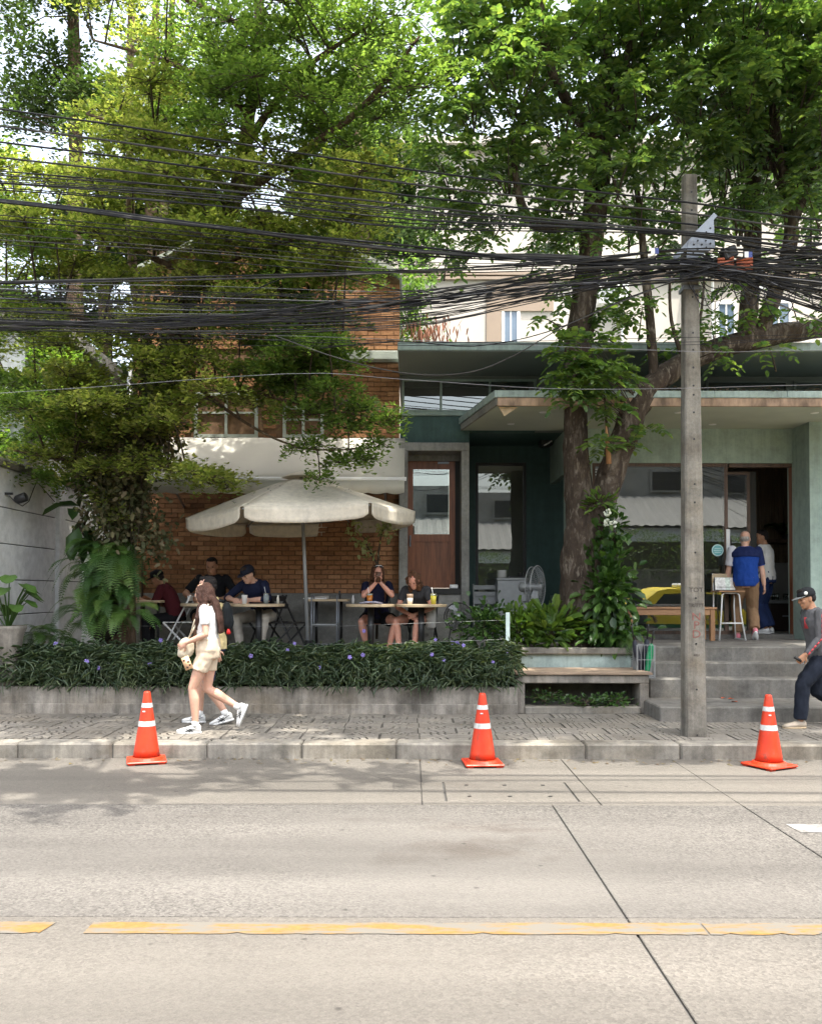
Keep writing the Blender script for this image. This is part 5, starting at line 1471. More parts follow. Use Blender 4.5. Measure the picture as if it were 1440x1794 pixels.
fern('planter_fern', 'small pale fern drooping over the planter end beside the umbrella bin', spots, sc=(.45, .65))
spots = [(at(930 + random.uniform(-30, 40), 1085 + random.uniform(-12, 22), 12.4 + random.uniform(-.2, .3)), random.uniform(-PI, 0)) for i in range(16)]
fern('planter_fern', 'soft green fern among strap-leaved plants by the post and tree trunk', spots, sc=(.5, .8))

# broad-leaved plants: each a mesh of leaves on stems
def bush(name, label, cat, c, n, spread, size, mat, wide=.35, up=.4, group=None, droop=.25, front=-.3, kindname='foliage'):
    root = empty(name, tuple(c)); tag(root, label, cat, group)
    P = np.array(c)[None] + rng.normal(0, 1, (n, 3)) * spread
    D = unit(P - np.array(c)[None] + rng.normal(0, .25, (n, 3)) * np.array(spread)) + (0, front, up) + rng.normal(0, .3, (n, 3))
    L_ = rng.uniform(size[0], size[1], n)
    link(kindname, leaf_mesh('foliage', P, D, rng.normal(0, .4, (n, 3)) + (0, -.4, 1), L_, L_ * wide * .5, fold=.3, wide=.5, droop=droop), mat, root)
    m = MB()
    for i in range(9):
        e = Vector(P[random.randrange(n)]); b = Vector(c) - Vector((random.uniform(-.05, .05), 0, spread[2] * 1.6))
        m.tube([b, b.lerp(e, .5) + Vector((0, 0, .03)), e], [.01, .008, .004], 4, False)
    m.build('stems', M['twig'], root, True)
    return root
M['strap'] = leaf_mat('strap_leaf', [(0.06, 0.12, 0.02), (0.10, 0.18, 0.03), (0.16, 0.23, 0.045)], .3, .4, .4, 1.5)
M['gloss'] = leaf_mat('glossy_leaf', [(0.025, 0.065, 0.015), (0.045, 0.10, 0.02), (0.075, 0.145, 0.03)], .25, .35, .5, 1.5)
bush('strap_plant', 'clump of bright strap-leaved plants at the foot of the forked tree, left of the trunk', 'plant', at(965, 1098, 12.25), 300, (.20, .14, .12), (.14, .30), M['strap'], .26, .75)
bush('strap_plant', 'small strap-leaved plant in front of the forked trunk on the planter', 'plant', at(908, 1100, 12.25), 170, (.12, .12, .12), (.12, .26), M['strap'], .26, .8)
bush('climbing_plant', 'dark glossy climber growing up the right side of the forked trunk', 'climber', at(1068, 1040, 12.15), 520, (.14, .10, .33), (.11, .19), M['gloss'], .55, .0)
bush('climbing_plant', 'glossy leaves at the foot of the climber above the planter edge', 'climber', at(1070, 1105, 12.1), 200, (.18, .10, .08), (.10, .17), M['gloss'], .5, .2)
bush('flowering_sprig', 'upright sprig with a white flower head beside the forked trunk', 'plant', at(1072, 930, 12.2), 110, (.07, .06, .15), (.09, .15), M['gloss'], .55, .2)
bush('air_plant', 'little tuft of leaves sprouting where the trunk forks', 'plant', at(1052, 878, 12.2), 60, (.10, .05, .05), (.09, .16), M['strap'], .35, .7)
bush('post_shrub', 'leafy shrub beside the short white post in front of the round floor fan', 'shrub', at(850, 1095, 12.35), 420, (.20, .16, .13), (.06, .12), M['gloss'], .6, .4)
for i, (px, py, Y, lab) in enumerate(((955, 1222, 11.35, 'low green weeds at the left end under the concrete bench'), (1025, 1228, 11.28, 'small trailing weeds in the middle under the concrete bench'), (1075, 1226, 11.3, 'green weeds at the right end under the concrete bench'))):
    bush('bench_weeds', lab, 'weeds', at(px, py, Y), 150, (.13, .05, .035), (.03, .06), M['gloss'], .7, .5)
M['bigleaf'] = leaf_mat('big_leaf', [(0.03, 0.07, 0.02), (0.05, 0.10, 0.03)], .2, .35, .5, 1.3)
bush('philodendron', 'large dark hanging leaves beside the trunk against the boundary wall', 'plant', at(140, 905, 12.3), 14, (.10, .08, .16), (.28, .42), M['bigleaf'], .5, -.9)
# white flower heads
for px, py in ((1064, 897), (1063, 915), (1074, 917)):
    c = at(px, py, 12.08); m = MB()
    for i in range(26):
        v = Vector((random.gauss(0, 1), random.gauss(0, 1), random.gauss(0, 1))).normalized() * .045
        m.ell(c + v, .014, 5, 4)
    o = m.build('white_flower', flat('white_petal', (0.72, 0.75, 0.62), .6, .1, 40))
    tag(o, 'round white flower head on the sprig beside the forked trunk', 'flower', 'white flower heads by the trunk')
# potted plant at the left edge
pt = empty('potted_plant', tuple(at(14, 1180, 11.33)))
tag(pt, 'broad-leaved plant in a round concrete pot at the left edge of the terrace', 'potted plant')
pc = at(14, 1120, 11.33)
MB().lathe([(.12, -.66), (.13, -.3), (.19, .05), (.22, .12), (.225, .16), (.19, .16), (.18, .1)], pc, 20).build('pot', M['wallconc'], pt, True)
MB().lathe([(.18, .11), (.02, .12)], pc, 16).build('soil', M['soil'], pt)
for i in range(13):
    a = random.uniform(0, 2 * PI); tip = pc + Vector((math.cos(a) * .25, math.sin(a) * .2, random.uniform(.35, .80)))
    MB().tube([pc + Vector((0, 0, .1)), pc.lerp(tip, .6) + Vector((0, 0, .1)), tip], [.012, .01, .006], 5, False).build('stalk', M['gloss'], pt, True)
    d = Vector((math.cos(a), math.sin(a) - .3, -.5)).normalized(); s_ = d.cross(Vector((0, 0, 1))).normalized()
    l = random.uniform(.18, .26); m = MB(); u = d.cross(s_)
    m.add([tip - d * .04, tip - d * .07 + s_ * .06, tip + d * l * .3 + s_ * l * .42 - u * .02, tip + d * l * .75 + s_ * l * .25, tip + d * l, tip + d * l * .75 - s_ * l * .25, tip + d * l * .3 - s_ * l * .42 - u * .02, tip - d * .07 - s_ * .06],
          [(0, 1, 2), (0, 2, 3, 4), (0, 4, 5, 6), (0, 6, 7)])
    m.build('leaf', leaf_mat('taro_leaf', [(0.06, 0.13, 0.03), (0.09, 0.17, 0.035)], .3), pt)
# sapling between the tables, sunlight painted into its pale leaf colours
sp = empty('sapling', tuple(at(665, 1100, 13.6)))
tag(sp, 'thin dark sapling with leaves tinted pale as if sunlit behind the seated women', 'sapling')
m = MB()
limb(m, [(at(660, 1120, 13.6), .025), (at(661, 1000, 13.6), .02), (at(652, 975, 13.6), .014), (at(636, 940, 13.5), .008)], 4, 6)
limb(m, [(at(661, 1005, 13.6), .018), (at(664, 960, 13.6), .013), (at(672, 920, 13.6), .006)], 4, 6)
m.build('stem', M['twig'], sp, True)
pl_ = []
for px, py in ((620, 925), (628, 940), (636, 952), (645, 968), (668, 925), (675, 935), (680, 928)):
    c = np.array(at(px, py, 13.5)); n = 26
    P = c[None] + rng.normal(0, 1, (n, 3)) * (.07, .08, .07); L_ = rng.uniform(.05, .09, n)
    pl_.append((P, rng.normal(0, 1, (n, 3)), rng.normal(0, .5, (n, 3)) + (0, 0, 1), L_, L_ * .35))
gather('foliage', pl_, leaf_mat('sunlit_tint_leaf', [(.30, .36, .16), (.45, .48, .28)], .4), sp)
# palm on the shop shelf
pm = empty('shelf_palm', tuple(at(1376, 944, 16.05))); tag(pm, 'small dark palm standing on the shelf inside the shop', 'plant')
pc = at(1376, 944, 16.05)
MB().lathe([(.05, 0), (.07, .1), (.065, .1)], pc, 12).build('pot', M['dark'], pm, True)
for i in range(9):
    a = i * .7; n = 12
    P = []; D = []
    for j in range(n):
        t = j / n
        for sg in (-1, 1):
            P.append(pc + Vector((math.cos(a) * .35 * t, math.sin(a) * .2 * t - .05, .12 + .45 * t - .3 * t * t))); D.append(Vector((math.cos(a) * .6 - math.sin(a) * sg * .6, math.sin(a) * .5 + math.cos(a) * sg * .6, -.3)))
    link('frond', leaf_mesh('frond', P, D, [(0, 0, 1)] * len(P), .12, .012), M['gloss'], pm)
# ================================================================== UTILITY POLE AND CABLES
PY = 9.52
up = empty('utility_pole', tuple(at(1214, 1290, 9.42)))
tag(up, 'square tapering concrete utility pole with stencilled letters standing on the kerb', 'utility pole')
pb_c, pt_c = at(1215.5, 1290, PY), at(1205.5, 308, PY)
wb_, wt_ = .112, .068
m = MB()
rings = []
for z, f in ((.10, 0), (1.2, .2), (2.9, .48), (4.6, .76), (pt_c.z, 1)):
    c = pb_c.lerp(pt_c, (z - .15) / (pt_c.z - .15)); w = wb_ + (wt_ - wb_) * (z - .15) / (pt_c.z - .15)
    ch = w * .18
    rings.append([(c.x + sx * w + dx * ch, c.y + sy_ * w * .95 + dy * ch, z) for sx, sy_, dx, dy in ((-1, -1, 1, 0), (1, -1, -1, 0), (1, -1, 0, 1), (1, 1, 0, -1), (1, 1, -1, 0), (-1, 1, 1, 0), (-1, 1, 0, -1), (-1, -1, 0, 1))])
m.loft(rings)
m.build('shaft', M['poleconc'], up)
def pole_face(py):
    z = ZZ(py, 9.43); f = (z - .15) / (pt_c.z - .15)
    c = pb_c.lerp(pt_c, f); w = wb_ + (wt_ - wb_) * f
    return Vector((c.x, c.y - w * .95, z)), w
for py in (333, 365, 518, 581, 611, 642, 674, 690, 721, 768, 847, 879, 967, 1047, 1127, 1207, 1287):
    p, w = pole_face(py)
    MB().lathe([(.011, 0), (.011, .003)], p + Vector((.004, -.0005, 0)), 8, Matrix.Rotation(R(90), 3, 'X')).build('bolt_hole', M['black'], up)
for py in (679, 854, 1026):
    p, w = pole_face(py)
    MB().box(p.x - w * .85, p.x + w * .85, p.y - .002, p.y + .001, p.z - .003, p.z + .003).build('cast_line', M['coping'], up)
def lettering(txt, py, size, mat, sx=1.0):
    p, w = pole_face(py)
    cu = bpy.data.curves.new('lettering', 'FONT'); cu.body = txt; cu.size = size; cu.align_x = 'CENTER'; cu.align_y = 'CENTER'; cu.extrude = .0006; cu.resolution_u = 3
    o = bpy.data.objects.new('lettering_source', cu); COL.objects.link(o)
    dg = bpy.context.evaluated_depsgraph_get()
    me = bpy.data.meshes.new_from_object(o.evaluated_get(dg))
    bpy.data.objects.remove(o); me.name = 'lettering'
    T = Matrix.Translation(p + Vector((.008, -.002, 0))) @ Matrix.Rotation(R(90), 4, 'X') @ Matrix.Scale(sx, 4, (1, 0, 0))
    me.transform(T)
    me.materials.clear()
    return link('lettering', me, mat, up)
inkd = flat('worn_grey_stencil', (0.055, 0.045, 0.04), .9, .35, 30); inkr = flat('worn_red_stencil', (0.20, 0.085, 0.07), .9, .3, 30)
lettering('TOT', 1033, .068, inkd, 1.1)
lettering('TR/TTT', 1060, .055, inkd, .9)
lettering('N', 1080, .115, inkr, 1.15); lettering('P', 1095, .115, inkr, 1.15); lettering('D', 1110.5, .115, inkr, 1.15)
lettering('4001', 1147, .035, inkd)
# perforated steel cable bracket
bk = [(1248, 373), (1251, 432), (1207, 457), (1201, 455), (1203, 425), (1213, 408), (1228, 393)]
pts = [at(a, b, 9.36) for a, b in bk]
m = MB(); n = len(pts)
m.add([(p.x, 9.355, p.z) for p in pts] + [(p.x, 9.365, p.z) for p in pts], [tuple(range(n)), tuple(range(2 * n - 1, n - 1, -1))] + [(i, n + i, n + (i + 1) % n, (i + 1) % n) for i in range(n)])
bko = m.build('cable_bracket', M['steel'], up)
for px, py in ((1243, 398), (1243, 412), (1236, 405), (1235, 420), (1228, 413), (1228, 427), (1221, 420), (1221, 435), (1214, 427), (1213, 442), (1243, 425), (1236, 432)):
    MB().lathe([(.010, 0), (.010, .003)], at(px, py, 9.353), 8, Matrix.Rotation(R(90), 3, 'X')).build('slot', M['black'], bko)
MB().bar(at(1180, 452, 9.37), at(1252, 374, 9.37), .05, .012, (0, 1, 0)).build('bracket_brace', M['steel'], bko)
for zz in (ZZ(430, 9.4), ZZ(500, 9.4)):
    MB().box(pt_c.x - .095, pt_c.x + .1, PY - .09, PY + .09, zz - .02, zz + .02).build('steel_band', M['steel'], up)

def cable(pts, r, label, group, mat=None, Y=None, ext=True, name='overhead_cable'):
    Y = Y if Y is not None else random.uniform(9.2, 9.42)
    if ext:      # run on past the picture on both sides
        (x0, y0), (x1, y1) = pts[0], pts[1]
        if x0 <= 5: pts = [(x0 - 1100, y0 + (y0 - y1) / (x1 - x0) * 1100 * .8)] + pts
        (x0, y0), (x1, y1) = pts[-2], pts[-1]
        if x1 >= 1430: pts = pts + [(x1 + 1000, y1 + (y1 - y0) / (x1 - x0) * 1000 * .8)]
    q = [(at(a, b, Y + random.uniform(-.02, .02)), r) for a, b in pts]
    out, rad = smooth_path(q, 4)
    o = MB().tube(out, r, 5, False).build(name, mat or M['cable' if random.random() < .65 else 'cabledust'], None, True)
    return tag(o, label, 'cable', group)
J = lambda v, a: v + random.uniform(-a, a)
for i, (a, b, c, d_) in enumerate(((192, 297, 352, 384), (222, 322, 371, 402), (250, 343, 390, 415), (277, 360, 404, 425))):
    w = ('topmost', 'second', 'third', 'fourth')[i]
    cable([(0, a), (720, b), (1195, c), (1440, d_)], .011, w + ' from the top of the four separate black cables crossing the tree crowns', 'upper span cables', Y=9.40)
G1 = ('thin black cable in the loose run just above the thick left bundle', 'loose cables above the bundle')
for i in range(9):
    y = 303 + i * 4.2
    cable([(0, J(y, 3)), (400, J(y + 30, 4)), (720, J(y + 62, 5)), (1195, J(408, 5)), (1440, J(440, 14))], random.uniform(.004, .008), *G1)
G2 = ('heavy black cable in the tight upper bundle sloping down to the pole from the left', 'heavy upper bundle')
for i in range(6):
    cable([(0, J(352, 4)), (300, J(389, 4)), (720, J(436, 8)), (1000, J(455, 8)), (1200, J(466, 8)), (1440, J(480, 30))], random.uniform(.010, .016), *G2)
G3 = ('black cable between the two heavy bundles left of the pole', 'cables between the bundles')
for i in range(6):
    y = 380 + i * 10
    cable([(0, J(y, 5)), (400, J(y + 30, 5)), (720, J(445 + i * 6, 6)), (1195, J(466, 8)), (1440, J(470, 30))], random.uniform(.004, .007), *G3)
for i in range(4):
    cable([(0, J(496, 4)), (400, J(486, 3)), (720, J(474, 3)), (1000, J(456, 5)), (1195, J(440, 6)), (1440, J(450, 25))], random.uniform(.006, .010), 'black cable rising gently to the pole just above the lower bundle', 'rising cables')
G5 = ('black cable in the thick lower bundle dipping away to the left of the pole', 'thick lower bundle')
for i in range(17):
    cable([(0, J(572, 11)), (300, J(566, 11)), (600, J(540, 14)), (800, J(515, 16)), (1000, J(484, 15)), (1195, J(455, 16)), (1300, J(470, 20)), (1440, J(500, 50))], random.uniform(.004, .010), *G5)
G6 = ('thin cable in the spread fan that narrows towards the pole from the left', 'fan of thin cables')
for i in range(36):
    y = 500 + i * 2.3
    cable([(0, J(y, 8)), (350, J(y + 8, 9)), (700, J(515 + i * 1.7, 10)), (950, J(490 + i, 10)), (1195, J(478, 16)), (1320, J(480, 16)), (1440, J(500, 45))], random.uniform(.0025, .005), *G6, mat=M['cablegrey'] if i % 6 == 0 else None)
G7 = ('thin single cable crossing low in front of the shop roof', 'low thin cables')
for a, b, c, d_, wh in ((590, 596, 603, 588, 0), (578, 590, 614, 612, 1), (600, 606, 598, 590, 0), (560, 600, 590, 584, 0)):
    cable([(0, a), (560, b), (1195, c), (1440, d_)], .0032, *G7, mat=M['cablegrey'] if wh else None)
cable([(480, 588), (600, 630), (720, 655), (820, 652), (900, 622), (1000, 565), (1180, 490)], .006, 'slack black drop wire sagging lowest across the dark upper wall', None, ext=False)
cable([(0, 690), (500, 655), (700, 664), (960, 680), (1195, 679), (1440, 672)], .003, 'lowest thin pale wire running just above the canopy edge', None, mat=M['cablegrey'])
cable([(560, 610), (700, 598), (830, 606), (960, 580), (1100, 520), (1200, 486)], .006, 'black drop wire running along the eave and up to the pole', None, ext=False)
cable([(250, 590), (360, 552), (470, 497), (560, 478), (700, 508), (860, 515)], .006, 'black wire crossing the other cables in a shallow arch over the tree', None, ext=False)
G8 = ('black cable fanning out to the right of the pole', 'cables right of the pole')
for i in range(32):
    y = 418 + i * 4.6
    cable([(1190, J(470, 22)), (1290, J(470 + (i - 12) * 1.0, 10)), (1440, J(y, 10))], random.uniform(.004, .009), *G8, mat=M['cablegrey'] if i % 7 == 3 else None)
G9 = ('loose loop of slack wire hanging from the tangle beside the pole', 'slack wire loops')
for i in range(26):
    cx_, cy_ = random.uniform(1230, 1420), random.uniform(450, 500); rx_, ry_ = random.uniform(12, 40), random.uniform(22, 60)
    pts_ = [(cx_ + math.cos(a) * rx_, cy_ + abs(math.sin(a)) * ry_ * (1 if i % 3 else -.4)) for a in np.linspace(PI * 1.05, -PI * .05, 7)]
    cable(pts_, random.uniform(.004, .006), *G9, ext=False, name='wire_loop')
for i, (yy, zz, rr, sl_) in enumerate(((5.25, 7.4, .022, .02), (5.7, 7.5, .04, -.015), (6.1, 7.3, .02, .03), (6.3, 7.7, .035, -.01))):
    o = MB().tube([(-16, yy - 16 * sl_, zz + .35), (-8, yy - 8 * sl_, zz + .08), (0, yy, zz), (8, yy + 8 * sl_, zz + .1), (16, yy + 16 * sl_, zz + .4)], rr, 6, False).build('power_line', M['cable'], None, True)
    tag(o, 'bundled power line high over the carriageway, its shadow striping the gutter', 'cable', 'power lines over the carriageway')
# splice closure, orange closures and small tags in the tangle
o = MB().cbox(-.09, .09, -.05, .05, -.06, .06, .015).build('splice_box', M['black']); o.location = at(1275, 442, 9.3); o.rotation_euler = (0, R(-25), R(20))
tag(o, 'black splice box in the cable tangle right of the pole', 'splice box')
for i, (px, py) in enumerate(((1270, 462), (1303, 463))):
    e = empty('cable_closure', tuple(at(px, py, 9.27)))
    tag(e, ('orange-brown ribbed clamp in the tangle nearest the pole', 'orange-brown ribbed clamp in the tangle farther from the pole')[i], 'clamp')
    for k in range(4):
        MB().tube([at(px - 14, py - 9 + k * 6, 9.27), at(px + 14, py - 12 + k * 6, 9.27)], .015, 6).build('rib', flat('orange_clay', (0.35, 0.10, 0.05), .6, .2, 20), e, True)
for i, (px, py) in enumerate(((1146, 438), (1310, 444))):
    e = empty('cable_tag', tuple(at(px, py, 9.2)))
    tag(e, 'small white and blue marker tag clipped to the cables', 'tag', 'cable marker tags')
    p = at(px, py, 9.18)
    MB().box(p.x - .04, p.x + .0, 9.18, 9.186, p.z - .03, p.z + .03).build('white_half', M['whitepaint'], e)
    MB().box(p.x + .0, p.x + .04, 9.18, 9.186, p.z - .03, p.z + .03).build('blue_half', flat('tag_blue', (0.04, 0.06, 0.22), .5, .1), e)

# ================================================================== TRAFFIC CONES
def cone(px, yc, rot, label):
    c = Vector((XX(px, yc), yc, 0))
    root = empty('traffic_cone', tuple(c)); tag(root, label, 'traffic cone', 'orange traffic cones along the kerb')
    Mz = Matrix.Rotation(rot, 4, 'Z')
    m = MB(); b = .185
    m.cbox(-b, b, -b, b, .012, .034, .008)
    m.lathe([(.165, .034), (.15, .055), (.132, .06)], n=28, cap=False)
    for sx in (-1, 1):
        for sy_ in (-1, 1): m.box(sx * .14 - .03, sx * .14 + .03, sy_ * .14 - .03, sy_ * .14 + .03, .0, .0125)
    for i in range(len(m.v)): m.v[i] = tuple(Mz @ Vector(m.v[i]) + c)
    m.build('base', M['orange'], root)
    H = .69
    def rad(z): return .128 + (.030 - .128) * (z - .055) / (H - .055)
    prof = [(rad(z), z) for z in np.linspace(.055, H - .02, 10)] + [(.03, H - .006), (.022, H), (.015, H)]
    MB().lathe(prof, c, 28).build('body', M['orange'], root, True)
    for z0, z1, nm in ((.355, .405, 'band'), (.535, .578, 'band')):
        MB().lathe([(rad(z0) + .0025, z0), (rad(z1) + .0025, z1)], c, 28, cap=False).build(nm, M['reflect'], root, True)
    MB().obox(c + Vector((-.012, -rad(.5) - .003, .5)), (.026, .002, .012), Matrix.Rotation(R(-10), 3, 'X')).build('sticker', M['reflect'], root)
cone(260, 8.80, R(18), 'orange traffic cone at the kerb in front of the walking couple')
cone(845, 8.70, R(4), 'orange traffic cone at the kerb between the chamber cover and the concrete bench')
cone(1344, 8.62, R(28), 'orange traffic cone at the kerb to the right of the utility pole')

# ================================================================== TERRACE UMBRELLA
UYc = 12.75
ub = empty('cafe_umbrella', tuple(at(542, 1150, UYc)))
tag(ub, 'large cream six-sided parasol with a hanging valance over the tables', 'umbrella')
ucx = XX(541, UYc); zr = ZZ(902, UYc); za = ZZ(834, UYc); Ru = 1.63
def tl(p):        # the whole parasol leans a little
    p = Vector(p); o_ = Vector((ucx, UYc, TZ))
    return o_ + Matrix.Rotation(R(-2.6), 3, 'Y') @ (p - o_)
ang = [R(9) + i * PI / 3 for i in range(6)]
def rim(i, r=1.0, z=None): return Vector((ucx + math.cos(ang[i % 6]) * Ru * r, UYc + math.sin(ang[i % 6]) * Ru * r, zr if z is None else z))
m = MB(); nseg = 10; k = 8
for i in range(6):
    def pt_(u, v):      # u along the edge, v from centre to rim
        e = rim(i).lerp(rim(i + 1), u)
        hang = .05 * math.sin(PI * u) * v * (1 - .15 * v)
        z = za + (zr - za) * (v ** 1.12) - hang * .55
        return tl((ucx + (e.x - ucx) * v, UYc + (e.y - UYc) * v, z))
    m.grid([[pt_(b / nseg, .13 + .87 * a / k) for b in range(nseg + 1)] for a in range(k + 1)])
cv = m.build('canopy', M['canvas'], ub); bpy.context.view_layer.objects.active = cv
cv.modifiers.new('thick', 'SOLIDIFY').thickness = .004
cv.data.polygons.foreach_set('use_smooth', [True] * len(cv.data.polygons))
for i in range(6):
    n = 22
    def vp_(u, low):
        e = rim(i, 1.004).lerp(rim(i + 1, 1.004), .02 + .96 * u)
        sag = .05 * math.sin(PI * (.02 + .96 * u)) * .85 * .55
        d_ = (e - Vector((ucx, UYc, zr))).normalized()
        z = zr - sag - low * (.185 + .02 * math.sin(u * PI)) + (low * .05 * (max(0, .06 - min(u, 1 - u)) / .06))
        return tl(Vector((e.x, e.y, z)) + d_ * (.008 * math.sin(u * 5 + i) * low + .012 * math.sin(u * 2.3 + i * 2) * low))
    m = MB().grid([[vp_(b / n, q / 4) for b in range(n + 1)] for q in range(5)])
    o = m.build('valance', M['canvas'], ub, True); o.modifiers.new('thick', 'SOLIDIFY').thickness = .003
    MB().tube([tl((ucx, UYc, za - .06)), tl(rim(i, .99, zr - .03))], .010, 6).build('rib', M['greymetal'], ub, True)
m = MB(); ncap = 24
m.lathe([(.30, 0), (.16, .055), (.03, .085)], (0, 0, 0), 6)
m.v = [tuple(tl(Matrix.Rotation(R(9), 3, 'Z') @ Vector(v) + Vector((ucx, UYc, za - .02)))) for v in m.v]
m.build('vent_cap', M['canvas'], ub)
MB().tube([tl((ucx, UYc, TZ)), tl((ucx, UYc, za + .02))], .026, 12).build('pole', M['greymetal'], ub, True)
MB().lathe([(.28, 0), (.28, .06), (.06, .09), (.05, .22)], (ucx, UYc, TZ), 20).build('base', M['black'], ub, True)
dm = MB()
for _ in range(26):
    u, v, i = random.random(), random.uniform(.3, .95), random.choice((4, 3, 5))
    e = rim(i).lerp(rim(i + 1), u); z = za + (zr - za) * (v ** 1.12) - .05 * math.sin(PI * u) * v * .5 + .004
    c = tl((ucx + (e.x - ucx) * v, UYc + (e.y - UYc) * v, z)); s_ = random.uniform(.012, .03); a = random.random() * 3
    dx = Vector((math.cos(a), math.sin(a), 0)) * s_; dy = Vector((-math.sin(a), math.cos(a), 0)) * s_ * .5
    dm.add([c - dx, c - dy + Vector((0, 0, .006)), c + dx, c + dy], [(0, 1, 2, 3)])
o = dm.build('fallen_leaf_bits', flat('litter2', (0.05, 0.04, 0.025), .9, .4, 30), ub, kind='stuff')

# ================================================================== TABLES, CHAIRS
def round_table(px, Y, dpx, label):
    c = Vector((XX(px, Y), Y, TZ)); r = dpx / 2 * Y / FPX
    root = empty('round_table', tuple(c)); tag(root, label, 'table', 'round terrace tables')
    MB().lathe([(r - .008, .698), (r, .704), (r, .732), (r - .005, .738)], c, 40).build('table_top', M['wood_table'], root)
    MB().tube([c + Vector((0, 0, .02)), c + Vector((0, 0, .698))], .045, 12).build('stem', M['black'], root, True)
    MB().lathe([(.21, 0), (.21, .012), (.05, .03)], c, 24).build('foot', M['black'], root, True)
    return c + Vector((0, 0, .738))
tA_ = round_table(372, 13.0, 108, 'round pale wood table behind the walking couple')
tB_ = round_table(454, 12.75, 90, 'round pale wood table in front of the man in the dark cap')
tC_ = round_table(650, 12.75, 88, 'round pale wood table in front of the woman holding a phone')
tD_ = round_table(738, 12.75, 90, 'round pale wood table in front of the woman with curly hair')
def square_table(px0, px1, Y, h, label, d=.6):
    x0, x1 = XX(px0, Y), XX(px1, Y)
    root = empty('square_table', ((x0 + x1) / 2, Y, TZ)); tag(root, label, 'table')
    MB().cbox(x0, x1, Y - d / 2, Y + d / 2, TZ + h - .035, TZ + h, .006).build('table_top', M['wood_table'], root)
    for x in (x0 + .12, x1 - .12):
        MB().tube([(x, Y, TZ), (x, Y, TZ + h - .035)], .022, 8).build('leg', M['black'], root, True)
        MB().box(x - .03, x + .03, Y - .22, Y + .22, TZ, TZ + .02).build('foot', M['black'], root)
    return Vector(((x0 + x1) / 2, Y, TZ + h))
tE_ = square_table(541, 612, 13.65, .80, 'long back table with black legs behind the umbrella pole')
tF_ = square_table(238, 292, 13.3, .78, 'dim table at the left beside the person in burgundy')
# folding chair prototype, front edge towards -Y
def folding(mat, name='folding_chair'):
    root = empty(name, (0, 0, 0))
    for sx in (-.2, .2):
        MB().bar((sx, .26, 0), (sx, -.20, .46), .022, .022).build('rear_leg', mat, root)
        MB().bar((sx * .93, -.24, 0), (sx * .93, .20, .86), .022, .022).build('front_leg', mat, root)
    for i in range(5):
        y = -.2 + i * .088
        MB().cbox(-.2, .2, y, y + .07, .45, .466, .004).build('seat_slat', mat, root)
    for i in range(2):
        z = .66 + i * .11
        MB().cbox(-.19, .19, .098 + (z - .66) * .47, .114 + (z - .66) * .47, z, z + .075, .004).build('back_slat', mat, root)
    MB().bar((-.19, .22, .04), (.19, .22, .04), .014).build('stretcher', mat, root)
    return root
ch0 = folding(M['black'])
used = [False]
def chair(x, y, rz, label, proto=ch0):
    if proto is ch0 and not used[0]: o = ch0; used[0] = True
    else: o = copy_tree(proto)
    o.location = (x, y, TZ); o.rotation_euler = (0, 0, rz)
    return tag(o, label, 'chair', 'folding chairs on the terrace')
chair(XX(505, 13.0), 13.05, R(70), 'empty black folding chair beside the umbrella pole, turned sideways')
chair(XX(470, 13.45), 13.45, R(-35), 'black folding chair under the man in the dark cap')
chair(XX(662, 13.35), 13.42, R(4), 'black folding chair under the woman holding a phone')
chair(XX(742, 13.35), 13.38, R(-12), 'black folding chair under the woman with curly hair')
chair(XX(373, 13.75), 13.78, 0, 'black folding chair under the man in the black shirt')
wcf = folding(M['whitepaint'], 'wire_chair')
wcf.location = (XX(318, 13.35), 13.3, TZ); wcf.rotation_euler = (0, 0, R(-90))
tag(wcf, 'pale metal folding chair under the person in burgundy', 'chair')
# leaning stand of steel racks behind the umbrella pole
rk = empty('steel_trolley', tuple(at(572, 1150, 13.25))); tag(rk, 'thin steel-legged trolley with two shelves behind the umbrella pole', 'trolley')
rx0, rx1 = XX(548, 13.2), XX(592, 13.2)
for x in (rx0, rx1):
    for y in (13.05, 13.38): MB().tube([(x, y, TZ), (x, y, TZ + .86)], .010, 8).build('leg', M['steel'], rk, True)
for z in (.12, .42): MB().cbox(rx0, rx1, 13.05, 13.38, TZ + z, TZ + z + .02, .003).build('shelf', M['greymetal'], rk)
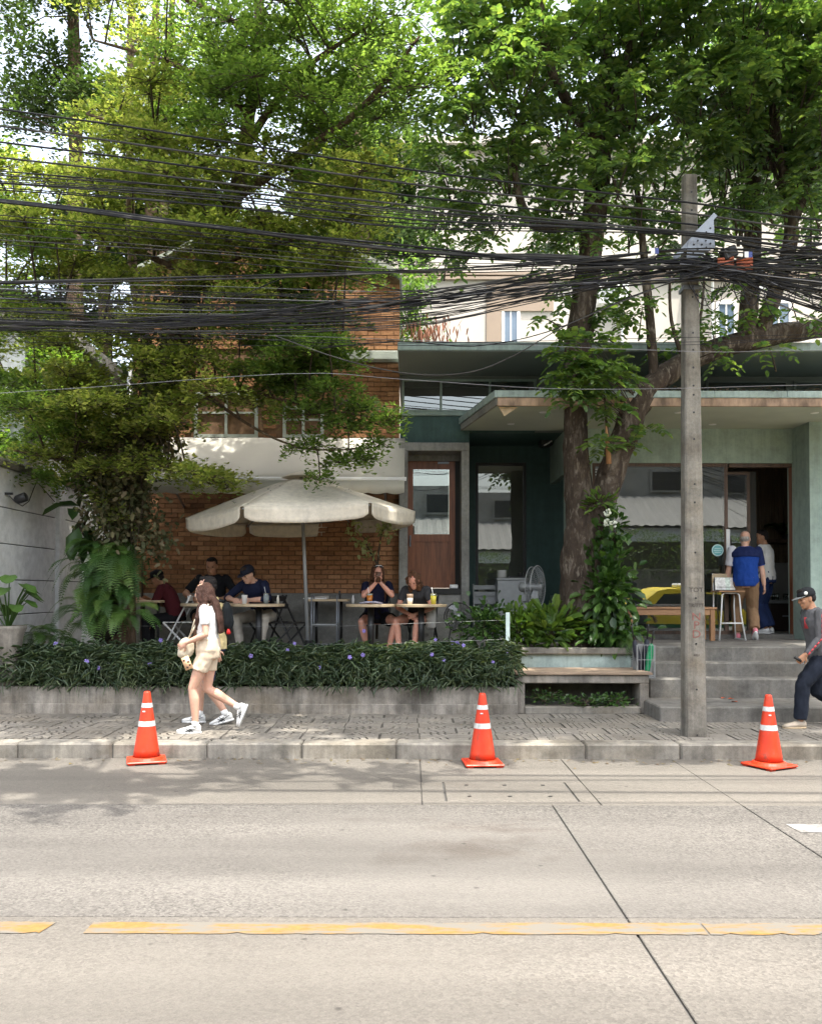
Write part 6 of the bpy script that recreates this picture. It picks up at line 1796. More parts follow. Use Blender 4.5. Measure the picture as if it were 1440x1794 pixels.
# white folded napkins / menus on the back table
o = MB().add([tE_ + Vector(v) for v in ((-.36, -.28, .012), (-.02, -.22, .02), (.0, .0, .05), (-.30, .0, .03), (-.36, -.28, .002), (-.02, -.22, .002), (.0, .0, .002), (-.3, 0, .002))],
             [(0, 1, 2, 3), (7, 6, 5, 4), (0, 4, 5, 1), (1, 5, 6, 2), (2, 6, 7, 3), (3, 7, 4, 0)]).build('paper_menu', M['whitepaint'])
tag(o, 'bright white folded paper menu on the back table', 'menu')
def cup(c, kind, label):
    root = empty('drink_cup', tuple(c)); tag(root, label, 'cup')
    if kind == 'paper':
        MB().lathe([(.030, .0005), (.043, .12), (.046, .125), (.04, .125)], c, 18).build('cup_body', M['whitepaint'], root, True)
    elif kind == 'latte':
        MB().lathe([(.034, .0005), (.044, .09)], c, 18).build('milk', flat('milk', (0.66, 0.62, 0.55), .4, .05), root, True)
        MB().lathe([(.044, .0905), (.048, .145)], c, 18).build('coffee', flat('coffee', (0.38, 0.26, 0.17), .4, .05), root, True)
    else:
        col = {'tea': (0.42, 0.14, 0.02), 'lime': (0.46, 0.40, 0.05), 'water': (0.22, 0.25, 0.25)}[kind]
        MB().lathe([(.034, .0005), (.043, .125)], c, 18).build('drink', flat('drink_' + kind, col, .15, .15, 25), root, True)
        MB().lathe([(.046, .0005 + .126), (.048, .15), (.047, .15), (.044, .128)], c, 18, cap=False).build('rim', M['glass'], root, True)
        MB().tube([c + Vector((.01, 0, .05)), c + Vector((-.025, -.01, .24))], .0045, 6).build('straw', M['whitepaint'], root, True)
cup(tB_ + Vector((-.19, -.08, 0)), 'paper', 'white paper cup on the table of the man in the dark cap')
cup(tB_ + Vector((.10, .02, 0)), 'water', 'clear iced drink with a straw on the table of the man in the dark cap')
cup(tC_ + Vector((-.01, -.18, 0)), 'tea', 'amber iced tea in front of the woman holding a phone')
cup(tD_ + Vector((-.16, -.16, 0)), 'latte', 'layered milky coffee on the table of the woman with curly hair')
cup(tD_ + Vector((.17, -.12, 0)), 'lime', 'yellow-green iced drink with a white straw on the right table')
for (c, lab, col) in ((tB_ + Vector((.27, .0, 0)), 'pale slim bottle at the right side of the table with the paper cup', (0.6, 0.58, 0.5)), (tE_ + Vector((.16, 0, 0)), 'dark slim bottle on the back table', (.03, .03, .03)), (tC_ + Vector((-.26, .1, 0)), 'small silver shaker at the left edge of the table with the iced tea', (.45, .45, .44))):
    o = MB().lathe([(.018, .0005), (.02, .07), (.012, .1), (.012, .125)], c, 12).build('small_bottle', flat('bottle' + lab[:5], col, .35, .05), None, True); tag(o, lab, 'bottle')
o = MB().tube([tC_ + Vector((-.15, -.22, .012)), tC_ + Vector((-.05, -.27, .03)), tC_ + Vector((.08, -.27, .03)), tC_ + Vector((.17, -.2, .012))], [.012, .016, .016, .012], 6).build('rolled_cloth', flat('striped_cloth', (0.35, 0.34, 0.42), .9, .6, 30, stretch=(12, 1, 1)), None, True)
tag(o, 'rolled cloth lying round the front of the table with iced tea', 'cloth')

# ================================================================== FANS, CABINET, POSTS, STAND
def fan(c, az, r, label, stand, metal):
    root = empty('floor_fan', tuple(c)); tag(root, label, 'fan')
    Mx = Matrix.Rotation(az, 3, 'Z') @ Matrix.Rotation(R(90), 3, 'X')      # axis of the lathe turned level
    for dy, rr in ((0.0, .99), (.09, .93)):
        n = 36
        MB().tube([c + Mx @ Vector((math.cos(a) * r * rr, math.sin(a) * r * rr, -dy)) for a in np.linspace(0, 2 * PI, n)], .008, 6, False).build('guard_ring', metal, root, True)
    cage = MB()
    for i in range(44):
        a = i * 2 * PI / 44
        for s_, dz in ((1, .05), (-1, -.13)):
            cage.tube([c + Mx @ Vector((math.cos(a) * .07, math.sin(a) * .07, dz)), c + Mx @ Vector((math.cos(a) * r * .7, math.sin(a) * r * .7, dz * .95)), c + Mx @ Vector((math.cos(a) * r * .98, math.sin(a) * r * .98, -.03))], .0022, 3, False)
    cage.build('guard_wires', metal, root, True)
    for i in range(3):
        b = MB(); a0 = i * 2 * PI / 3
        ring = []
        for t in (.1, .5, .95):
            w = .5 if t > .2 else .9
            ring.append([c + Mx @ Vector((math.cos(a0 + q) * r * t, math.sin(a0 + q) * r * t, zq)) for q, zq in ((-w * .6, -.05), (0, -.02), (w * .6, .01))])
        for j in range(2):
            for k in range(2): b.add([ring[j][k], ring[j][k + 1], ring[j + 1][k + 1], ring[j + 1][k]], [(0, 1, 2, 3)])
        b.build('blade', M['greymetal'], root, True)
    MB().lathe([(.05, -.29), (.075, -.27), (.08, -.14), (.06, -.12), (.05, .05), (.03, .06)], c, 18, Mx).build('motor', M['greymetal'], root, True)
    if stand:
        b = c + Mx @ Vector((0, 0, -.2))
        MB().tube([b, (b.x, b.y, PZ - .12)], .022, 10).build('pole', M['greymetal'], root, True)
        MB().cbox(b.x - .06, b.x + .06, b.y - .05, b.y + .05, b.z - .22, b.z - .1, .01).build('control_box', M['greymetal'], root)
        MB().lathe([(.22, 0), (.22, .02), (.04, .05)], (b.x, b.y, TZ), 20).build('foot', M['greymetal'], root, True)
    else:
        for s_ in (-1, 1): MB().tube([c + Vector((s_ * r * .5, .05, -r * .8)), (c.x + s_ * r * .8, c.y + .1, TZ)], .012, 6).build('leg', M['black'], root, True)
fan(at(942, 1028, 13.3), R(62), .32, 'large grey pedestal fan turned sideways between the plants and the recess', True, M['greymetal'])
fan(at(803, 1081, 13.3), R(-15), .215, 'low round black floor fan beside the right round table', False, M['black'])
# grey folding chair, cabinet and plates in the recess
gc = folding(M['greymetal'], 'grey_folding_chair');
MB().cbox(-.19, .19, .13, .15, .52, .72, .01).build('back_panel', M['greymetal'], gc)
MB().box(-.3, .3, -.35, .4, -.18, -.001).build('plinth_block', M['plinth'], gc)
gc.location = (XX(850, 14.9), 14.9, TZ + .18)
tag(gc, 'grey folding chair standing in the dark recess beside the cabinet', 'chair')
kb = empty('cabinet', tuple(at(890, 1100, 14.8))); tag(kb, 'plain grey cabinet in the recess under the tall window', 'cabinet')
k0, k1 = XX(871, 14.7), XX(925, 14.7)
MB().cbox(k0, k1, 14.7, 15.1, TZ, ZZ(1016, 14.7), .008).build('carcass', M['greymetal'], kb)
MB().cbox(k0 - .01, k1 + .01, 14.68, 15.11, ZZ(1016, 14.7) + .001, ZZ(1012, 14.7), .004).build('worktop', M['greymetal'], kb)
MB().box(k0 + .02, k1 - .02, 14.69, 14.699, TZ + .1, ZZ(1022, 14.7)).build('cabinet_door', M['greymetal'], kb)
pc = Vector((XX(879, 14.85), 14.85, ZZ(1012, 14.7) + .001))
for i in range(9):
    o = MB().lathe([(.05, 0), (.085, .010), (.082, .012)], pc + Vector((0, 0, i * .0145)), 18).build('plate', M['whitepaint'], None, True)
    tag(o, 'pale plate in the stack on the cabinet', 'plate', 'plates stacked on the cabinet')
o = MB().cbox(-.13, .13, -.1, .1, 0, .03, .008).lathe([(.04, .03), (.05, .09), (.045, .09)], (.06, 0, 0), 12).build('tray', M['black'], None); o.location = (XX(905, 14.85), 14.86, pc.z); tag(o, 'black tray with a bowl on the cabinet beside the plates', 'tray')
o = MB().cbox(-.065, .065, -.04, .04, 0, .06, .01).build('white_box', M['whitepaint']); o.location = (XX(795, 14.1), 14.12, dz0 - .009); tag(o, 'little white box on the dark door threshold', 'box')
# short white post and the wires strung from it
ps = empty('wire_post', tuple(at(889, 1150, 11.7))); tag(ps, 'short white metal post at the end of the flower hedge', 'post')
MB().cbox(XX(886, 11.7), XX(893, 11.7), 11.7, 11.75, .43, ZZ(1073, 11.7), .004).build('upright', flat('mint_paint', (0.55, 0.66, 0.62), .5, .08), ps)
for zz in (1086, 1120):
    MB().tube([(XX(889, 11.7), 11.72, ZZ(zz, 11.7)), (-1.0, 11.95, ZZ(zz + 12, 11.9)), (-3.8, 12.0, ZZ(zz + 12, 12))], .0016, 4, False).build('strung_wire', M['greymetal'], ps)
# umbrella bin on the second step
bn = empty('umbrella_bin', tuple(at(1126, 1186, 11.6))); tag(bn, 'open wire bin for wet umbrellas on the second step beside the planter', 'umbrella stand')
bc = Vector((XX(1127, 11.6), 11.6, .563)); bw2, bt = .11, .99
for sx in (-1, 1):
    for sy_ in (-1, 1): MB().bar(bc + Vector((sx * bw2, sy_ * bw2, 0)), (bc.x + sx * bw2, bc.y + sy_ * bw2, bt), .012).build('corner_rod', M['greymetal'], bn)
    for k in range(1, 5): MB().bar(bc + Vector((sx * bw2, -bw2 + k * .044, 0)), (bc.x + sx * bw2, bc.y - bw2 + k * .044, bt), .004).build('side_wire', M['greymetal'], bn)
for k in range(1, 5): MB().bar(bc + Vector((-bw2 + k * .044, -bw2, 0)), (bc.x - bw2 + k * .044, bc.y - bw2, bt), .004).build('front_wire', M['greymetal'], bn)
MB().box(bc.x - bw2 + .01, bc.x + bw2 - .01, bc.y + bw2 - .012, bc.y + bw2 - .006, .57, bt).build('back_sheet', M['greymetal'], bn)
MB().box(bc.x - bw2 + .01, bc.x + bw2 - .01, bc.y - bw2 + .01, bc.y + bw2 - .01, .563, .575).build('floor_plate', M['greymetal'], bn)
for z in (.6, .8, bt): 
    for sy_ in (-1, 1): MB().bar((bc.x - bw2, bc.y + sy_ * bw2, z), (bc.x + bw2, bc.y + sy_ * bw2, z), .007).build('hoop', M['greymetal'], bn)
for (dx, dy, tx, h, col, lab) in ((-.06, .0, -.16, .66, (.02, .02, .03), 'furled black umbrella leaning left in the wire bin'), (.02, .04, .07, .68, (.015, .02, .03), 'furled dark umbrella standing upright in the wire bin'), (.05, -.03, .12, .60, (.01, .26, .10), 'furled bright green umbrella in the wire bin')):
    b = bc + Vector((dx * .5, dy, .02)); t_ = Vector((bc.x + tx, bc.y + dy, .563 + h))
    r_ = empty('furled_umbrella', tuple(b)); tag(r_, lab, 'umbrella')
    ax = (t_ - b)
    MB().tube([b, b + ax * .15, b + ax * .45, b + ax * .68, b + ax * .72], [.006, .03, .045, .03, .012], 9).build('folded_canopy', flat('umb' + lab[7:13], col, .6, .35, 18, .3, 40), r_, True)
    MB().tube([b + ax * .70, b + ax * .98, b + ax * 1.0 + Vector((.0, 0, .01))], [.008, .012, .013], 8).build('handle', M['black'], r_, True)
# wooden bench table on the platform
tb = empty('wooden_table', tuple(at(1170, 1120, 13.6))); tag(tb, 'low slatted wooden table on the platform behind the utility pole', 'table')
w0, w1, wt = XX(1096, 13.5), XX(1254, 13.5), ZZ(1063, 13.5)
for k in range(4): MB().cbox(w0, w1, 13.45 + k * .13, 13.45 + k * .13 + .12, wt - .03, wt, .005).build('slat', M['wood_bench'], tb)
MB().cbox(w0 + .03, w1 - .03, 13.47, 13.50, wt - .12, wt - .031, .004).build('apron', M['wood_bench'], tb)
for x in (w0 + .05, w1 - .1):
    for y in (13.46, 13.88): MB().cbox(x, x + .07, y, y + .07, PZ, wt - .031, .005).build('leg', wood_mat('leg_wood', (0.36, 0.19, 0.09), 2, .5, .7), tb)
# bar stool
bs = empty('bar_stool', tuple(at(1275, 1120, 13.75))); tag(bs, 'tall white-framed bar stool with wooden seat and back by the doorway', 'stool')
sc_ = Vector((XX(1274, 13.8), 13.8, PZ)); sh_ = .72
for sx in (-1, 1):
    MB().tube([sc_ + Vector((sx * .20, -.2, 0)), sc_ + Vector((sx * .15, -.15, .4)), sc_ + Vector((sx * .13, -.14, sh_ - .03)), sc_ + Vector((sx * .09, -.12, sh_))], .012, 8).build('front_leg', M['whitepaint'], bs, True)
    MB().tube([sc_ + Vector((sx * .20, .22, 0)), sc_ + Vector((sx * .16, .17, .5)), sc_ + Vector((sx * .16, .16, sh_)), sc_ + Vector((sx * .16, .2, sh_ + .3))], .012, 8).build('rear_leg', M['whitepaint'], bs, True)
    MB().bar(sc_ + Vector((sx * .2, -.2, .012)), sc_ + Vector((sx * .2, .22, .012)), .02).build('runner', M['whitepaint'], bs)
MB().tube([sc_ + Vector((-.175, -.175, .26)), sc_ + Vector((.175, -.175, .26))], .011, 8).build('footrest', M['whitepaint'], bs, True)
MB().tube([sc_ + Vector((-.09, -.12, sh_)), sc_ + Vector((.09, -.12, sh_))], .012, 8).build('front_rail', M['whitepaint'], bs, True)
MB().cbox(sc_.x - .2, sc_.x + .2, sc_.y - .2, sc_.y + .19, PZ + sh_ + .012, PZ + sh_ + .034, .008).build('seat', M['wood_bench'], bs)
MB().cbox(sc_.x - .17, sc_.x + .17, sc_.y + .185, sc_.y + .205, PZ + sh_ + .24, PZ + sh_ + .30, .008).build('backrest', M['wood_table'], bs)
for sx in (-.165, .165): MB().cbox(sc_.x + sx - .014, sc_.x + sx + .014, sc_.y + .17, sc_.y + .20, PZ + sh_ + .03, PZ + sh_ + .28, .004).build('back_post', M['wood_table'], bs)
mc = empty('menu_rack', tuple(sc_ + Vector((0, .05, sh_ + .035)))); tag(mc, 'small rack of picture menus standing on the bar stool', 'menu')
for i, (x, col) in enumerate(((-.09, (.72, .72, .68)), (-.01, (.62, .70, .62)), (.07, (.7, .66, .6)))):
    MB().obox(sc_ + Vector((x, .06 + i * .02, sh_ + .14)), (.16, .006, .2), Matrix.Rotation(R(-8), 3, 'X')).build('menu_card', flat('card%d' % i, col, .5, .35, 22), mc)
MB().box(sc_.x - .16, sc_.x + .14, sc_.y + .02, sc_.y + .13, PZ + sh_ + .035, PZ + sh_ + .048).build('rack_base', M['black'], mc)
MB().bar(sc_ + Vector((-.16, .02, sh_ + .09)), sc_ + Vector((.14, .02, sh_ + .09)), .006).build('rack_bar', M['black'], mc)

# ================================================================== TAXI on the road, out of frame, mirrored in the shop window
tx = empty('taxi', (7.0, 6.4, 0)); tag(tx, 'yellow and green saloon taxi passing on the road, mirrored in the shop window', 'car')
yel = flat('taxi_yellow', (0.85, 0.64, 0.015), .3, .04, 3, spec=.6); grn = flat('taxi_green', (0.01, 0.14, 0.06), .3, .05, 3, spec=.6); tglass = flat('car_glass', (0.015, 0.02, 0.022), .08, .1, 3, spec=.8)
CXc, CYc = 7.0, 6.35
def xf(m, flip=False):
    m.v = [(CXc + v[0], CYc + v[1], v[2]) for v in m.v]; return m
def prof_loft(poly, w0, w1):
    m = MB(); n = len(poly)
    r = [[(x, -w0(z), z) for x, z in poly], [(x, w1(z), z) for x, z in poly]]
    m.add(r[0] + r[1], [tuple(range(n)), tuple(range(2 * n - 1, n - 1, -1))] + [(i, n + i, n + (i + 1) % n, (i + 1) % n) for i in range(n)])
    return m
wf_ = lambda z: .86 - max(0, z - .9) * .28
lowp = [(-2.2, .28), (2.15, .28), (2.25, .45), (2.22, .62), (-2.25, .66), (-2.27, .45)]
xf(prof_loft(lowp, wf_, wf_)).build('lower_body', grn, tx)
midp = [(-2.25, .661), (2.22, .621), (2.1, .76), (1.1, .93), (-1.75, .98), (-2.2, .95)]
xf(prof_loft(midp, wf_, wf_)).build('upper_body', yel, tx)
cabp = [(1.1, .931), (.35, 1.40), (.1, 1.46), (-.9, 1.47), (-1.15, 1.42), (-1.75, .981)]
xf(prof_loft(cabp, lambda z: wf_(z) - .02, lambda z: wf_(z) - .02)).build('cabin', yel, tx)
for sg in (-1, 1):
    for poly in ([(.85, .97), (.30, 1.34), (-.28, 1.37), (-.28, .97)], [(-.42, .97), (-.42, 1.37), (-1.0, 1.35), (-1.35, .99)]):
        m = MB(); m.add([(x, sg * (wf_(z) - .012), z) for x, z in poly], [(0, 1, 2, 3)]); xf(m).build('side_window', tglass, tx)
    for x in (-1.38, 1.38):
        w = MB().lathe([(.31, -.09), (.32, 0), (.31, .09)], (0, 0, 0), 24, Matrix.Rotation(R(90), 3, 'X')); w.v = [(v[0] + x, v[1] + sg * .78, v[2] + .32) for v in w.v]
        wo = xf(w).build('wheel', M['black'], tx, True)
        w = MB().lathe([(.2, -.1), (.2, .1)], (0, 0, 0), 20, Matrix.Rotation(R(90), 3, 'X')); w.v = [(v[0] + x, v[1] + sg * .78, v[2] + .32) for v in w.v]; xf(w).build('rim', M['steel'], wo)
    xf(MB().cbox(2.12, 2.24, sg * .62 - .14, sg * .62 + .14, .64, .76, .02)).build('headlight', M['whitepaint'], tx)
    xf(MB().cbox(-2.26, -2.18, sg * .62 - .14, sg * .62 + .14, .72, .9, .02)).build('tail_light', flat('tail_red', (.4, .02, .02), .3, .05), tx)
m = MB(); m.add([(1.08, -.7, .96), (1.08, .7, .96), (.40, .62, 1.38), (.40, -.62, 1.38)], [(0, 1, 2, 3)]); m.v = [(v[0] + .02, v[1], v[2] + .01) for v in m.v]; xf(m).build('windscreen', tglass, tx)
xf(MB().cbox(-.55, -.3, -.25, .25, 1.468, 1.58, .03)).build('roof_sign', M['whitepaint'], tx)
# ================================================================== PEOPLE
TMP = bpy.data.scenes.new('workbench')
def fuse(m, voxel, smooth=4, name='body', wrinkle=0.0, wscale=14, seed=0.0, dec=1.0):
    """one continuous skin over the joined volumes"""
    me = m.mesh('volumes'); o = bpy.data.objects.new('volumes', me); TMP.collection.objects.link(o)
    r = o.modifiers.new('r', 'REMESH'); r.mode = 'VOXEL'; r.voxel_size = voxel; r.use_smooth_shade = True
    if smooth:
        s_ = o.modifiers.new('s', 'SMOOTH'); s_.factor = .5; s_.iterations = smooth
    if dec < 1:
        d_ = o.modifiers.new('d', 'DECIMATE'); d_.ratio = dec
    TMP.view_layers[0].update()
    out = bpy.data.meshes.new_from_object(o.evaluated_get(TMP.view_layers[0].depsgraph))
    bpy.data.objects.remove(o); bpy.data.meshes.remove(me)
    out.name = name
    if wrinkle:
        k = len(out.vertices); co = np.empty(k * 3, np.float32); nm = np.empty(k * 3, np.float32)
        out.vertices.foreach_get('co', co); out.vertices.foreach_get('normal', nm)
        co = co.reshape(-1, 3); nm = nm.reshape(-1, 3)
        amp = np.array([mnoise.noise(q) + .6 * mnoise.noise(q * 2.1) for q in (Vector((p[0] * wscale, p[1] * wscale, p[2] * wscale * .6 + seed)) for p in co.tolist())], np.float32)
        out.vertices.foreach_set('co', (co + nm * (amp * wrinkle)[:, None]).ravel()); out.update()
    out.polygons.foreach_set('use_smooth', [True] * len(out.polygons))
    return out
def ik(a, t, l1, l2, pole):
    d = t - a; L = min(d.length, (l1 + l2) * .999); d = d.normalized()
    x = (l1 * l1 - l2 * l2 + L * L) / (2 * L); h = math.sqrt(max(1e-6, l1 * l1 - x * x))
    p = pole - d * pole.dot(d)
    if p.length < 1e-5: p = d.orthogonal()
    return a + d * x + p.normalized() * h, a + d * L
def oval(c, ax, ay, rx, ry, n=16, p=2.0):
    out = []
    for k in range(n):
        t = 2 * PI * k / n; ct, st_ = math.cos(t), math.sin(t)
        out.append(c + ax * (rx * math.copysign(abs(ct) ** (2 / p), ct)) + ay * (ry * math.copysign(abs(st_) ** (2 / p), st_)))
    return out
def limbv(m, pts, rad, n=12, hem=False):
    m.tube(pts, rad, n)
    for p, r in ((pts[0], rad[0]), (pts[-1], rad[-1]))[:1 if hem else 2]: m.ell(p, r * .98, 10, 8)
def along(a, b, ts): return [a.lerp(b, t) for t in ts]

def skin_mat(name, col):
    t = NT(name)
    n = t.noise(18, 4)
    c = t.ramp(n, [(.3, tuple(x * .85 for x in col)), (.7, (min(1, col[0] * 1.08), col[1] * 1.0, col[2] * .95))])
    t.base(c, .5, 0, .35)
    t.b.inputs['Subsurface Weight'].default_value = .12
    t.b.inputs['Subsurface Radius'].default_value = (.012, .005, .003)
    t.bump(t.noise(120, 3), .08, .004)
    return t.m
def hair_mat(name, col):
    t = NT(name)
    n = t.noise(30, 5, t.mapped((6, 6, .35)))
    t.base(t.ramp(n, [(.3, tuple(x * .45 for x in col)), (.6, col), (.75, tuple(min(1, x * 1.9) for x in col))]), .5, 0, .25)
    t.bump(n, .9, .02)
    return t.m
def cloth(name, col, var=.1): return flat(name, col, .88, var, 7, .18, 380, spec=.2)

def person(label, pos, rz, H, pose, fit, group=None):
    """pose: joint targets in metres for a 1.70 m figure facing -Y; +X is the figure's own left"""
    root = empty('person', (0, 0, 0)); tag(root, label, 'person', group)
    V = Vector; fem = fit.get('fem', False); bulk = fit.get('bulk', 1.0)
    pel = V(pose.get('pelvis', (0, 0, .92)))
    lean, bend, tw, side = pose.get('lean', .03), pose.get('bend', .05), pose.get('twist', 0), pose.get('side', 0)
    lx = V((math.cos(tw), math.sin(tw), 0)); px_ = V((1, 0, 0))
    u0 = V((side * .5, -math.sin(lean), math.cos(lean))).normalized()
    u1 = V((side + math.sin(tw) * math.sin(lean + bend), -math.sin(lean + bend) * math.cos(tw), math.cos(lean + bend))).normalized()
    waist = pel + u0 * .14; chest = waist + (u0 + u1).normalized() * .18; top = chest + u1 * .17; neck = top + u1 * .035
    fr0 = px_.cross(u0) * 1; fr1 = lx.cross(u1)        # towards the back is +; front is -fr
    hipw = .095 if fem else .09; shw = (.155 if fem else .18) * (1 + (bulk - 1) * .5)
    # head
    hy, hp, hr = pose.get('yaw', 0), pose.get('nod', 0), pose.get('tilt', 0)
    HM = Matrix.Rotation(tw + hy, 3, 'Z') @ Matrix.Rotation(hr, 3, 'Y') @ Matrix.Rotation(hp, 3, 'X')     # local head axes: x left, -y forward, z up
    hc = neck + u1 * .07 + V((0, 0, .055)) + (HM @ V((0, -.025, 0))) * (1 + 1.2 * max(0, hp))
    def hd(x, f, z): return hc + HM @ V((x, -f, z))
    # limbs
    hips = {s: pel + px_ * (s * hipw) - u0 * .03 for s in (1, -1)}
    sho = {s: top + lx * (s * shw) - u1 * .03 for s in (1, -1)}
    ank = {1: V(pose['la']), -1: V(pose['ra'])}
    wri = {1: V(pose['lw']), -1: V(pose['rw'])}
    knee, elb = {}, {}
    for s, kp, ep in ((1, pose.get('lk', (.1, -1, .2)), pose.get('le', (.5, .6, -.6))), (-1, pose.get('rk', (-.1, -1, .2)), pose.get('re', (-.5, .6, -.6)))):
        knee[s], ank[s] = ik(hips[s], ank[s], .435, .425, V(kp))
        elb[s], wri[s] = ik(sho[s], wri[s], .285, .25, V(ep))
    toe = {1: V(pose.get('lt', (.04, -1, 0))).normalized(), -1: V(pose.get('rt', (-.04, -1, 0))).normalized()}
    S = H / 1.70
    W = Matrix.Translation(V(pos)) @ Matrix.Rotation(rz, 4, 'Z') @ Matrix.Scale(S, 4)
    def done(me, name, mat, parent=root):
        me.transform(W)
        return link(name, me, mat, parent, True)
    def ring(c, up_, rx, ry, lat, p=2.3): 
        ay = lat.cross(up_) * -1
        return oval(c, lat, ay, rx, ry, 18, p)
    def torso(m, inf, lo=-.12, hi=1.0, belly=0.0, flare=0.0):
        hb = 1.0
        R_ = []
        if lo < 0: R_.append(ring(pel + u0 * lo, u0, (.135 if not fem else .14) + inf + flare, .105 + inf + flare, px_))
        R_.append(ring(pel, u0, (.158 if not fem else .17) * (1 + (bulk - 1) * .6) + inf + flare * .7, .118 * bulk + inf + flare * .5, px_))
        R_.append(ring(waist, (u0 + u1).normalized(), (.145 if not fem else .132) * bulk + inf, .105 * bulk + belly + inf, (px_ + lx).normalized()))
        R_.append(ring(chest, u1, (.158 if not fem else .145) * bulk + inf, .112 * bulk + inf, lx))
        R_.append(ring(chest + u1 * .09, u1, (.17 if not fem else .15) * bulk + inf, .110 * bulk + inf, lx))
        if hi > .8:
            R_.append(ring(top - u1 * .01, u1, shw * .86 + inf * .7, .082 + inf * .6, lx))
            R_.append(ring(top + u1 * .03, u1, .085 + inf * .5, .068 + inf * .4, lx))
        m.loft(R_)
        if fem and hi > .8:
            for s in (1, -1): m.ell(chest + u1 * .045 + lx * (s * .062) + HMf * (.055 + inf * .8), (.062 + inf * .4, .052 + inf * .4, .06 + inf * .4), 10, 8)
    HMf = (u1.cross(lx)).normalized()
    if HMf.dot(V((math.sin(tw), -math.cos(tw), 0))) < 0: HMf = -HMf          # chest forward
    # ---- body
    m = MB()
    torso(m, -.02)
    m.tube([top - u1 * .02, neck + u1 * .03, hc + HM @ V((0, .012, -.05))], [.062 if not fem else .054, .053 if not fem else .046, .052 if not fem else .045], 14)
    hs = fit.get('head', 1.0)
    prof = [(-.118, .020, .018, .052), (-.108, .036, .034, .044), (-.088, .050, .056, .030), (-.055, .062, .078, .014), (-.02, .069, .090, .004), (.02, .0725, .096, 0), (.055, .072, .096, -.004), (.085, .063, .085, -.008), (.105, .046, .06, -.01), (.116, .02, .026, -.01)]
    m.loft([[hd((math.cos(t) * rx) * hs, (f + math.sin(t) * ry) * hs, z * hs) for t in [2 * PI * k / 18 for k in range(18)]] for z, rx, ry, f in prof])
    m.loft([[hd(math.cos(t) * w, f + math.sin(t) * .012, z) for t in [2 * PI * k / 8 for k in range(8)]] for z, w, f in ((.016, .008, .088), (-.006, .010, .098), (-.026, .0165, .106), (-.036, .013, .096))])
    m.ell(hd(0, .084, .022), (.05, .016, .010), 10, 6, HM); m.ell(hd(0, .090, -.062), (.024, .011, .010), 10, 6, HM); m.ell(hd(0, .074, -.098), (.022, .018, .014), 10, 6, HM)
    for s in (1, -1):
        m.ell(hd(s * .074, -.006, -.012), (.009, .019, .031), 8, 8, HM)
        m.ell(hd(s * .042, .062, -.022), (.022, .024, .02), 8, 6, HM)
    for s in (1, -1):
        k = .9 if fem else 1.0; k *= (1 + (bulk - 1) * .6)
        limbv(m, along(sho[s], elb[s], (0, .3, .65, 1)), [.056 * k, .05 * k, .043 * k, .037 * k])
        limbv(m, along(elb[s], wri[s], (0, .3, .7, 1)), [.038 * k, .041 * k, .034 * k, .026 * k])
        kl = 1.06 if fem else 1.0
        limbv(m, along(hips[s], knee[s], (0, .3, .65, 1)), [.086 * kl * bulk, .080 * kl * bulk, .066 * kl, .053])
        ca = V((0, 1, 0)) * .012
        limbv(m, [knee[s], knee[s].lerp(ank[s], .28) + ca, knee[s].lerp(ank[s], .62) + ca * .6, ank[s]], [.051, .056 * kl, .044 * kl, .034])
        # hand
        hdir = V(pose.get('lh' if s == 1 else 'rh', tuple((wri[s] - elb[s]).normalized()))).normalized()
        pn = V(pose.get('lp' if s == 1 else 'rp', (-s * 1.0, 0, -.2)))          # palm faces this way
        pn = (pn - hdir * pn.dot(hdir)); pn = pn.normalized() if pn.length > 1e-4 else hdir.orthogonal()
        sd = hdir.cross(pn) * s                                                      # towards the thumb
        curl = pose.get('lc' if s == 1 else 'rc', .35)
        kf = .92 if fem else 1.0
        kn = wri[s] + hdir * .092 * kf
        m.loft([oval(wri[s] - hdir * .01, sd, pn, .026, .020, 10), oval(wri[s] + hdir * .03, sd, pn, .036, .016, 10), oval(kn - hdir * .01, sd, pn, .042, .014, 10), oval(kn, sd, pn, .038, .010, 10)])
        for i, (o_, ln) in enumerate(((.031, .07), (.0105, .08), (-.0105, .074), (-.031, .058))):
            a = kn + sd * o_ - hdir * .012; dcur = hdir + sd * (o_ * 1.6); pts = [a]
            for q, seg in enumerate((.46, .32, .24)):
                aa = curl * (.6 + q * .55); d1 = (dcur.normalized() * math.cos(aa) + pn * math.sin(aa)).normalized()
                pts.append(pts[-1] + d1 * ln * seg * 1.0 * kf); dcur = d1
            limbv(m, pts, [.0088 * kf, .0082 * kf, .0076 * kf, .0064 * kf], 8)
        a = wri[s] + hdir * .028 + sd * .028
        t1 = a + (hdir * .55 + sd * .7 + pn * .35).normalized() * .042; t2 = t1 + (hdir * .85 + sd * .25 + pn * .4).normalized() * .032
        limbv(m, [a, t1, t2], [.0125, .0105, .0085], 8)
        # foot
        t_ = toe[s]; lat = t_.cross(V((0, 0, 1))); 
        if lat.length < .05: lat = V((1, 0, 0))
        lat.normalize(); fu = lat.cross(t_).normalized()
        heel = ank[s] - fu * .045
        m.loft([oval(heel - t_ * .05, lat, fu, .022, .02, 12), oval(heel - t_ * .03 + fu * .01, lat, fu, .031, .036, 12), oval(heel + t_ * .03 + fu * .006, lat, fu, .033, .036, 12), oval(heel + t_ * .10 - fu * .006, lat, fu, .039, .024, 12), oval(heel + t_ * .16 - fu * .012, lat, fu, .038, .015, 12), oval(heel + t_ * .195 - fu * .014, lat, fu, .024, .010, 12)])
    done(fuse(m, .0065, 3, dec=.3), 'body', fit['skin'])
    # ---- eyes, brows
    em = flat('eye_dark', (.02, .015, .012), .2, .1, 20)
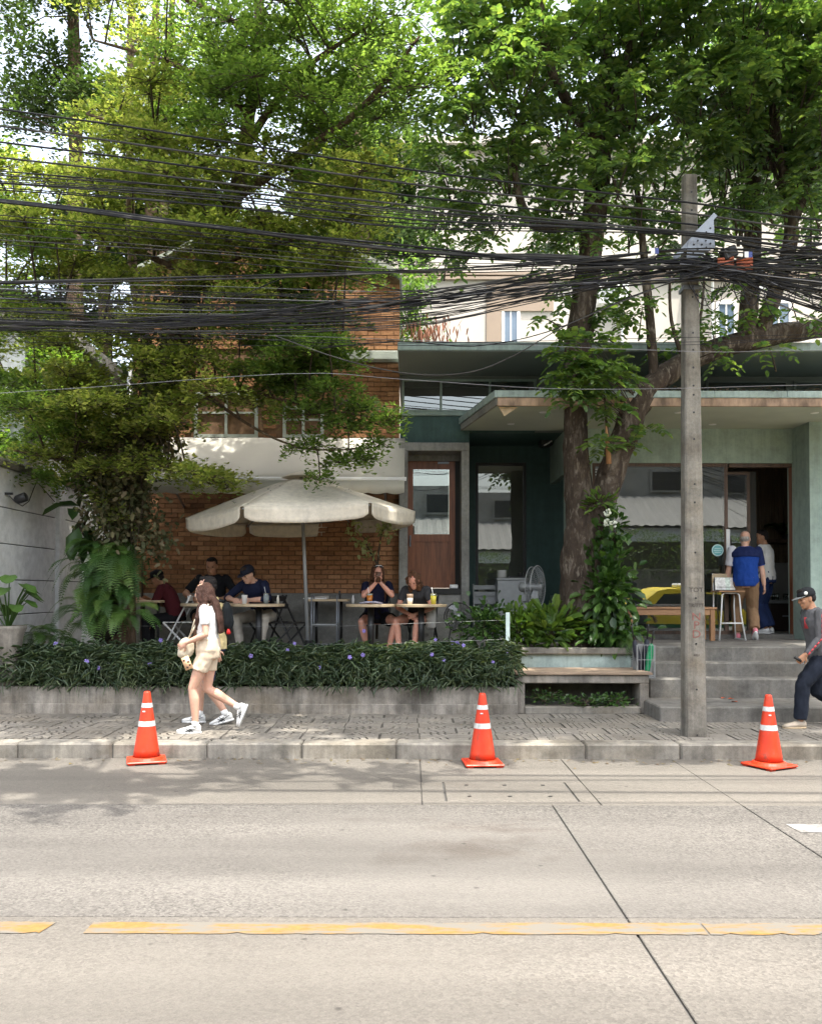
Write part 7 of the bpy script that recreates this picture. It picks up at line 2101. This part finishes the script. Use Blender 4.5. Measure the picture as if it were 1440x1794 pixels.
    for s in (1, -1):
        e = MB().ell(hd(s * .031, .083, .0), (.012, .008, .006), 8, 6, HM); done(e.mesh('eye'), 'eye', em)
    if fit.get('brow', True):
        for s in (1, -1):
            e = MB().ell(hd(s * .033, .090, .018), (.018, .006, .004), 8, 5, HM); done(e.mesh('eyebrow'), 'eyebrow', fit['hair'])
    # ---- hair
    hk = fit.get('style', 'short'); m = MB()
    if hk in ('short', 'fade', 'bald'):
        if hk == 'bald':
            m.ell(hd(0, -.035, -.005), (.074, .072, .055), 14, 10, HM)
        else:
            m.ell(hd(0, -.014, .046), (.078, .096, .080), 16, 10, HM); m.ell(hd(0, -.045, -.005), (.074, .062, .062), 12, 8, HM)
            m.ell(hd(0, .045, .098), (.060, .045, .028), 12, 8, HM)
        done(fuse(m, .006, 2, 'hair', .004, 60), 'hair', fit['hair'])
    elif hk == 'long':
        m.ell(hd(0, -.012, .034), (.082, .100, .092), 16, 10, HM)
        bk_ = -HMf
        L = fit.get('hairlen', .5)
        b0 = hd(0, -.075, .0); b1 = top + bk_ * .10 + u1 * .03; b2 = chest + bk_ * .145; b3 = chest + bk_ * .15 - u1 * max(0, L - .36)
        m.loft([oval(b0 + V((0, 0, .05)), lx, bk_, .070, .04), oval(b0 - V((0, 0, .03)), lx, bk_, .082, .05), oval(b1, lx, bk_, .095, .045), oval(b2, lx, bk_, .105, .036), oval(b3, lx, bk_, .085, .022)])
        hx, hy_ = HM @ V((1, 0, 0)), HM @ V((0, 1, 0))
        for s in (1, -1):
            m.loft([oval(hd(s * .050, .0, .085), hx, hy_, .03, .07), oval(hd(s * .070, .0, .04), hx, hy_, .022, .082), oval(hd(s * .080, -.004, -.03), hx, hy_, .022, .080), oval(hd(s * .084, -.01, -.10), hx, hy_, .026, .078),
                    oval(sho[s] * .45 + top * .55 + HMf * .01 + u1 * .045, lx, HMf, .045, .085), oval(chest + u1 * .05 + lx * (s * .115) + HMf * .075, lx, HMf, .035, .045), oval(chest - u1 * .09 + lx * (s * .10) + HMf * .10, lx, HMf, .018, .016)])
        done(fuse(m, .009, 3, 'hair', .007, 30), 'hair', fit['hair'])
    elif hk in ('curly', 'bun'):
        m.ell(hd(0, -.014, .04), (.084, .100, .090), 16, 10, HM)
        for i in range(40 if hk == 'curly' else 14):
            a = random.uniform(-2.5, 2.5) + PI; rr = random.uniform(.07, .10); z = random.uniform(-.15, .05) if hk == 'curly' else random.uniform(-.06, .04)
            m.ell(hd(math.sin(a) * rr, math.cos(a) * rr - .01, z), random.uniform(.024, .038), 8, 6)
        m.ell(hd(0, -.03, .135), (.036, .036, .026), 10, 8)
        done(fuse(m, .008, 2, 'hair', .010, 55), 'hair', fit['hair'])
    if 'cap' in fit:
        m = MB()
        m.loft([[hd(math.cos(t) * rx, f + math.sin(t) * ry, z) for t in [2 * PI * k / 20 for k in range(20)]] for z, rx, ry, f in ((.022, .084, .106, -.006), (.055, .086, .108, -.006), (.09, .078, .096, -.008), (.118, .054, .066, -.01), (.130, .02, .025, -.01))])
        done(m.mesh('cap_crown'), 'cap', fit['cap'])
        m = MB(); n = 10
        top_ = [hd(math.sin(a) * .078, .07 + math.cos(a) * .105, .030 - .012 * math.cos(a)) for a in np.linspace(-1.35, 1.35, n)]
        inn = [hd(math.sin(a) * .080, .02 + math.cos(a) * .075, .036) for a in np.linspace(-1.35, 1.35, n)]
        for k in range(n - 1):
            m.add([inn[k], inn[k + 1], top_[k + 1], top_[k]], [(0, 1, 2, 3)])
        o = done(m.mesh('cap_peak'), 'cap_peak', fit.get('peak', fit['cap'])); o.modifiers.new('t', 'SOLIDIFY').thickness = .005
        if fit.get('badge'):
            b = MB().lathe([(.022, 0), (.022, .003)], (0, 0, 0), 14, HM @ Matrix.Rotation(R(90), 3, 'Y')); b.v = [tuple(Vector(v) + hd(.086, .03, .07)) for v in b.v]
            done(b.mesh('cap_badge'), 'cap_badge', M['whitepaint'])
    if fit.get('mask'):
        m = MB(); m.ell(hd(0, .068, -.062), (.052, .045, .042), 14, 10, HM); done(m.mesh('face_mask'), 'face_mask', M['whitepaint'])
    # ---- clothes
    seed = random.random() * 50
    def top_garment(name, mat, sleeve, inf=.012, lo=-.04, flare=.02):
        m = MB(); torso(m, inf, lo, 1.0, fit.get('belly', 0.0), flare)
        for s in (1, -1):
            f = min(1.0, sleeve); e = sho[s].lerp(elb[s], f)
            limbv(m, [sho[s], sho[s].lerp(e, .5), e], [.064, .062 if sleeve <= 1 else .055, (.060 if not fem else .053) if sleeve <= 1 else .048], hem=sleeve <= 1)
            if sleeve > 1:
                w = elb[s].lerp(wri[s], min(1, sleeve - 1)); limbv(m, [elb[s], elb[s].lerp(w, .5), w], [.047, .045, .038], hem=True)
        return done(fuse(m, .010, 2, name, .0085, 15, seed), name, mat)
    def leg_garment(name, mat, ln, inf=.014, loose=.0):
        m = MB()
        m.loft([ring(pel - u0 * .10, u0, .145 + inf, .11 + inf, px_), ring(pel, u0, (.158 if not fem else .17) * (1 + (bulk - 1) * .6) + inf, .118 * bulk + inf, px_), ring(pel + u0 * (.13 if fem else .10), u0, (.137 if fem else .14) * bulk + inf, .106 * bulk + inf * .8 + fit.get('belly', 0) * .6, px_)])
        for s in (1, -1):
            if ln <= 1:
                e = hips[s].lerp(knee[s], ln); limbv(m, [hips[s], hips[s].lerp(e, .5), e], [.096 * bulk, .094 * bulk + loose * .5, .090 * bulk + loose], hem=True)
            else:
                limbv(m, [hips[s], hips[s].lerp(knee[s], .5), knee[s]], [.098 * bulk, .086 + loose, .070 + loose])
                e = knee[s].lerp(ank[s], ln - 1); limbv(m, [knee[s], knee[s].lerp(e, .5), e], [.070 + loose, .064 + loose, .058 + loose], hem=True)
        return done(fuse(m, .011, 2, name, .009, 14, seed + 9), name, mat)
    for g_ in fit.get('wear', ()):
        (top_garment if g_[0] == 't' else leg_garment)(*g_[1:])
    # ---- shoes
    if 'shoe' in fit:
        for s in (1, -1):
            t_ = toe[s]; lat = t_.cross(V((0, 0, 1)))
            if lat.length < .05: lat = V((1, 0, 0))
            lat.normalize(); fu = lat.cross(t_).normalized(); heel = ank[s] - fu * .045
            up_m = MB()
            up_m.loft([oval(heel - t_ * .062 + fu * .004, lat, fu, .024, .030, 14), oval(heel - t_ * .045 + fu * .012, lat, fu, .036, .046, 14), oval(heel + t_ * .02 + fu * .010, lat, fu, .040, .046, 14), oval(heel + t_ * .09 - fu * .002, lat, fu, .046, .034, 14), oval(heel + t_ * .165 - fu * .012, lat, fu, .046, .022, 14), oval(heel + t_ * .205 - fu * .016, lat, fu, .030, .014, 14)])
            so_ = done(up_m.mesh('shoe'), 'shoe', fit['shoe'])
            sm = MB(); b = heel - fu * .034
            sm.loft([oval(b - t_ * .066, lat, t_, .026, .008, 14)] * 0 + [[b + fu * zz + t_ * (.07 + .142 * math.cos(q)) + lat * (.047 * math.sin(q) * (1 + .12 * math.cos(q))) for q in [2 * PI * k / 20 for k in range(20)]] for zz in (-.012, .010)])
            done(sm.mesh('sole'), 'sole', fit.get('sole', M['whitepaint']), so_)
            if fit.get('stripes'):
                for sg in (1, -1):
                    st2 = MB()
                    def sp_(a, h): return heel + t_ * a + fu * h + lat * sg * (.046 if a < .06 else .0485)
                    for (a0, h0, a1, h1) in ((.02, -.02, .075, .028), (.05, -.022, .10, .020), (.02, .024, .10, -.02), (-.05, .03, .06, -.012)):
                        st2.bar(sp_(a0, h0), sp_(a1, h1), .006, .007, tuple(lat))
                    done(st2.mesh('shoe_stripe'), 'shoe_stripe', M['black'], so_)
                if fit.get('sock', True):
                    k_ = MB().tube([ank[s] - fu * .02, ank[s] + (knee[s] - ank[s]).normalized() * .055], [.041, .038], 12)
                    done(k_.mesh('sock'), 'sock', M['whitepaint'])
    J_ = dict(hc=hc, HM=HM, neck=neck, top=top, chest=chest, waist=waist, pel=pel, wri=wri, elb=elb, knee=knee, ank=ank, sho=sho, fwd=HMf, u1=u1, lx=lx, hd=hd)
    return root, J_, W, done

SK = {'pale': skin_mat('skin_pale', (0.62, 0.38, 0.28)), 'light': skin_mat('skin_light', (0.60, 0.37, 0.27)), 'tan': skin_mat('skin_tan', (0.42, 0.23, 0.14)), 'pink': skin_mat('skin_pink', (0.58, 0.30, 0.22))}
HR = {'black': hair_mat('hair_black', (0.018, 0.014, 0.013)), 'brown': hair_mat('hair_brown', (0.07, 0.033, 0.023)), 'curl': hair_mat('hair_chestnut', (0.13, 0.06, 0.03)), 'grey': hair_mat('hair_grey', (0.45, 0.42, 0.38)), 'dark': hair_mat('hair_dark', (0.05, 0.032, 0.024))}
Vc = Vector
def sit(dx=0, **k):
    d = dict(pelvis=(0, 0, .56), la=(.13, -.42, .08), ra=(-.13, -.42, .08), lw=(.16, -.36, .72), rw=(-.16, -.36, .72), lean=.12, bend=.12)
    d.update(k); return d
# 1 walking woman
r, J1, W1, done1 = person('woman in white tee and beige shorts walking left past the hedge with a cream bag', (XX(366, 9.72), 9.72, KT), R(-90), 1.60,
    dict(pelvis=(0, .0, .945), lean=.02, bend=.03, la=(.085, -.12, .085), ra=(-.08, .34, .27), lt=(.03, -1, 0), rt=(-.02, -.35, -.95), lk=(0, -1, .1), rk=(0, -1, .1), lw=(.17, -.21, 1.03), rw=(-.10, -.26, 1.0), le=(.3, 1, -.5), re=(-.3, 1, -.5), lh=(-.1, -.8, -.45), lp=(-1, -.1, -.1), lc=.55, rc=.5, nod=.08),
    dict(fem=True, skin=SK['light'], hair=HR['brown'], style='long', hairlen=.50, shoe=M['whitepaint'], stripes=True,
         wear=(('t', 'tee_shirt', cloth('white_tee', (.72, .71, .68)), .62, .010, .02, .0), ('l', 'shorts', cloth('beige_shorts', (.60, .49, .36)), .50, .022, .008))))
m = MB(); c = Vc((.07, -.235, .97))
m.ell(c, (.06, .095, .115), 16, 12); m.ell(c + Vc((0, -.015, -.06)), (.055, .09, .07), 14, 10)
bag = tag(done1(fuse(m, .012, 4, 'handbag', .012, 14), 'handbag', cloth('bag_cream', (.56, .50, .38)), None), 'soft cream shoulder bag held in front by the walking woman', 'bag')
st_ = MB().tube([J1['sho'][-1] + Vc((.03, 0, .05)), Vc((.0, -.16, 1.2)), Vc((.06, -.22, 1.06))], [.011] * 3, 6); done1(st_.mesh('strap'), 'strap', cloth('bag_cream', (.56, .50, .38)), bag)
st_ = MB().tube([J1['sho'][1] + Vc((-.05, .04, .06)), J1['chest'] + Vc((.12, -.12, .02)), Vc((.10, -.2, 1.06))], [.009] * 3, 6); done1(st_.mesh('strap'), 'strap', cloth('bag_cream', (.56, .50, .38)), bag)
ph = empty('phone_case', (0, 0, 0)); tag(ph, 'patterned pale orange phone case dangling under the cream bag', 'phone case')
RM = Matrix.Rotation(R(22), 3, 'X')
pc = Vc((.17, -.20, .80))
done1(MB().obox(pc, (.012, .085, .15), RM).mesh('case'), 'case', flat('case_peach', (.72, .46, .26), .5, .1, 30), ph)
dots = MB()
for a, b in ((-.02, .04), (.02, .01), (-.01, -.045), (.025, -.03)): dots.obox(pc + RM @ Vc((.0075, a, b)), (.002, .022, .02), RM)
done1(dots.mesh('spots'), 'spots', flat('case_spot', (.08, .04, .03), .5, .1, 30), ph)
done1(MB().tube([pc + RM @ Vc((0, 0, .075)), Vc((.10, -.22, .9))], .004, 5).mesh('lanyard'), 'lanyard', M['wood_table'], ph)
# 2 walking man behind her
r, J2, W2, done2 = person('man in pale yellow tee and navy shorts walking beside the woman with long hair', (XX(375, 10.35), 10.35, KT), R(-90), 1.70,
    dict(pelvis=(0, .0, .925), lean=.04, la=(.09, .17, .12), ra=(-.09, -.17, .08), lt=(.03, -.9, -.25), lw=(.26, .10, .82), rw=(-.24, -.14, .86), le=(.3, 1, 0), re=(-.3, 1, 0), nod=.1, yaw=.15),
    dict(skin=SK['light'], hair=HR['black'], style='short', shoe=M['whitepaint'], stripes=True,
         wear=(('t', 'tee_shirt', cloth('yellow_tee', (.66, .54, .28)), .75, .02, -.08, .02), ('l', 'shorts', cloth('navy_shorts', (.02, .028, .06)), .9, .02, .02))))
m = MB(); c = J2['chest'] - J2['fwd'] * .17 - Vc((0, 0, .03))
m.ell(c, (.12, .065, .17), 14, 10); m.ell(c - Vc((0, -.01, .06)), (.11, .075, .11), 14, 10)
bp = tag(done2(fuse(m, .012, 4, 'backpack', .014, 12), 'backpack', cloth('black_nylon', (.015, .018, .02)), None), 'black backpack on the man in the yellow tee', 'backpack')
for s in (1, -1):
    st_ = MB().tube([c + Vc((s * .09, -.05, .17)), J2['sho'][s] * .6 + J2['top'] * .4 + Vc((0, -.02, .05)), J2['chest'] + Vc((s * .12, -.16, 0)), c + Vc((s * .13, -.06, -.15))], [.016] * 4, 6); done2(st_.mesh('strap'), 'strap', cloth('black_nylon', (.015, .018, .02)), bp)
done2(MB().lathe([(.02, 0), (.026, .02), (.012, .06)], c + Vc((.15, .05, -.2)), 10).mesh('red_charm'), 'red_charm', flat('charm_red', (.6, .02, .02), .4, .1), bp)
# 3 person in burgundy, seated, side on
person('person in burgundy tee and black cap seated side-on at the dim left table', (XX(308, 13.3), 13.35, TZ), R(-90), 1.66,
    sit(lw=(.16, -.48, .80), rw=(-.16, -.44, .80), lean=.3, bend=.25, nod=.35),
    dict(skin=SK['tan'], hair=HR['black'], style='short', cap=cloth('black_cap', (.012, .012, .014)), shoe=M['black'], wear=(('t', 'tee_shirt', cloth('burgundy_tee', (.07, .012, .016)), .8), ('l', 'trousers', cloth('black_trousers', (.012, .012, .014)), 1.9))))
# 4 man in black, seated, facing out
person('man in black tee seated facing the street behind the walking couple', (XX(374, 13.75), 13.72, TZ), R(0), 1.84,
    sit(lw=(.20, -.30, .74), rw=(-.20, -.30, .74), lean=.02, bend=.10, nod=.25, le=(1, .3, -.4), re=(-1, .3, -.4)),
    dict(skin=SK['tan'], hair=HR['black'], style='short', bulk=1.1, shoe=M['black'], wear=(('t', 'tee_shirt', cloth('black_tee', (.012, .013, .016)), .8), ('l', 'trousers', cloth('dark_shorts', (.02, .02, .025)), .95))))
# 5 man in cap leaning on the table
person('man in navy shirt and dark cap leaning over the paper cup and reading', (XX(462, 13.3), 13.32, TZ), R(-28), 1.80,
    sit(lw=(.12, -.46, .745), rw=(-.16, -.46, .745), lean=.34, bend=.36, nod=.42, yaw=-.2, le=(1, .1, -.3), re=(-1, .1, -.3), la=(.22, -.36, .08), ra=(-.16, -.30, .08), lk=(.6, -1, .4)),
    dict(skin=SK['pale'], hair=HR['dark'], style='short', cap=cloth('navy_cap', (.02, .022, .035)), bulk=1.08, shoe=M['black'], wear=(('t', 'shirt', cloth('navy_shirt', (.012, .016, .04)), 1.45), ('l', 'trousers', cloth('khaki_trousers', (.42, .38, .32)), 1.9))))
# 6 woman with phone
r, J6, W6, done6 = person('woman in navy tee sitting with elbows on the table holding a phone to her face', (XX(660, 13.25), 13.28, TZ), R(5), 1.70,
    sit(lw=(.035, -.34, 1.045), rw=(-.035, -.34, 1.035), lean=.16, bend=.10, nod=.1, yaw=.12, le=(.7, -.5, -1), re=(-.7, -.5, -1), la=(.15, -.33, .08), ra=(-.15, -.30, .08), lk=(.5, -1, .3), rk=(-.4, -1, .3), lh=(-.5, -.1, .8), rh=(.5, -.1, .8), lp=(-.6, -.6, .2), rp=(.6, -.6, .2), lc=.6, rc=.6),
    dict(fem=True, skin=SK['pink'], hair=HR['curl'], style='long', hairlen=.36, bulk=1.12, wear=(('t', 'tee_shirt', cloth('navy_tee', (.012, .013, .035)), .7), ('l', 'shorts', cloth('black_shorts', (.012, .012, .014)), .55))))
p6 = tag(done6(MB().obox((J6['wri'][1] + J6['wri'][-1]) / 2 + Vc((0, -.045, .085)), (.075, .009, .15), Matrix.Rotation(R(12), 3, 'X')).mesh('mobile_phone'), 'mobile_phone', flat('phone_brown', (.10, .05, .03), .4, .1), None), 'brown-cased mobile phone held up by the seated woman', 'phone')
sg = empty('sunglasses', (0, 0, 0)); tag(sg, 'white-rimmed sunglasses pushed up on the hair of the woman with the phone', 'sunglasses')
for s in (1, -1):
    lens = MB().lathe([(.024, 0), (.024, .004)], (0, 0, 0), 14, J6['HM'] @ Matrix.Rotation(R(50), 3, 'X')); lens.v = [tuple(Vc(v) + J6['hd'](s * .032, .078, .098)) for v in lens.v]
    done6(lens.mesh('lens'), 'lens', M['black'], sg)
done6(MB().tube([J6['hd'](-.07, .06, .09), J6['hd'](-.03, .088, .112), J6['hd'](.03, .088, .112), J6['hd'](.07, .06, .09)], .004, 6).mesh('rim'), 'rim', M['whitepaint'], sg)
# 7 woman with curly hair
person('woman with curly chestnut hair and a topknot bending over her table', (XX(735, 13.2), 13.22, TZ), R(-14), 1.68,
    sit(lw=(.05, -.40, .60), rw=(-.06, -.40, .60), lean=.38, bend=.30, nod=.62, yaw=-.1, le=(.9, .3, -.2), re=(-.9, .3, -.2), la=(.02, -.42, .08), ra=(-.20, -.40, .08), lk=(0, -1, .4), rk=(-.5, -1, .4)),
    dict(fem=True, skin=SK['pink'], hair=HR['curl'], style='curly', bulk=1.08, wear=(('t', 'tee_shirt', cloth('charcoal_tee', (.035, .035, .038)), .6), ('l', 'shorts', cloth('black_shorts', (.012, .012, .014)), .5))))
bgw = tag(MB().cbox(XX(746, 12.95), XX(764, 12.95), 12.95, 13.05, TZ + .38, TZ + .72, .03).build('white_bag', cloth('white_bag_cloth', (.6, .58, .53)), None, True), 'white cloth bag hanging beside the right round table', 'bag')
# 8 older man in blue
r, J8, W8, done8 = person('older balding man in blue polo standing at the shop door with his back turned', (XX(1306, 13.9), 13.9, PZ), R(170), 1.70,
    dict(pelvis=(0, 0, .92), lean=.04, la=(.10, -.14, .08), ra=(-.10, .17, .15), rt=(-.05, -.75, -.65), lw=(.27, -.10, .84), rw=(-.28, -.04, .84), yaw=-.35, nod=.1),
    dict(skin=SK['pale'], hair=HR['grey'], style='bald', bulk=1.12, belly=.02, shoe=cloth('pink_shoe', (.60, .20, .24)), wear=(('t', 'polo_shirt', cloth('royal_blue', (.012, .05, .25)), .85, .016, -.10, .02), ('l', 'trousers', cloth('brown_trousers', (.22, .135, .075)), 1.93, .018, .016))))
m = MB(); V8 = J8
m.loft([oval(V8['chest'] + V8['u1'] * h, V8['lx'], V8['fwd'], rx, ry, 18, 2.3) for h, rx, ry in ((.03, .218, .163), (.10, .224, .160), (.155, .188, .124), (.19, .108, .092))])
limbv(m, [V8['sho'][-1], V8['sho'][-1].lerp(V8['elb'][-1], .80)], [.072, .068], hem=True)
done8(fuse(m, .010, 3, 'shirt_yoke', .005, 13), 'shirt_yoke', cloth('navy_yoke', (.012, .02, .075)), r)
m = MB(); limbv(m, [V8['sho'][1] + V8['u1'] * .005, V8['sho'][1].lerp(V8['elb'][1], .84)], [.078, .072], hem=True)
done8(fuse(m, .010, 3, 'white_sleeve', .005, 13), 'white_sleeve', cloth('white_panel', (.58, .58, .62)), r)
# 9 member of staff
r, J9, W9, done9 = person('shop worker in white tee and long blue apron standing just inside the doorway', (XX(1342, 14.6), 14.6, 1.0), R(-130), 1.70,
    dict(pelvis=(0, 0, .92), la=(.10, .02, .08), ra=(-.10, .02, .08), lw=(.22, -.22, 1.02), rw=(-.20, -.24, 1.02), yaw=.5, nod=.15),
    dict(skin=SK['tan'], hair=HR['black'], style='short', mask=False, shoe=M['whitepaint'], wear=(('t', 'tee_shirt', cloth('white_tee', (.72, .71, .68)), .8, .02, -.06, .02), ('l', 'trousers', cloth('dark_blue_trousers', (.02, .035, .10)), 1.95, .03, .04))))
m = MB()
for k in range(8):
    a0, a1 = -1.2 + k * .3, -.9 + k * .3
    f = lambda a, z, r_: J9['pel'] + Vc((math.sin(a) * r_, -math.cos(a) * r_ * .8, z))
    m.add([f(a0, .10, .20), f(a1, .10, .20), f(a1, -.36, .24), f(a0, -.36, .24)], [(0, 1, 2, 3)])
ap = done9(m.mesh('apron'), 'apron', cloth('white_apron', (.66, .65, .62)), r); ap.modifiers.new('t', 'SOLIDIFY').thickness = .005
# 10 man at the right edge
r, J10, W10, done10 = person('man in black cap and grey sweatshirt with red sleeve stripes walking at the right edge', (XX(1434, 10.15), 10.15, KT), R(-90), 1.64,
    dict(pelvis=(0, .02, .88), lean=.16, bend=.10, la=(.09, -.27, .085), ra=(-.09, .38, .20), rt=(0, -.8, -.6), lw=(.23, -.26, .86), rw=(-.2, .25, .9), le=(.3, 1, -.2), re=(-.3, 1, 0), nod=.28, lc=.9, lh=(-.1, -.7, -.7)),
    dict(skin=SK['tan'], hair=HR['black'], style='short', cap=cloth('cap_black', (.02, .022, .024)), peak=cloth('cap_grey', (.22, .23, .23)), badge=True, bulk=1.06, shoe=cloth('tan_shoe', (.45, .38, .30)), sole=M['wood_table'],
         wear=(('t', 'sweatshirt', cloth('grey_sweat', (.11, .11, .115)), 1.96, .022, -.08, .02), ('l', 'jeans', cloth('dark_jeans', (.014, .018, .028), .25), 1.95, .022, .018))))
red = flat('red_print', (.55, .06, .07), .8, .3, 40)
s0, s1, s2 = J10['sho'][1], J10['elb'][1], J10['wri'][1]
m = MB()
for a, b, r0 in ((s0, s1, .062), (s1, s2, .05)):
    for k in range(5):
        p0, p1 = a.lerp(b, k / 5 + .02), a.lerp(b, k / 5 + .17)
        o_ = Vc((1, 0, 0)) * (r0 + .006)
        m.bar(p0 + o_ * .93, p1 + o_ * .93, .016, .004, (1, 0, 0))
done10(m.mesh('sleeve_stripe'), 'sleeve_stripe', red, r)
c = J10['chest'] + J10['fwd'] * .135 + Vc((.07, 0, .06))
done10(MB().obox(c, (.07, .012, .13), Matrix.Rotation(R(35), 3, 'Z')).mesh('chest_print'), 'chest_print', red, r)
tag(done10(MB().obox(J10['wri'][1] + Vc((-.01, -.09, -.05)), (.03, .09, .03), Matrix.Rotation(R(-30), 3, 'X')).mesh('small_phone'), 'small_phone', M['black'], None), 'small black phone in the hand of the walking man at the right', 'phone')

bpy.data.scenes.remove(TMP)
